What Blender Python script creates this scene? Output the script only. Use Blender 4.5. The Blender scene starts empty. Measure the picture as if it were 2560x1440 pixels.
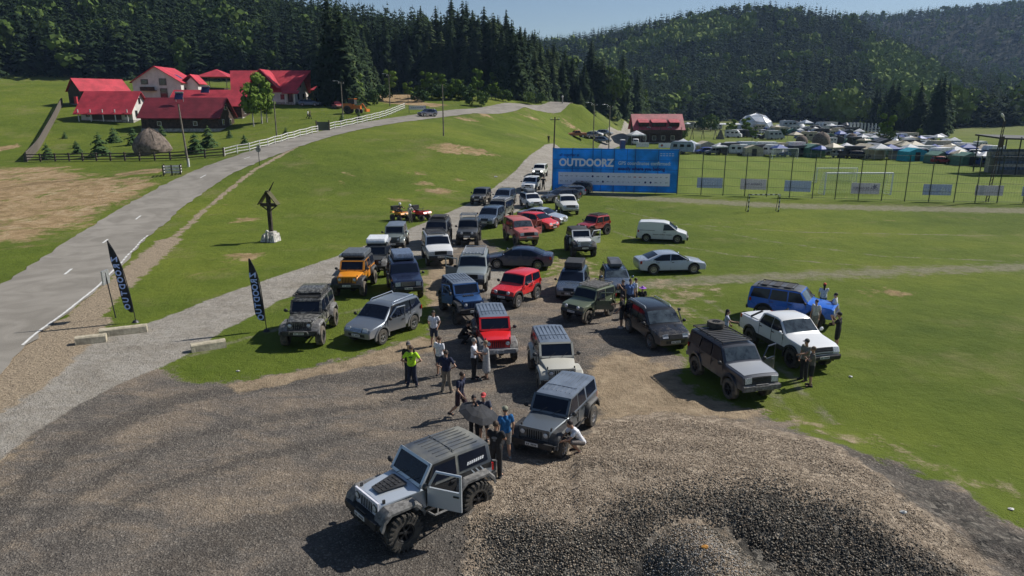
import bpy, math, random
import numpy as np
from mathutils import Vector, Matrix
random.seed(7); rng = np.random.default_rng(11)
D = bpy.data
scn = bpy.context.scene
COL = scn.collection
R = math.radians
# ------------------------------------------------------------------ camera model (photo pixels 2560x1440)
F = 1750.0
PITCH = math.atan(460.0 / F)
CAMH = 11.08
CP, SP = math.cos(PITCH), math.sin(PITCH)

def ray(px, py):
    u = (px - 1280.0) / F; v = (720.0 - py) / F
    return np.array([u, CP + v * SP, -SP + v * CP])

def at_Y(px, py, Y):
    d = ray(px, py); t = Y / d[1]
    return np.array([d[0] * t, Y, CAMH + d[2] * t])

def flat(px, py, z=0.0):
    d = ray(px, py); t = (z - CAMH) / d[2]
    return np.array([d[0] * t, d[1] * t, z])

def project(p):
    x, y, z = p[0], p[1], p[2] - CAMH
    depth = y * CP - z * SP
    up = y * SP + z * CP
    return 1280 + F * x / depth, 720 - F * up / depth

# ------------------------------------------------------------------ terrain heights
# (px, py, distance, height of trees hiding the ground there)
CTRL = [
 # asphalt road up the left slope
 (480,460,84,0),(560,430,90,0),(615,398,99,0),(700,366,109,0),(800,338,121,0),(1000,299,146,0),(1175,278,170,0),(1320,267,193,0),(1455,259,216,0),
 # meadow between road and billboard
 (700,420,95,0),(1109,340,120,0),(1280,330,150,0),(1280,375,118,0),(1000,380,108,0),(850,430,92,0),(1420,300,205,0),
 # ground left of the road, fences, houses
 (300,425,98,0),(60,405,110,0),(560,392,103,0),(377,380,112,0),(540,327,140,0),(350,315,145,0),(220,298,148,0),(170,255,170,0),
 (470,262,165,0),(700,262,170,0),(850,262,175,0),(960,262,185,0),(0,330,135,0),(0,250,165,0),(80,200,195,0),(300,200,200,0),
 (560,205,205,0),(780,222,205,0),(1000,235,210,0),(1150,228,215,0),(1300,250,215,0),(1430,257,222,0),
 # wooded ridge behind
 (1150,15,280,20),(1300,60,262,20),(1400,90,250,20),(1475,150,245,14),(950,5,330,20),(800,12,430,20),(600,-70,400,20),(350,-120,400,20),(0,-160,390,20),
 (1000,130,250,20),(700,110,260,20),(350,80,260,20),(0,60,250,20),
 (1230,15,275,22),
 # flat side beyond the gravel road, camp meadow
 (1470,345,235,0),(1560,335,250,0),(1640,357,205,0),(1560,296,262,0),(1620,310,300,0),
 # main wooded hill
 (1640,230,400,16),(1850,235,420,16),(2100,240,430,16),(2250,255,420,14),(2400,300,400,6),
 (1500,160,640,18),(1440,88,900,18),(1560,62,860,18),(1700,28,800,18),(1800,14,780,18),(1900,5,760,18),(2050,14,780,18),(2140,34,800,18),
 (1700,150,560,18),(1900,140,560,18),(2080,120,560,18),(2240,110,700,18),(2330,170,620,16),(2410,250,540,14),
 # next hills
 (2140,26,1300,18),(2300,20,1400,18),(2420,12,1450,18),(2560,0,1500,18),(2450,120,1050,18),(2560,150,1000,18),(2560,250,760,18),(2700,-10,1500,18),
 (2350,318,330,0),(2480,316,330,0),(2560,310,320,0),(2700,330,300,0),(2700,200,800,18),
]
pts = []
for a in CTRL:
    p = at_Y(a[0], a[1], a[2]); pts.append((p[0], p[1], p[2] - a[3]))
# flat anchors
for x in range(-40, 121, 20):
    for y in (-15, 8, 28, 48, 66):
        if x <= -40 and y > 60: continue
        pts.append((x, y, 0.0))
for x in range(0, 141, 20):
    for y in (85, 105, 130, 160, 190):
        if x < 20 and y > 100: continue
        pts.append((x, y, 0.0))
for x, y in ((-65,20),(-65,45),(-90,30),(-10,75),(-28,68),(5,90),(60,230),(100,240),(140,260),(180,280),(60,270),(100,290),(150,310),(60,310),(95,325),(190,200),(200,120),(200,40),(170,150),(30,205),(45,260)):
    pts.append((x, y, 0.0))
pts += [(-400,300,90),(-500,100,50),(-300,150,35),(-150,60,3),(-200,-50,5),(-600,600,120),(0,700,35),(-200,800,75),(600,300,40),(500,100,10),(400,-50,0),(1200,900,150),(900,1600,150),(300,1700,55),(100,1100,50),(-500,1600,160),(1500,300,100),(0,-60,0),(200,-60,0)]
pts = np.array(pts)
def _rbf_fit(P):
    n = len(P); A = np.sqrt(((P[:, None, :2] - P[None, :, :2]) ** 2).sum(-1))
    M = np.zeros((n + 3, n + 3)); M[:n, :n] = A - np.eye(n) * 0.6; M[:n, n] = 1; M[:n, n+1:n+3] = P[:, :2]; M[n, :n] = 1; M[n+1:n+3, :n] = P[:, :2].T
    rhs = np.concatenate([P[:, 2], np.zeros(3)])
    return np.linalg.solve(M, rhs)
_W = _rbf_fit(pts)

def sstep(a, b, x):
    t = np.clip((x - a) / (b - a), 0, 1); return t * t * (3 - 2 * t)

def seg_dist(x, y, poly, closed=False):
    """distance to a polyline, for arrays x, y"""
    best = np.full(np.shape(x), 1e9)
    n = len(poly)
    for i in range(n if closed else n - 1):
        ax, ay = poly[i][:2]; bx, by = poly[(i + 1) % n][:2]
        dx, dy = bx - ax, by - ay; L = dx * dx + dy * dy + 1e-9
        t = np.clip(((x - ax) * dx + (y - ay) * dy) / L, 0, 1)
        best = np.minimum(best, (x - ax - t * dx) ** 2 + (y - ay - t * dy) ** 2)
    return np.sqrt(best)

def inside(x, y, poly):
    c = np.zeros(np.shape(x), bool); n = len(poly)
    for i in range(n):
        ax, ay = poly[i][:2]; bx, by = poly[(i + 1) % n][:2]
        if ay == by: continue
        k = ((ay > y) != (by > y)) & (x < (bx - ax) * (y - ay) / (by - ay) + ax)
        c ^= k
    return c

def sdf(x, y, poly):
    d = seg_dist(x, y, poly, True)
    return np.where(inside(x, y, poly), d, -d)      # positive inside

# gravel heaps near the camera: crest lines (photo pixels at their own height)
CREST1 = [flat(a, b, z) for a, b, z in ((1225,1285,.45),(1440,1312,.75),(1600,1268,1.0),(1800,1228,1.2),(1960,1235,1.25),(2090,1262,1.1),(2230,1330,.8),(2400,1430,.5))]
CREST2 = [flat(a, b, z) for a, b, z in ((1735,1352,.7),(1800,1400,.95),(1860,1500,1.1))]
def heap(x, y):
    h = np.zeros(np.shape(x))
    near = (y < 32) & (x > -6) & (x < 22)
    if not np.any(near): return h
    xs, ys = x[near], y[near]
    best = np.full(xs.shape, 1e9); hz = np.zeros(xs.shape); side = np.zeros(xs.shape)
    for i in range(len(CREST1) - 1):
        a, b = CREST1[i], CREST1[i + 1]
        dx, dy = b[0] - a[0], b[1] - a[1]
        t = np.clip(((xs - a[0]) * dx + (ys - a[1]) * dy) / (dx * dx + dy * dy), 0, 1)
        d = np.hypot(xs - a[0] - t * dx, ys - a[1] - t * dy)
        s = dx * (ys - a[1]) - dy * (xs - a[0])
        z = a[2] + t * (b[2] - a[2])
        k = d < best
        best = np.where(k, d, best); hz = np.where(k, z, hz); side = np.where(k, s, side)
    far_side = hz * (1 - sstep(0.0, 8.5, best)) ; near_side = hz * (1 - sstep(-0.3, 2.3, best))
    v = np.where(side > 0, far_side, near_side)
    d2 = seg_dist(xs, ys, CREST2); v = np.maximum(v, 1.0 * (1 - sstep(0, 2.2, d2)))
    v += (0.05 * np.sin(xs * 2.1 + 1.3 * np.sin(ys * 1.7)) + 0.04 * np.sin(ys * 2.9 + xs * 1.1)) * np.clip(v * 2, 0, 1)
    h[near] = v
    return h

def H(x, y):
    x = np.asarray(x, float); y = np.asarray(y, float); shp = x.shape
    xf, yf = x.ravel(), y.ravel(); out = np.empty(xf.shape)
    for s in range(0, xf.size, 20000):
        a, b = xf[s:s+20000], yf[s:s+20000]
        d = np.sqrt((a[:, None] - pts[None, :, 0]) ** 2 + (b[:, None] - pts[None, :, 1]) ** 2)
        out[s:s+20000] = d @ _W[:-3] + _W[-3] + a * _W[-2] + b * _W[-1]
    out = np.where(out > 0.35, out - 0.175, np.where(out > 0, out * out / 0.7, 0))
    out = out + heap(xf, yf)
    return out.reshape(shp)

def h1(x, y): return float(H(np.array([x]), np.array([y]))[0])

_YS = np.concatenate([np.arange(9, 140, 0.5), np.geomspace(140, 1600, 500)])
def G(px, py):
    """where the sight line through a photo pixel meets the ground (a fixed spot of the place)"""
    d = ray(px, py); t = _YS / d[1]
    xs, zs = d[0] * t, CAMH + d[2] * t
    hh = H(xs, _YS); k = np.nonzero(zs < hh)[0]
    if len(k) == 0: return np.array([xs[-1], _YS[-1], hh[-1]])
    i = max(k[0], 1); f0 = zs[i-1] - hh[i-1]; f1 = zs[i] - hh[i]; s = f0 / (f0 - f1 + 1e-12)
    Y = _YS[i-1] + s * (_YS[i] - _YS[i-1]); X = d[0] * Y / d[1]
    return np.array([X, Y, h1(X, Y)])

# ------------------------------------------------------------------ materials
def N(nt, kind, **kw):
    n = nt.nodes.new(kind)
    for k, v in kw.items():
        if k == 'inp':
            for a, b in v.items(): n.inputs[a].default_value = b
        else: setattr(n, k, v)
    return n
def c4(c): return (c[0], c[1], c[2], 1.0)
def s2l(r, g, b):
    f = lambda v: (v / 255 / 12.92) if v / 255 <= 0.04045 else ((v / 255 + 0.055) / 1.055) ** 2.4
    return (f(r), f(g), f(b))
MATS = {}
def mat(name, col, rough=0.6, metal=0.0, var=0.12, scale=8.0, bump=0.0, col2=None, coat=0.0, spec=0.5, bscale=None, emit=None, trans=0.0, alpha=1.0, distort=0.0, coords='Object', trl=0.0):
    if name in MATS: return MATS[name]
    m = D.materials.new(name); m.use_nodes = True; nt = m.node_tree; L = nt.links
    bs = nt.nodes['Principled BSDF']
    bs.inputs['Roughness'].default_value = rough; bs.inputs['Metallic'].default_value = metal
    bs.inputs['Coat Weight'].default_value = coat; bs.inputs['Specular IOR Level'].default_value = spec
    tc = N(nt, 'ShaderNodeTexCoord')
    nz = N(nt, 'ShaderNodeTexNoise', inp={'Scale': scale, 'Detail': 5.0, 'Roughness': 0.6, 'Distortion': distort})
    L.new(tc.outputs[coords], nz.inputs['Vector'])
    cr = N(nt, 'ShaderNodeValToRGB'); e = cr.color_ramp.elements
    c2 = col2 or tuple(c * (1 - 2.2 * var) for c in col)
    c1 = col if col2 else tuple(min(1, c * (1 + var)) for c in col)
    e[0].position = 0.36; e[0].color = c4(c2); e[1].position = 0.62; e[1].color = c4(c1)
    L.new(nz.outputs['Fac'], cr.inputs['Fac']); L.new(cr.outputs['Color'], bs.inputs['Base Color'])
    if bump:
        n2 = N(nt, 'ShaderNodeTexNoise', inp={'Scale': bscale or scale * 4, 'Detail': 4.0}); L.new(tc.outputs[coords], n2.inputs['Vector'])
        b = N(nt, 'ShaderNodeBump', inp={'Strength': bump, 'Distance': 0.05}); L.new(n2.outputs['Fac'], b.inputs['Height']); L.new(b.outputs['Normal'], bs.inputs['Normal'])
    if emit: bs.inputs['Emission Color'].default_value = c4(emit[0]); bs.inputs['Emission Strength'].default_value = emit[1]
    if trans: bs.inputs['Transmission Weight'].default_value = trans
    if alpha < 1: bs.inputs['Alpha'].default_value = alpha
    MATS[name] = m
    if trl:
        out = nt.nodes['Material Output']; tb_ = N(nt, 'ShaderNodeBsdfTranslucent'); ms = N(nt, 'ShaderNodeMixShader', inp={0: trl}); L.new(cr.outputs['Color'], tb_.inputs['Color']); L.new(bs.outputs[0], ms.inputs[1]); L.new(tb_.outputs[0], ms.inputs[2]); L.new(ms.outputs[0], out.inputs['Surface'])
    return m

def paint(name, col, metal=0.3, dust=0.35, rough=0.32, dcol=(0.30, 0.25, 0.19), camo=None):
    """car paint with a film of road dust that thickens low on the body"""
    if name in MATS: return MATS[name]
    m = D.materials.new(name); m.use_nodes = True; nt = m.node_tree; L = nt.links; bs = nt.nodes['Principled BSDF']
    bs.inputs['Metallic'].default_value = metal; bs.inputs['Coat Weight'].default_value = 0.5; bs.inputs['Coat Roughness'].default_value = 0.08
    tc = N(nt, 'ShaderNodeTexCoord'); sx = N(nt, 'ShaderNodeSeparateXYZ'); L.new(tc.outputs['Object'], sx.inputs[0])
    mr = N(nt, 'ShaderNodeMapRange', inp={'From Min': 1.25, 'From Max': 0.35, 'To Min': 0.0, 'To Max': 1.0}); L.new(sx.outputs['Z'], mr.inputs['Value'])
    nz = N(nt, 'ShaderNodeTexNoise', inp={'Scale': 3.5, 'Detail': 7.0, 'Roughness': 0.7}); L.new(tc.outputs['Object'], nz.inputs['Vector'])
    ad = N(nt, 'ShaderNodeMath', operation='MULTIPLY_ADD', inp={1: 0.75, 2: -0.42}); L.new(mr.outputs[0], ad.inputs[0])
    a2 = N(nt, 'ShaderNodeMath', operation='ADD'); L.new(ad.outputs[0], a2.inputs[0]); L.new(nz.outputs['Fac'], a2.inputs[1])
    m3 = N(nt, 'ShaderNodeMapRange', inp={'From Min': 0.25, 'From Max': 0.8, 'To Min': 0.02, 'To Max': dust * 2.0}); L.new(a2.outputs[0], m3.inputs['Value'])
    mx = N(nt, 'ShaderNodeMix', data_type='RGBA'); mx.inputs['A'].default_value = c4(col); mx.inputs['B'].default_value = c4(dcol)
    if camo:
        n2 = N(nt, 'ShaderNodeTexNoise', inp={'Scale': camo[1], 'Detail': 2.0}); L.new(tc.outputs['Object'], n2.inputs['Vector'])
        cr = N(nt, 'ShaderNodeValToRGB'); cr.color_ramp.interpolation = 'CONSTANT'; cr.color_ramp.elements[0].color = c4(col); cr.color_ramp.elements[1].position = 0.52; cr.color_ramp.elements[1].color = c4(camo[0])
        L.new(n2.outputs['Fac'], cr.inputs['Fac']); L.new(cr.outputs['Color'], mx.inputs['A'])
    L.new(m3.outputs[0], mx.inputs['Factor']); L.new(mx.outputs['Result'], bs.inputs['Base Color'])
    rr = N(nt, 'ShaderNodeMapRange', inp={'From Min': 0.0, 'From Max': 0.6, 'To Min': rough, 'To Max': 0.8}); L.new(m3.outputs[0], rr.inputs['Value']); L.new(rr.outputs[0], bs.inputs['Roughness'])
    MATS[name] = m; return m

# ------------------------------------------------------------------ mesh building
def rotm(rx=0, ry=0, rz=0): return np.array(Matrix.Rotation(rz, 3, 'Z') @ Matrix.Rotation(ry, 3, 'Y') @ Matrix.Rotation(rx, 3, 'X'))
class MB:
    def __init__(s): s.v = []; s.f = []; s.m = []; s.n = 0
    def add(s, vs, fs, mi=0):
        vs = np.asarray(vs, float).reshape(-1, 3); b = s.n
        s.v.append(vs); s.n += len(vs)
        for f in fs: s.f.append(tuple(b + i for i in f)); s.m.append(mi)
        return s
    def box(s, c, sz, rot=None, mi=0, taper=1.0):
        x, y, z = sz[0] / 2, sz[1] / 2, sz[2] / 2
        v = np.array([(-x,-y,-z),(x,-y,-z),(x,y,-z),(-x,y,-z),(-x*taper,-y*taper,z),(x*taper,-y*taper,z),(x*taper,y*taper,z),(-x*taper,y*taper,z)])
        if rot is not None: v = v @ np.array(rot).T
        return s.add(v + np.array(c), [(3,2,1,0),(4,5,6,7),(0,1,5,4),(1,2,6,5),(2,3,7,6),(3,0,4,7)], mi)
    def cyl(s, p0, p1, r0, r1=None, n=10, mi=0, cap=True):
        r1 = r0 if r1 is None else r1
        p0 = np.array(p0, float); p1 = np.array(p1, float); d = p1 - p0; L = np.linalg.norm(d); d = d / (L + 1e-12)
        a = np.array([0, 0, 1.0]) if abs(d[2]) < 0.9 else np.array([1.0, 0, 0])
        u = np.cross(a, d); u /= np.linalg.norm(u); w = np.cross(d, u)
        an = np.arange(n) * 2 * math.pi / n; ring = np.cos(an)[:, None] * u + np.sin(an)[:, None] * w
        fs = [(i, (i+1) % n, n + (i+1) % n, n + i) for i in range(n)]
        if cap: fs += [tuple(range(n - 1, -1, -1)), tuple(range(n, 2 * n))]
        return s.add(np.vstack([p0 + ring * r0, p1 + ring * r1]), fs, mi)
    def tube(s, path, r, n=6, mi=0):
        for a, b in zip(path[:-1], path[1:]): s.cyl(a, b, r, r, n, mi)
        return s
    def ell(s, c, rad, nu=12, nv=8, mi=0, rot=None, z0=-1.0):
        vs = []; fs = []
        lat = np.linspace(math.asin(z0), math.pi / 2, nv + 1)
        for la in lat:
            for j in range(nu):
                lo = 2 * math.pi * j / nu
                vs.append((math.cos(la) * math.cos(lo), math.cos(la) * math.sin(lo), math.sin(la)))
        v = np.array(vs) * np.array(rad)
        if rot is not None: v = v @ np.array(rot).T
        for i in range(nv):
            for j in range(nu):
                fs.append((i*nu+j, i*nu+(j+1)%nu, (i+1)*nu+(j+1)%nu, (i+1)*nu+j))
        return s.add(v + np.array(c), fs, mi)
    def lathe(s, prof, axis='y', c=(0,0,0), n=24, mi=0, closed=False):
        """prof: (radius, offset along axis)"""
        vs = []
        for r, o in prof:
            for j in range(n):
                a = 2 * math.pi * j / n; p, q = r * math.cos(a), r * math.sin(a)
                vs.append((p, o, q) if axis == 'y' else ((p, q, o) if axis == 'z' else (o, p, q)))
        fs = []; m = len(prof)
        for i in range(m if closed else m - 1):
            k = (i + 1) % m
            for j in range(n): fs.append((i*n+j, k*n+j, k*n+(j+1)%n, i*n+(j+1)%n))
        return s.add(np.array(vs) + np.array(c), fs, mi)
    def prism(s, prof, y0, y1, mi=0, axis='y', c=(0,0,0)):
        n = len(prof)
        if axis == 'y': v = [(a, y0, b) for a, b in prof] + [(a, y1, b) for a, b in prof]
        elif axis == 'z': v = [(a, b, y0) for a, b in prof] + [(a, b, y1) for a, b in prof]
        else: v = [(y0, a, b) for a, b in prof] + [(y1, a, b) for a, b in prof]
        fs = [(i, (i+1) % n, n + (i+1) % n, n + i) for i in range(n)] + [tuple(range(n-1, -1, -1)), tuple(range(n, 2*n))]
        return s.add(np.array(v) + np.array(c), fs, mi)
    def quad(s, a, b, c, d, mi=0): return s.add([a, b, c, d], [(0, 1, 2, 3)], mi)
    def slab(s, quad, th, mi=0):
        q = np.array(quad, float); n = np.cross(q[1] - q[0], q[2] - q[0]); n /= np.linalg.norm(n)
        k = len(q); v = np.vstack([q, q - n * th])
        fs = [tuple(range(k)), tuple(range(2*k-1, k-1, -1))] + [(i, k + i, k + (i+1) % k, (i+1) % k) for i in range(k)]
        return s.add(v, fs, mi)
    def mesh(s, name, mats, smooth=True, angle=35, recalc=True):
        me = D.meshes.new(name)
        V = np.vstack(s.v) if s.v else np.zeros((0, 3))
        me.from_pydata(V.tolist(), [], s.f)
        for m in (mats if isinstance(mats, (list, tuple)) else [mats]): me.materials.append(m)
        me.polygons.foreach_set('material_index', s.m)
        if recalc:
            import bmesh
            bm = bmesh.new(); bm.from_mesh(me); bmesh.ops.recalc_face_normals(bm, faces=bm.faces); bm.to_mesh(me); bm.free()
        if smooth:
            me.polygons.foreach_set('use_smooth', [True] * len(me.polygons)); me.set_sharp_from_angle(angle=R(angle))
        me.update(); return me
    def build(s, name, mats, parent=None, **k):
        ex = {a: k.pop(a) for a in ('label',) if a in k}
        o = D.objects.new(name, s.mesh(name, mats, **k)); COL.objects.link(o)
        if parent is not None: o.parent = parent
        if 'label' in ex: o['label'] = ex['label']
        return o
def tag(o, label, cat=None, group=None, kind=None):
    if label: o['label'] = label
    if cat: o['category'] = cat
    if group: o['group'] = group
    if kind: o['kind'] = kind
    return o
def empty(name, label, cat, loc=(0,0,0), rz=0.0, group=None, sc=1.0):
    o = D.objects.new(name, None); COL.objects.link(o); o.empty_display_size = 0.3
    o.location = loc; o.rotation_euler = (0, 0, rz); o.scale = (sc, sc, sc)
    return tag(o, label, cat, group)
_KIDS = {}
def copy_tree(o, parent=None):
    c = o.copy(); COL.objects.link(c)
    if parent is not None: c.parent = parent
    for ch in list(o.children): copy_tree(ch, c)
    return c
def fast_mesh(name, V, Fq, mats, mi=None, smooth=False):
    """V (n,3), Fq (m,k) with one face size"""
    me = D.meshes.new(name); V = np.asarray(V, np.float32); Fq = np.asarray(Fq, np.int32); k = Fq.shape[1]
    me.vertices.add(len(V)); me.vertices.foreach_set('co', V.ravel())
    me.loops.add(Fq.size); me.loops.foreach_set('vertex_index', Fq.ravel())
    me.polygons.add(len(Fq)); me.polygons.foreach_set('loop_start', np.arange(0, Fq.size, k, dtype=np.int32)); me.polygons.foreach_set('loop_total', np.full(len(Fq), k, np.int32))
    for m in (mats if isinstance(mats, (list, tuple)) else [mats]): me.materials.append(m)
    if mi is not None: me.polygons.foreach_set('material_index', np.asarray(mi, np.int32))
    if smooth: me.polygons.foreach_set('use_smooth', np.ones(len(Fq), bool))
    me.update(calc_edges=True); return me
def link(name, me, parent=None):
    o = D.objects.new(name, me); COL.objects.link(o)
    if parent is not None: o.parent = parent
    return o
# ------------------------------------------------------------------ world, sun, camera
SUN_EL, SUN_DX, SUN_DY = R(43.0), 0.905, 0.425
w = D.worlds.new("World"); scn.world = w; w.use_nodes = True
nt = w.node_tree; bg = nt.nodes['Background']
sky = N(nt, 'ShaderNodeTexSky', sky_type='NISHITA'); sky.sun_disc = False
sky.sun_elevation = SUN_EL; sky.sun_rotation = math.atan2(SUN_DX, SUN_DY); sky.air_density = 1.0; sky.dust_density = 0.6; sky.ozone_density = 1.5; sky.altitude = 900
nt.links.new(sky.outputs[0], bg.inputs['Color']); bg.inputs['Strength'].default_value = 0.068
sl = D.lights.new('sun', 'SUN'); sl.energy = 5.0; sl.angle = R(0.5); sl.color = (1.0, 0.955, 0.88)
so = D.objects.new('sun', sl); COL.objects.link(so)
ce, se = math.cos(SUN_EL), math.sin(SUN_EL)
so.rotation_euler = Vector((SUN_DX * ce, SUN_DY * ce, se)).to_track_quat('Z', 'Y').to_euler()
so.location = (0, 0, 80)
cam = D.cameras.new('camera'); co = D.objects.new('camera', cam); COL.objects.link(co)
co.location = (0, 0, CAMH); co.rotation_euler = (R(90) - PITCH, 0, 0)
HAZE = 0.00010
cam.sensor_width = 36; cam.lens = F / 2560 * 36; cam.clip_end = 6000; cam.clip_start = 0.5
scn.camera = co
scn.view_settings.view_transform = 'Standard'; scn.view_settings.look = 'None'; scn.view_settings.exposure = 0.22; scn.view_settings.gamma = 1.0
scn.cycles.max_bounces = 5; scn.cycles.diffuse_bounces = 2; scn.cycles.glossy_bounces = 3; scn.cycles.transparent_max_bounces = 12; scn.cycles.volume_bounces = 0
scn.cycles.sample_clamp_indirect = 3.0

# ------------------------------------------------------------------ ground
def spaced(lo, hi, a, b, step, grow):
    mid = np.arange(a, b + step, step); out = list(mid); s = step; x = mid[-1]
    while x < hi: s = min(s * grow, 28); x += s; out.append(x)
    s = step; x = mid[0]; left = []
    while x > lo: s = min(s * grow, 28); x -= s; left.append(x)
    return np.array(left[::-1] + out)
gx = spaced(-700, 1500, -34, 34, 0.30, 1.022)
gy = spaced(-60, 1900, 12, 60, 0.24, 1.013)
GX, GY = np.meshgrid(gx, gy); GZ = H(GX, GY)
nx, ny = len(gx), len(gy)
fx, fy = GX.ravel(), GY.ravel()

def PF(*a): return [flat(p[0], p[1])[:2] for p in a]
def PG(*a): return [G(p[0], p[1])[:2] for p in a]
def soft(d, wd): return np.clip(0.5 + d / (2 * wd), 0, 1)
nearm = (fy < 160) & (np.abs(fx) < 140)
def poly_mask(poly, wd, region=None):
    out = np.zeros(fx.shape); P_ = np.array(poly); lo = P_.min(0) - 3 * wd - 2; hi = P_.max(0) + 3 * wd + 2
    k = (fx > lo[0]) & (fx < hi[0]) & (fy > lo[1]) & (fy < hi[1])
    out[k] = soft(sdf(fx[k], fy[k], poly), wd); return out
def line_mask(line, half, wd):
    out = np.zeros(fx.shape); P_ = np.array(line); lo = P_.min(0) - half - 3 * wd - 2; hi = P_.max(0) + half + 3 * wd + 2
    k = (fx > lo[0]) & (fx < hi[0]) & (fy > lo[1]) & (fy < hi[1])
    out[k] = soft(half - seg_dist(fx[k], fy[k], line), wd); return out
def ell_mask(px, py, rx, ry, wd=0.6):
    c = G(px, py); e1 = G(px + rx, py); e2 = G(px, py - ry)
    ax = abs(e1[0] - c[0]) + .1; ay = abs(e2[1] - c[1]) + .1
    d = (1 - np.sqrt(((fx - c[0]) / ax) ** 2 + ((fy - c[1]) / ay) ** 2)) * min(ax, ay)
    return soft(d, wd)
mx = np.maximum
YARD = PF((-600,1600),(-600,985),(0,990),(70,950),(180,905),(330,905),(425,925),(440,948),(520,958),(620,946),(720,934),(820,912),(900,888),(990,862),(1065,842),(1100,812),(1085,760),(1062,735),(1066,700),(1075,655),(1075,625),(1150,590),(1215,600),(1250,625),(1240,665),(1330,700),(1390,690),(1400,730),(1560,760),(1640,860),(1700,890),(1715,950),(1740,985),(1830,1015),(1930,1040),(2010,1090),(2100,1130),(2240,1190),(2380,1250),(2500,1310),(2620,1360),(2620,1600))
m_yard = poly_mask(YARD, 1.5)
m_trk = mx.reduce([line_mask(PF(*l_), w_, .5) for l_, w_ in ((((-60,1330),(60,1215),(200,1100),(430,1000),(700,955),(1000,935),(1200,925)), .55), (((-60,1560),(150,1370),(380,1220),(650,1140),(900,1085)), .30), (((-100,1440),(150,1260),(400,1110),(700,1040),(1050,1000)), .28), (((300,1500),(600,1330),(800,1300),(1000,1380)), .8), (((700,1460),(900,1420),(1250,1440)), .9), (((1480,1060),(1500,960),(1440,880),(1400,800)), .35), (((2120,1140),(2260,1230),(2420,1330),(2560,1430)), .9))])
m_tan = mx.reduce([poly_mask(PF((1490,890),(1600,880),(1700,935),(1740,985),(1830,1015),(1920,1045),(1760,1060),(1560,1050),(1490,1060),(1470,960)), 1.1),
    poly_mask(PF((560,962),(760,926),(900,892),(1060,842),(1120,860),(1020,900),(820,935),(600,985)), 0.35),
    poly_mask(PF((1062,735),(1066,655),(1130,640),(1110,720),(1120,800),(1100,812)), 1.2),
    poly_mask(PF((1390,640),(1480,650),(1560,760),(1400,740),(1350,710)), 1.4) * .7,
    poly_mask(PF((-100,1040),(120,960),(330,905),(140,1010),(90,1130),(-100,1300)), 1.2) * .62])
m_tan = mx(m_tan, 0.47 * poly_mask(PF((1560,680),(1760,700),(1880,700),(1800,760),(1760,800),(1850,880),(1720,880),(1600,780)), 2.2))
m_tan = mx(m_tan, .46 * poly_mask(PF((1690,950),(1960,1010),(2120,1040),(2330,1120),(2600,1240),(2600,1350),(2380,1250),(2150,1170),(2000,1100),(1830,1030)), 2.0))
m_pale = mx.reduce([poly_mask(PF((-200,1075),(0,962),(130,885),(280,838),(400,798),(500,758),(600,722),(700,688),(850,638),(980,590),(1090,545),(1180,505),(1290,455),(1335,425),(1362,402),(1385,393),(1398,400),(1402,415),(1400,440),(1372,480),(1290,530),(1220,560),(1140,625),(1060,645),(960,672),(860,702),(700,750),(640,785),(560,825),(470,885),(430,908),(330,945),(200,1010),(80,1085),(-40,1180)), 0.45),
    poly_mask(PF((1480,374),(1560,338),(1600,338),(1592,350),(1520,376)), 0.8), poly_mask(PF((1085,690),(1240,640),(1330,700),(1230,760),(1150,700)), 1.2)*.62])
m_verge = mx.reduce([line_mask(PF((-60,1010),(60,930),(150,850),(190,810)), 1.6, .6), line_mask(PG((190,810),(255,745),(335,680),(425,600)), .95, .7), line_mask(PG((428,600),(498,535),(566,480),(644,420),(740,368)), 0.30, .5)])
m_brown = poly_mask(PG((-200,420),(-10,418),(120,414),(200,428),(330,442),(405,455),(380,482),(330,512),(240,548),(150,588),(60,612),(-200,640)), 2.6) * .72
m_brown = mx.reduce([m_brown, ell_mask(345,431,60,6,.8)*.62, ell_mask(5,372,25,14,.8)*.8, poly_mask(PG((935,240),(990,236),(1060,256),(1115,262),(1090,268),(1000,262),(945,252)), 1.6)])
for a in ((1145,373,88,12),(1215,384,40,3),(1025,432,32,4),(1062,458,22,5),(1085,478,45,6),(615,550,32,7),(625,643,55,12),(2215,730,60,11),(868,441,8,9),(1165,298,36,5),(1215,290,22,4),(1415,310,34,5),(1330,295,30,4),(1000,500,24,5),(1150,452,14,4)): m_brown = mx(m_brown, ell_mask(*a, 1.0) * .60)
m_wear = mx.reduce([line_mask(PF(*l_), .28, .35) * .62 for l_ in (((1640,725),(1760,790),(1860,900),(1980,1040)),((1700,715),(1830,790),(1940,905),(2080,1060)),((1720,560),(1900,600),(2200,640),(2560,655)),((1480,560),(1600,600),(1850,640),(2200,668)),((430,905),(600,850),(780,800),(960,760)),((1520,520),(1700,560),(2000,580),(2500,590)))])
m_path = mx(line_mask(PF((1480,482),(1620,496),(1760,504),(1950,514),(2200,520),(2560,527),(2800,532)), 2.6, 1.6) * .72, line_mask(PF((1600,712),(1850,696),(2100,686),(2300,676),(2700,664)), 1.5, 1.1) * .66)
m_path = mx(m_path, m_wear)
m_heap = mx(poly_mask(PF((1180,1250),(1310,1175),(1440,1120),(1520,1055),(1640,1035),(1800,1048),(1950,1090),(2060,1125),(2150,1190),(2260,1290),(2420,1400),(2560,1560),(1100,1560),(1160,1400)), 0.55), 0)
dh = heap(fx, fy)
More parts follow.
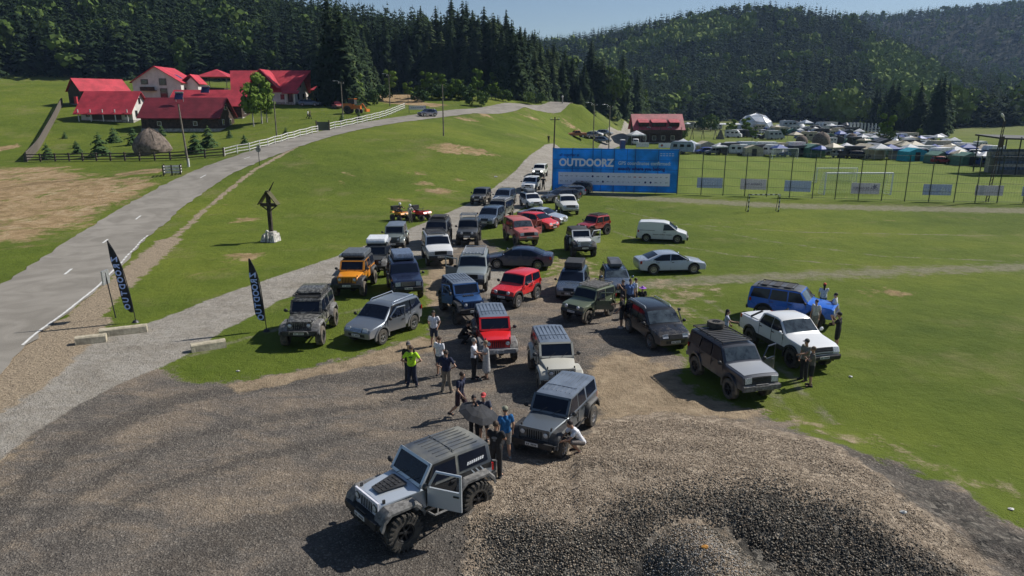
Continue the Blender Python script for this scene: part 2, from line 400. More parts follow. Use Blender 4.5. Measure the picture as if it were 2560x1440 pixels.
# dark freshly tipped stone plus painted shade on the near side of the crest
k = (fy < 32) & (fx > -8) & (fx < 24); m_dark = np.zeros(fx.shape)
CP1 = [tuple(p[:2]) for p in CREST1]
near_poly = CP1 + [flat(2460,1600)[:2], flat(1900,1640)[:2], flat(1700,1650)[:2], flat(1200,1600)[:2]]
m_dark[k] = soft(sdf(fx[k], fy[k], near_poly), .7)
d2 = seg_dist(fx, fy, CREST2); m_dark *= 1 - .85 * soft(1.0 - d2, .5)  # small pile kept pale, its lit top left out of the darkening
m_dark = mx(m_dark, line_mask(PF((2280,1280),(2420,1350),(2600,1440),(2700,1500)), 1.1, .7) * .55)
m_pitch = poly_mask(PF((1700,492),(2700,512),(2700,430),(2440,415),(2330,398),(1700,382)), 1.5)
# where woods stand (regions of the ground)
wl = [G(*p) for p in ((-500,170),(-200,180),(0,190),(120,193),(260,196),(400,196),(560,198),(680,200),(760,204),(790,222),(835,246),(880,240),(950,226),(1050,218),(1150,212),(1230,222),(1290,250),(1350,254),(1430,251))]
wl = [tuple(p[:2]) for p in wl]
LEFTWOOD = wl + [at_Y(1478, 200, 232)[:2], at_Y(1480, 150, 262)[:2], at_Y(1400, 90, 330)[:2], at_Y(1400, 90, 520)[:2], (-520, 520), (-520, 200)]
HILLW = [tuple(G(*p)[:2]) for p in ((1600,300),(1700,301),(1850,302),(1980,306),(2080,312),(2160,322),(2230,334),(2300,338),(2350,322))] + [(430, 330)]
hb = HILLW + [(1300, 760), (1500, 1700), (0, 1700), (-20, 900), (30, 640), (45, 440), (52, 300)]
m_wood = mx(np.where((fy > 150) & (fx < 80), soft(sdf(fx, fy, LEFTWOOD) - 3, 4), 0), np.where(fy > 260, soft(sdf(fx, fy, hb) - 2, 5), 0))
m_dry = sstep(200, 320, fy) * (1 - sstep(600, 800, fy))
V = np.stack([fx, fy, GZ.ravel()], 1)
ii = np.arange(nx * ny).reshape(ny, nx)
Fq = np.stack([ii[:-1, :-1], ii[:-1, 1:], ii[1:, 1:], ii[1:, :-1]], -1).reshape(-1, 4)
gm = fast_mesh('ground', V, Fq, [], smooth=True)
def attr(me, name, arr):
    a = me.attributes.new(name, 'FLOAT', 'POINT'); a.data.foreach_set('value', np.asarray(arr, np.float32))
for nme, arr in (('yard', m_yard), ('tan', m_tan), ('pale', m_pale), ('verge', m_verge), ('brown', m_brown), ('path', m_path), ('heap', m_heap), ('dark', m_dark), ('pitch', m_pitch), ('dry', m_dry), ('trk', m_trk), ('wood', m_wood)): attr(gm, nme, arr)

def ground_material():
    m = D.materials.new('ground_cover'); m.use_nodes = True; nt = m.node_tree; L = nt.links; bs = nt.nodes['Principled BSDF']
    bs.inputs['Roughness'].default_value = 0.95; bs.inputs['Specular IOR Level'].default_value = 0.15
    geo = N(nt, 'ShaderNodeNewGeometry'); P_ = geo.outputs['Position']
    def noise(scale, detail=5, rough=.6, vec=None, dist=0.0):
        n = N(nt, 'ShaderNodeTexNoise', inp={'Scale': scale, 'Detail': float(detail), 'Roughness': rough, 'Distortion': dist}); L.new(vec or P_, n.inputs['Vector']); return n.outputs['Fac']
    def ramp(f, *st):
        r = N(nt, 'ShaderNodeValToRGB'); e = r.color_ramp.elements
        while len(e) < len(st): e.new(0.5)
        for el, (p, c) in zip(e, st): el.position = p; el.color = c4(c)
        L.new(f, r.inputs['Fac']); return r.outputs['Color']
    def mix(a, b, f):
        x = N(nt, 'ShaderNodeMix', data_type='RGBA'); L.new(f, x.inputs['Factor'])
        for k_, s in (('A', a), ('B', b)):
            if isinstance(s, tuple): x.inputs[k_].default_value = c4(s)
            else: L.new(s, x.inputs[k_])
        return x.outputs['Result']
    def math_(op, a, b=None, c=None):
        x = N(nt, 'ShaderNodeMath', operation=op)
        for i, s in enumerate((a, b, c)):
            if s is None: continue
            if isinstance(s, (int, float)): x.inputs[i].default_value = s
            else: L.new(s, x.inputs[i])
        return x.outputs[0]
    def edge(name, nf, amp=.5, wd=.1):
        at = N(nt, 'ShaderNodeAttribute', attribute_name=name)
        v = math_('MULTIPLY_ADD', math_('SUBTRACT', nf, .5), amp * 2, at.outputs['Fac'])
        r = N(nt, 'ShaderNodeMapRange', interpolation_type='SMOOTHSTEP', inp={'From Min': .5 - wd, 'From Max': .5 + wd}); L.new(v, r.inputs['Value']); return r.outputs[0]
    big, med, fine, vf = noise(.05, 4), noise(.35, 6, .65), noise(2.2, 6, .7), noise(9, 4, .75)
    pat = noise(.9, 8, .72)
    # grass
    grass = ramp(big, (.35, (.074, .108, .012)), (.5, (.104, .142, .015)), (.66, (.152, .180, .021)))
    grass = mix(grass, ramp(med, (.3, (.046, .080, .010)), (.7, (.165, .198, .032))), math_('MULTIPLY', fine, .62))
    clump = N(nt, 'ShaderNodeMapRange', inp={'From Min': .58, 'From Max': .74, 'To Max': .55}); L.new(pat, clump.inputs['Value'])
    grass = mix(grass, (.045, .080, .012), clump.outputs[0])
    dryp = N(nt, 'ShaderNodeMapRange', inp={'From Min': .54, 'From Max': .70, 'To Max': .6}); L.new(noise(.16, 7, .7), dryp.inputs['Value'])
    grass = mix(grass, (.20, .185, .075), dryp.outputs[0])
    speck = N(nt, 'ShaderNodeMapRange', inp={'From Min': .70, 'From Max': .78, 'To Max': .7}); L.new(noise(5.5, 3, .8), speck.inputs['Value'])
    grass = mix(grass, (.30, .29, .17), speck.outputs[0])
    at = N(nt, 'ShaderNodeAttribute', attribute_name='pitch')
    wv = N(nt, 'ShaderNodeTexWave', inp={'Scale': .045, 'Distortion': .6, 'Detail': 1.0}); L.new(P_, wv.inputs['Vector'])
    grass = mix(grass, mix((.125, .175, .030), (.155, .200, .038), wv.outputs['Fac']), math_('MULTIPLY', at.outputs['Fac'], .7))
    ad = N(nt, 'ShaderNodeAttribute', attribute_name='dry'); grass = mix(grass, (.150, .160, .065), math_('MULTIPLY', ad.outputs['Fac'], .55))
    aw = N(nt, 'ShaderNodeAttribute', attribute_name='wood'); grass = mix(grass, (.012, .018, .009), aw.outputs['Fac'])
    # gravels
    st = N(nt, 'ShaderNodeMapping'); st.inputs['Rotation'].default_value = (0, 0, R(-38)); st.inputs['Scale'].default_value = (.45, 1.05, 1); L.new(P_, st.inputs['Vector'])
    streak = noise(.75, 6, .62, st.outputs[0], .8)
    vo = N(nt, 'ShaderNodeTexVoronoi', inp={'Scale': 21.0}); L.new(P_, vo.inputs['Vector'])
    vo2 = N(nt, 'ShaderNodeTexVoronoi', inp={'Scale': 6.5}); L.new(P_, vo2.inputs['Vector'])
    sp = N(nt, 'ShaderNodeSeparateColor'); L.new(vo.outputs['Color'], sp.inputs[0])
    sp2 = N(nt, 'ShaderNodeSeparateColor'); L.new(vo2.outputs['Color'], sp2.inputs[0])
    yard = ramp(math_('ADD', math_('MULTIPLY', streak, .62), math_('MULTIPLY', med, .38)), (.36, (.088, .080, .074)), (.46, (.140, .122, .106)), (.55, (.215, .172, .132)), (.66, (.33, .26, .185)))
    yard = mix(yard, (.070, .062, .056), math_('MULTIPLY', edge('trk', fine, 1.0, .3), .8))
    yard = mix(yard, ramp(sp.outputs[0], (.0, (.060, .055, .050)), (.75, (.18, .16, .135)), (1.0, (.46, .42, .36))), math_('MULTIPLY', vf, .6))
    tan = ramp(pat, (.35, (.18, .135, .085)), (.52, (.32, .24, .155)), (.68, (.44, .345, .23)))
    tan = mix(tan, ramp(fine, (.4, (.16, .12, .08)), (.6, (.38, .31, .21))), .45 if False else math_('MULTIPLY', vf, .6))
    pale = ramp(math_('ADD', math_('MULTIPLY', streak, .5), math_('MULTIPLY', fine, .5)), (.36, (.20, .175, .14)), (.5, (.30, .275, .235)), (.64, (.38, .355, .315)))
    pale = mix(pale, ramp(sp.outputs[1], (0, (.15, .13, .11)), (1, (.45, .42, .38))), math_('MULTIPLY', vf, .4))
    heapc = ramp(sp2.outputs[0], (0, (.14, .11, .08)), (.5, (.28, .215, .155)), (1, (.50, .41, .31)))
    heapc = mix(heapc, ramp(sp.outputs[2], (0, (.085, .07, .055)), (1, (.36, .30, .23))), .5 if False else math_('MULTIPLY', fine, .9))
    darkc = ramp(sp2.outputs[1], (0, (.030, .028, .026)), (.7, (.085, .078, .068)), (1, (.22, .20, .17)))  # dark stone, with some of the near face's shade in the colour
    brown = ramp(noise(.45, 8, .75, None, 1.2), (.36, (.23, .150, .082)), (.52, (.38, .255, .150)), (.66, (.48, .36, .235)))
    brown = mix(brown, (.13, .085, .05), math_('MULTIPLY', dryp.outputs[0], 1.2))
    path = ramp(fine, (.35, (.155, .150, .095)), (.65, (.27, .24, .18)))
    c = grass
    c = mix(c, path, math_('MULTIPLY', edge('path', pat, .8, .22), .8))
    c = mix(c, brown, math_('MULTIPLY', edge('brown', noise(.28, 8, .7, None, .8), 1.25, .20), .85))
    c = mix(c, yard, edge('yard', pat, .7, .08))
    c = mix(c, tan, math_('MULTIPLY', edge('tan', pat, .8, .16), .9))
    c = mix(c, pale, edge('pale', pat, .45, .10))
    c = mix(c, ramp(vf, (.35, (.16, .12, .08)), (.65, (.44, .36, .26))), edge('verge', pat, .9, .10))
    c = mix(c, heapc, edge('heap', fine, .55, .08))
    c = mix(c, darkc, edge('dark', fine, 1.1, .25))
    L.new(c, bs.inputs['Base Color'])
    hgt = math_('ADD', math_('MULTIPLY', fine, .55), math_('ADD', math_('MULTIPLY', vf, .35), math_('MULTIPLY', vo.outputs['Distance'], .5)))
    b = N(nt, 'ShaderNodeBump', inp={'Strength': .75, 'Distance': .09}); L.new(hgt, b.inputs['Height'])
    b2 = N(nt, 'ShaderNodeBump', inp={'Strength': .6, 'Distance': .5}); L.new(pat, b2.inputs['Height']); L.new(b.outputs['Normal'], b2.inputs['Normal'])
    L.new(b2.outputs['Normal'], bs.inputs['Normal'])
    return m
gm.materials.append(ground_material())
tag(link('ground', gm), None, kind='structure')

# ------------------------------------------------------------------ asphalt road
RC = [flat(-330,1060), flat(-120,880)] + [G(*p) for p in ((88,745),(185,670),(270,600),(345,546),(412,500),(512,440),(605,400),(700,367),(800,338),(900,316),(1000,299),(1090,287),(1175,278),(1250,272),(1320,267),(1390,263),(1446,259.8))]
RC = np.array(RC)[:, :2]
def resample(P, step):
    # Catmull-Rom then even spacing
    Q = []
    P = np.asarray(P, float); P2 = np.vstack([2*P[0]-P[1], P, 2*P[-1]-P[-2]])
    for i in range(1, len(P2) - 2):
        for t in np.linspace(0, 1, 12, endpoint=False):
            a, b, c, d = P2[i-1], P2[i], P2[i+1], P2[i+2]
            Q.append(.5 * ((2*b) + (-a+c)*t + (2*a-5*b+4*c-d)*t*t + (-a+3*b-3*c+d)*t**3))
    Q.append(P[-1]); Q = np.array(Q); s = np.concatenate([[0], np.cumsum(np.hypot(*(Q[1:, :2] - Q[:-1, :2]).T))])
    n = int(s[-1] / step); u = np.linspace(0, s[-1], n + 1)
    return np.stack([np.interp(u, s, Q[:, j]) for j in range(Q.shape[1])], 1)
def strip(P, offs, lift, wob=0.0):
    t = np.gradient(P, axis=0); t /= np.hypot(t[:, 0], t[:, 1])[:, None]; nrm = np.stack([-t[:, 1], t[:, 0]], 1)
    rows = []
    for j, o in enumerate(offs):
        o_ = o + (wob * rng.standard_normal(len(P)) if j in (0, len(offs) - 1) else 0)
        q = P + nrm * np.reshape(o_, (-1, 1) if np.ndim(o_) else (1, 1)); rows.append(q)
    A = np.stack(rows, 1); n, k = A.shape[:2]; z = H(A[..., 0], A[..., 1]) + lift
    V = np.concatenate([A, z[..., None]], -1).reshape(-1, 3); ii = np.arange(n * k).reshape(n, k)
    Fq = np.stack([ii[:-1, :-1], ii[1:, :-1], ii[1:, 1:], ii[:-1, 1:]], -1).reshape(-1, 4)
    return V, Fq[:, ::-1]
RP = resample(RC, 1.0)
m_as = mat('weathered_asphalt', (.262, .242, .212), rough=.95, scale=.35, col2=(.190, .174, .150), bump=.3, bscale=14, spec=.25, distort=1.0, coords='Object')
dist_r = np.hypot(RP[:, 0], RP[:, 1]); V, Fq = strip(RP, np.linspace(-3.05, 3.05, 9), 0.06, .10)
road = tag(link('road', fast_mesh('road', V, Fq, m_as, smooth=True)), None, kind='structure')
m_wh = mat('worn_white_marking', (.66, .66, .64), rough=.85, scale=5, col2=(.45, .45, .44))
vs, fs = [], []; b = 0
s_len = np.concatenate([[0], np.cumsum(np.hypot(*(RP[1:] - RP[:-1]).T))])
RF = resample(RC, .25); sF = np.concatenate([[0], np.cumsum(np.hypot(*(RF[1:] - RF[:-1]).T))])
def dash(s0, ln, off, wd):
    global b
    k = (sF >= s0) & (sF <= s0 + ln)
    if k.sum() < 3: return
    V, Fq = strip(RF[k], [off - wd / 2, off + wd / 2], 0.075); vs.append(V); fs.append(Fq + b); b += len(V)
# the dashes seen in the photo at (172,681), (273,603), (350,545), (515,442)
for px, py in ((172,681),(273,603),(350,545),(515,442),(618,395)):
    g = G(px, py)[:2]; i = np.argmin(np.hypot(*(RF - g).T)); dash(sF[i] - 1.2, 2.2, 0.0, .16)
for s0 in np.arange(0, 30, 1.0): dash(s0 + 8, 1.02, -2.85 + .03 * math.sin(s0), .13)
tag(link('road_marking', fast_mesh('road_marking', np.vstack(vs), np.vstack(fs), m_wh)), None, kind='structure')

# ------------------------------------------------------------------ trees
def foliage_mat(name, c1, c2, scale=.5, trl=.25, rnd=.5):
    m = D.materials.new(name); m.use_nodes = True; nt = m.node_tree; L = nt.links; bs = nt.nodes['Principled BSDF']
    bs.inputs['Roughness'].default_value = .95; bs.inputs['Specular IOR Level'].default_value = .04
    oi = N(nt, 'ShaderNodeObjectInfo'); geo = N(nt, 'ShaderNodeNewGeometry')
    nz = N(nt, 'ShaderNodeTexNoise', inp={'Scale': scale, 'Detail': 4.0, 'Roughness': .65}); L.new(geo.outputs['Position'], nz.inputs['Vector'])
    n2 = N(nt, 'ShaderNodeTexNoise', inp={'Scale': .045, 'Detail': 3.0}); L.new(geo.outputs['Position'], n2.inputs['Vector'])
    a = N(nt, 'ShaderNodeMath', operation='MULTIPLY_ADD', inp={1: rnd * .5, 2: -rnd * .25}); L.new(oi.outputs['Random'], a.inputs[0])
    b = N(nt, 'ShaderNodeMath', operation='ADD'); L.new(a.outputs[0], b.inputs[0]); L.new(nz.outputs['Fac'], b.inputs[1])
    c = N(nt, 'ShaderNodeMath', operation='MULTIPLY_ADD', inp={1: .8}); L.new(n2.outputs['Fac'], c.inputs[0]); L.new(b.outputs[0], c.inputs[2])
    d = N(nt, 'ShaderNodeMapRange', inp={'From Min': .62, 'From Max': 1.18}); L.new(c.outputs[0], d.inputs['Value'])
    mx_ = N(nt, 'ShaderNodeMix', data_type='RGBA'); mx_.inputs['A'].default_value = c4(c1); mx_.inputs['B'].default_value = c4(c2)
    L.new(d.outputs[0], mx_.inputs['Factor']); L.new(mx_.outputs['Result'], bs.inputs['Base Color'])
    MATS[name] = m; return m
M_SPR = foliage_mat('spruce_needles', (.013, .025, .013), (.042, .064, .028))
M_SPR2 = foliage_mat('light_spruce_needles', (.026, .042, .018), (.070, .095, .038))
M_DEC = foliage_mat('beech_leaves', (.050, .085, .022), (.125, .175, .048), scale=.35)
M_BIR = foliage_mat('birch_leaves', (.075, .125, .022), (.16, .23, .045), scale=1.2)
M_PIN = foliage_mat('young_pine_needles', (.030, .060, .022), (.075, .115, .042), scale=2)
M_BRK = mat('bark', (.085, .062, .045), rough=.95, scale=6)
M_BRKW = mat('birch_bark', (.50, .48, .44), rough=.9, scale=3, col2=(.18, .16, .14))

def spruce_crown(h, r, tiers, per, seed, dens=1.0, base=.06):
    """drooping needle-covered boughs in uneven whorls; returns verts, tri faces"""
    g = np.random.default_rng(seed); V = []; Fs = []; n = 0
    lean = g.normal(0, .01, 2)
    for i in range(tiers):
        f = (i + g.uniform(-.35, .35)) / tiers; f = min(max(f, 0), .985); z = h * (base + (1 - base) * f)
        rr = r * (1 - f) ** .72 * g.uniform(.72, 1.18) + .12
        k = max(4, int(per * (1 - f * .55)))
        a0 = g.uniform(0, 6.28)
        for j in range(k):
            a = a0 + 6.283 * (j + g.uniform(-.35, .35)) / k; L = rr * g.uniform(.65, 1.2); w = L * g.uniform(.30, .48) * (1.25 if L < 1 else 1)
            ca, sa = math.cos(a), math.sin(a); drop = L * g.uniform(.22, .5)
            cx, cy = lean * z * 3
            def P_(u, s, dz): return (cx + ca * u * L - sa * s * w, cy + sa * u * L + ca * s * w, z + dz * drop + (h * .018 if u == 0 else 0))
            q = [P_(0, 0, .35), P_(.32, -.75, -.35), P_(.32, .75, -.35), P_(.45, 0, .02), P_(.68, -.8, -.85), P_(.68, .8, -.85), P_(.8, 0, -.45), P_(1, -.12, -.95), P_(.9,.45,-1.25), P_(.9,-.5,-1.2)]
            V += q; Fs += [(n, n+1, n+3), (n, n+3, n+2), (n+3, n+4, n+6), (n+3, n+6, n+5), (n+6, n+9, n+7), (n+6, n+7, n+8), (n+1, n+4, n+3), (n+2, n+3, n+5)]; n += 10
    V += [(0, 0, h), (-.12, .1, h * .93), (.14, .02, h * .93), (0, -.13, h * .93)]; Fs += [(n, n+1, n+2), (n, n+2, n+3), (n, n+3, n+1)]
    return np.array(V), np.array(Fs)

def leafy_crown(h, r, seed, n_cl=26, per=70, leaf=.38, z0=.22, shape=1.0):
    """leaf clumps on an uneven shell: many small faces"""
    g = np.random.default_rng(seed); C = []
    for _ in range(n_cl):
        u = g.normal(size=3); u /= np.linalg.norm(u); rad = g.uniform(.45, 1.0)
        zc = h * (z0 + (1 - z0) * .5) + u[2] * rad * h * (1 - z0) * .42
        fr = 1 - shape * .45 * max(0, (zc / h - .45)) ** 1.3 * 2
        C.append((u[0] * rad * r * fr * .72, u[1] * rad * r * fr * .72, zc, r * g.uniform(.24, .46)))
    C = np.array(C); V = []; 
    for x, y, z, s in C:
        d = g.normal(size=(per, 3)); d /= np.linalg.norm(d, axis=1)[:, None]; d[:, 2] *= .8
        p = np.array([x, y, z]) + d * s * g.uniform(.72, 1.08, (per, 1))
        t = g.normal(size=(per, 3)); t -= (t * d).sum(1)[:, None] * d * .7; t /= np.linalg.norm(t, axis=1)[:, None]; b = np.cross(d, t)
        L = leaf * g.uniform(.6, 1.3, (per, 1))
        V.append(np.stack([p - t * L, p + b * L * .8, p + t * L, p - b * L * .8 + d * L * .2], 1))
    V = np.concatenate(V).reshape(-1, 3); Fs = np.arange(len(V)).reshape(-1, 4); return V, Fs

def trunk_mesh(name, h, r, m, limbs=0, seed=1, z0=.35):
    mb = MB(); g = random.Random(seed); p = [(0, 0, -.4)]
    for i in range(1, 5): p.append((g.uniform(-.04, .04) * h * .1, g.uniform(-.04, .04) * h * .1, h * i / 4))
    for i in range(4): mb.cyl(p[i], p[i+1], r * (1 - i / 4.3), r * (1 - (i + 1) / 4.3), 7)
    for _ in range(limbs):
        a = g.uniform(0, 6.28); z = h * g.uniform(z0, .8); L = h * g.uniform(.12, .24)
        mb.cyl((0, 0, z), (math.cos(a) * L, math.sin(a) * L, z + L * .7), r * .35, r * .08, 5)
    return mb.mesh(name, m)
def make_tree(name, crown, cmat, tmesh, label, cat, group=None):
    t = empty(name, label, cat, group=group)
    link('crown', fast_mesh('crown', crown[0], crown[1], cmat), t); link('trunk', tmesh, t); return t

SPR = []
for i, (h, r, ti, pe, mt_) in enumerate(((22, 5.0, 30, 15, M_SPR), (23, 5.6, 32, 15, M_SPR), (20, 5.2, 26, 14, M_SPR2), (24, 4.7, 34, 14, M_SPR), (18, 5.6, 22, 15, M_SPR2))):
    SPR.append((spruce_crown(h, r, ti, pe, 40 + i), mt_, trunk_mesh('trunk', h * .95, .26, M_BRK), h))
DECP = [(leafy_crown(17, 5.2, 71, 34, 60, .42), M_DEC, trunk_mesh('trunk', 12, .28, M_BRK, 6, 3), 17), (leafy_crown(15, 4.6, 72, 30, 60, .42), M_DEC, trunk_mesh('trunk', 11, .25, M_BRK, 6, 4), 15)]

def jitter_grid(x0, x1, y0, y1, st):
    xs, ys = np.meshgrid(np.arange(x0, x1, st), np.arange(y0, y1, st)); xs = xs.ravel(); ys = ys.ravel()
    return xs + rng.uniform(-.42, .42, xs.shape) * st, ys + rng.uniform(-.42, .42, ys.shape) * st
def in_view(x, y, m=14): 
    return (np.abs(x) < (y * CP + 3) * 1280 / F + m) & (y > 20)
lx, ly = jitter_grid(-430, 60, 150, 520, 4.4); k = inside(lx, ly, LEFTWOOD) & in_view(lx, ly, 22); lx, ly = lx[k], ly[k]
hx, hy = jitter_grid(20, 900, 250, 960, 6.0); k = inside(hx, hy, hb) & in_view(hx, hy, 20); hx, hy = hx[k], hy[k]
fx2, fy2 = jitter_grid(250, 1400, 960, 1640, 10.5); k = in_view(fx2, fy2, 20); fx2, fy2 = fx2[k], fy2[k]
# ground falls out of sight behind a ridge: keep only trees whose top could be seen
def visible_top(x, y, th):
    z = H(x, y) + th; ok = np.ones(x.shape, bool)
    for f in np.linspace(.25, .97, 34):
        xs, ys = x * f, y * f; zs = CAMH + (z - CAMH) * f
        ok &= H(xs, ys) < zs + 0.0
    return ok
lz = H(lx, ly); hz_ = H(hx, hy); fz = H(fx2, fy2)
k = visible_top(lx, ly, 24); lx, ly, lz = lx[k], ly[k], lz[k]
k = visible_top(hx, hy, 20); hx, hy, hz_ = hx[k], hy[k], hz_[k]
k = visible_top(fx2, fy2, 18); fx2, fy2, fz = fx2[k], fy2[k], fz[k]

# --- nearest trees stand as things of their own
def place_tree(protos, x, y, z, s, rz, name, label, cat, group, first={}):
    key = (id(protos),); i = rng.integers(len(protos)); kk = (id(protos), i)
    if kk not in first: first[kk] = (fast_mesh('crown', protos[i][0][0], protos[i][0][1], protos[i][1]), protos[i][2])
    cme, tme = first[kk]
    t = empty(name, label, cat, (x, y, z - .1), rz, group); t.scale = (s * rng.uniform(.88, 1.15), s * rng.uniform(.88, 1.15), s)
    link('crown', cme, t); link('trunk', tme, t); return t
dist = np.hypot(lx, ly); order = np.argsort(dist); NF = 226
def left_where(px):
    for lim, s in ((150, 'far left above the open pasture'), (330, 'behind the brown barn'), (480, 'behind the white gabled house'), (580, 'behind the red pavilion roof'), (760, 'behind the twin gabled chalet'), (900, 'beside the small red roofed gazebo'), (1060, 'above the white banner by the road'), (1200, 'above the bushy bank by the road'), (1340, 'above the bend of the road'), (9999, 'at the right end of the wood')):
        if px < lim: return s
for i in order[:NF]:
    px, _ = project((lx[i], ly[i], lz[i]))
    s = rng.uniform(.70, 1.12) * (1 - .42 * float(sstep(1180, 1480, px))); s = s * (.62 if rng.random() < .14 else 1)
    place_tree(SPR, lx[i], ly[i], lz[i], s, rng.uniform(0, 6.28), 'spruce', ('small ' if s < .7 else 'tall ' if s > 1 else '') + 'dark spruce at the wood edge ' + left_where(px), 'tree', 'spruces at the edge of the left wood')
# trees on their own or in small clumps
for px, py, s, kd in ((1488,268,.86,0),(1508,280,.95,0),(1532,291,.98,1),(1556,296,.88,0),(1578,292,.98,1),(1545,270,1.05,0),(1600,300,.8,1),(1520,266,1.0,0),(1585,276,1.0,0),(1476,262,.9,0),(1565,272,1.05,1),(1612,296,.72,1)):
    g = G(px, py); pr = DECP if kd else SPR
    place_tree(pr, g[0], g[1], g[2], s * 1.15, rng.uniform(0, 6.28), 'beech' if kd else 'spruce', ('rounded leafy tree' if kd else 'dark spruce') + ' in the clump beside the far gravel turn', 'tree', 'trees of the clump by the far turn')
for px, py, s in ((838,262,1.12),(866,266,.95),(850,256,1.1)):
    g = G(px, py); place_tree(SPR, g[0], g[1], g[2], s, rng.uniform(0, 6.28), 'spruce', 'broad dark spruce standing out between gazebo and tractor', 'tree', 'spruces standing out from the wood by the gazebo')
for px, py, s in ((2085,338,.9),(2125,342,.95),(2050,334,.8),(2325,336,.92),(2352,334,.9),(2300,338,.75)):
    px += 210 if px < 2200 else 0
    g = G(px, py); place_tree(SPR, g[0], g[1], g[2], s, rng.uniform(0, 6.28), 'spruce', 'dark spruce standing before the hill right of the camp', 'tree', 'spruces in front of the main hill')
for px, py, s in ((2498,300,.42),(2540,312,.42),(2520,306,.3)):
    g = G(px, py); place_tree(SPR, g[0], g[1], g[2], s, 1.0, 'spruce', 'small spruce on the pasture behind the stand at the right', 'tree', 'small spruces behind the stand')
g = G(1092, 222); place_tree([(leafy_crown(9.5, 2.3, 5, 16, 60, .3, .1), M_BIR, trunk_mesh('trunk', 8, .14, M_BRK), 9)], g[0], g[1] - 6, h1(g[0], g[1] - 6), 1, 0, 'beech', 'bright green young tree before the dark wood above the road', 'tree', None)
# roadside bushes
BUSH = [(leafy_crown(4.2, 2.6, 201 + i, 14, 46, .26, .02), (M_DEC, M_PIN, M_DEC)[i], trunk_mesh('trunk', 2.2, .08, M_BRK, 3, 3), 4) for i in range(3)]
nb = 0
for px, py in [(x, y) for x in range(1040, 1310, 16) for y in (214, 224, 234, 244, 252)] + [(900,262),(915,256),(935,262),(950,250),(972,246),(890,270),(1020,256),(1180,262),(1200,262),(1325,262),(1345,260)]:
    px += rng.uniform(-9, 9); py += rng.uniform(-4, 4); g = G(px, py)
    if g[1] > 245: continue
    place_tree(BUSH, g[0], g[1], g[2], rng.uniform(.5, 1.1), rng.uniform(0, 6), 'bush', 'rounded green bush on the bank above the road ' + ('left of' if px < 1110 else 'right of') + ' the bare pole', 'bush', 'bushes on the roadside bank'); nb += 1
# --- the rest of the woods: masses of trees
def far_tree_arrays(xs, ys, zs, dec, lod):
    protos = [spruce_crown(20, 4.0, 13 if lod == 0 else 8, 7 if lod == 0 else 5, 300 + i) for i in range(4)]
    dprot = []
    for i in range(3):
        V, Fs = leafy_crown(15, 5.2, 400 + i, 15 if lod == 0 else 9, 16 if lod == 0 else 9, 1.0 if lod == 0 else 1.5, .08)
        dprot.append((V, np.concatenate([Fs[:, :3], Fs[:, [0, 2, 3]]])))
    out = {}
    for kind in (0, 1):
        Vs = []; Fa = []; b = 0
        for i in np.nonzero(dec == kind)[0]:
            V, Fs = (dprot if kind else protos)[rng.integers(3 if kind else 4)]
            a = rng.uniform(0, 6.28); s = rng.uniform(.68, 1.15) * (1.2 if kind else 1); c_, s_ = math.cos(a), math.sin(a); wd = s * rng.uniform(.85, 1.25)
            Vs.append(np.stack([(V[:, 0] * c_ - V[:, 1] * s_) * wd + xs[i], (V[:, 0] * s_ + V[:, 1] * c_) * wd + ys[i], V[:, 2] * s + zs[i] - .4], 1)); Fa.append(Fs + b); b += len(V)
        if Vs: out[kind] = (np.vstack(Vs), np.vstack(Fa))
    return out
rest = order[NF:]
M_SPR3 = foliage_mat('hill_spruce_needles', (.014, .026, .016), (.036, .055, .028), scale=.12)
M_DEC2 = foliage_mat('hill_beech_leaves', (.115, .160, .042), (.195, .250, .072), scale=.12)
o_ = far_tree_arrays(lx[rest], ly[rest], lz[rest], (rng.random(len(rest)) < .07).astype(int), 0)
for kind, nm, m_ in ((0, 'spruce_woodland', M_SPR), (1, 'beech_woodland', M_DEC)):
    if kind in o_: tag(link(nm, fast_mesh(nm, o_[kind][0], o_[kind][1], m_)), 'dense dark wood covering the slope behind the red roofed houses' if kind == 0 else 'lighter leafy trees scattered through the wood behind the houses', 'woodland', kind='stuff')
P1 = [(1480,150),(1620,85),(1780,45),(1880,38),(1890,75),(1760,92),(1690,105),(1560,150),(1490,178)]
P2 = [(2150,95),(2230,115),(2300,150),(2370,190),(2420,245),(2410,300),(2330,290),(2260,270),(2200,215),(2150,150)]
P3 = [(2050,240),(2130,250),(2200,270),(2230,330),(2060,310)]
px, py = project(np.stack([hx, hy, hz_ + 12]))
pn = 18 * np.sin(hx * .05 + 2 * np.sin(hy * .03))
decm = inside(px + pn, py + pn * .4, P1) | inside(px + pn, py + pn * .6, P2) | (inside(px, py, P3) & (rng.random(len(px)) < .6)) | (rng.random(len(px)) < .055)
# foot of the hill: individuals
hd = np.hypot(hx, hy); oh = np.argsort(hd); NH = 50
for i in oh[:NH]:
    dk = decm[i]; w_ = 'behind the geodesic dome' if px[i] < 2000 else 'behind the white tents' if px[i] < 2200 else 'at the right foot of the main hill'
    if px[i] < 1730: w_ = 'behind the dark lodge with the red roof'
    place_tree(DECP if dk else SPR, hx[i], hy[i], hz_[i], rng.uniform(.75, 1.0), rng.uniform(0, 6.28), 'beech' if dk else 'spruce', ('leafy tree' if dk else 'dark spruce') + ' at the hill foot ' + w_, 'tree', 'trees along the foot of the main hill')
rs = oh[NH:]
o_ = far_tree_arrays(hx[rs], hy[rs], hz_[rs], decm[rs].astype(int), 1)
tag(link('spruce_woodland', fast_mesh('spruce_woodland', *o_[0], M_SPR3)), 'dark conifer forest covering the main hill behind the camp', 'woodland', kind='stuff')
tag(link('beech_woodland', fast_mesh('beech_woodland', *o_[1], M_DEC2)), 'bright leafy woods in bands across the main hill', 'woodland', kind='stuff')
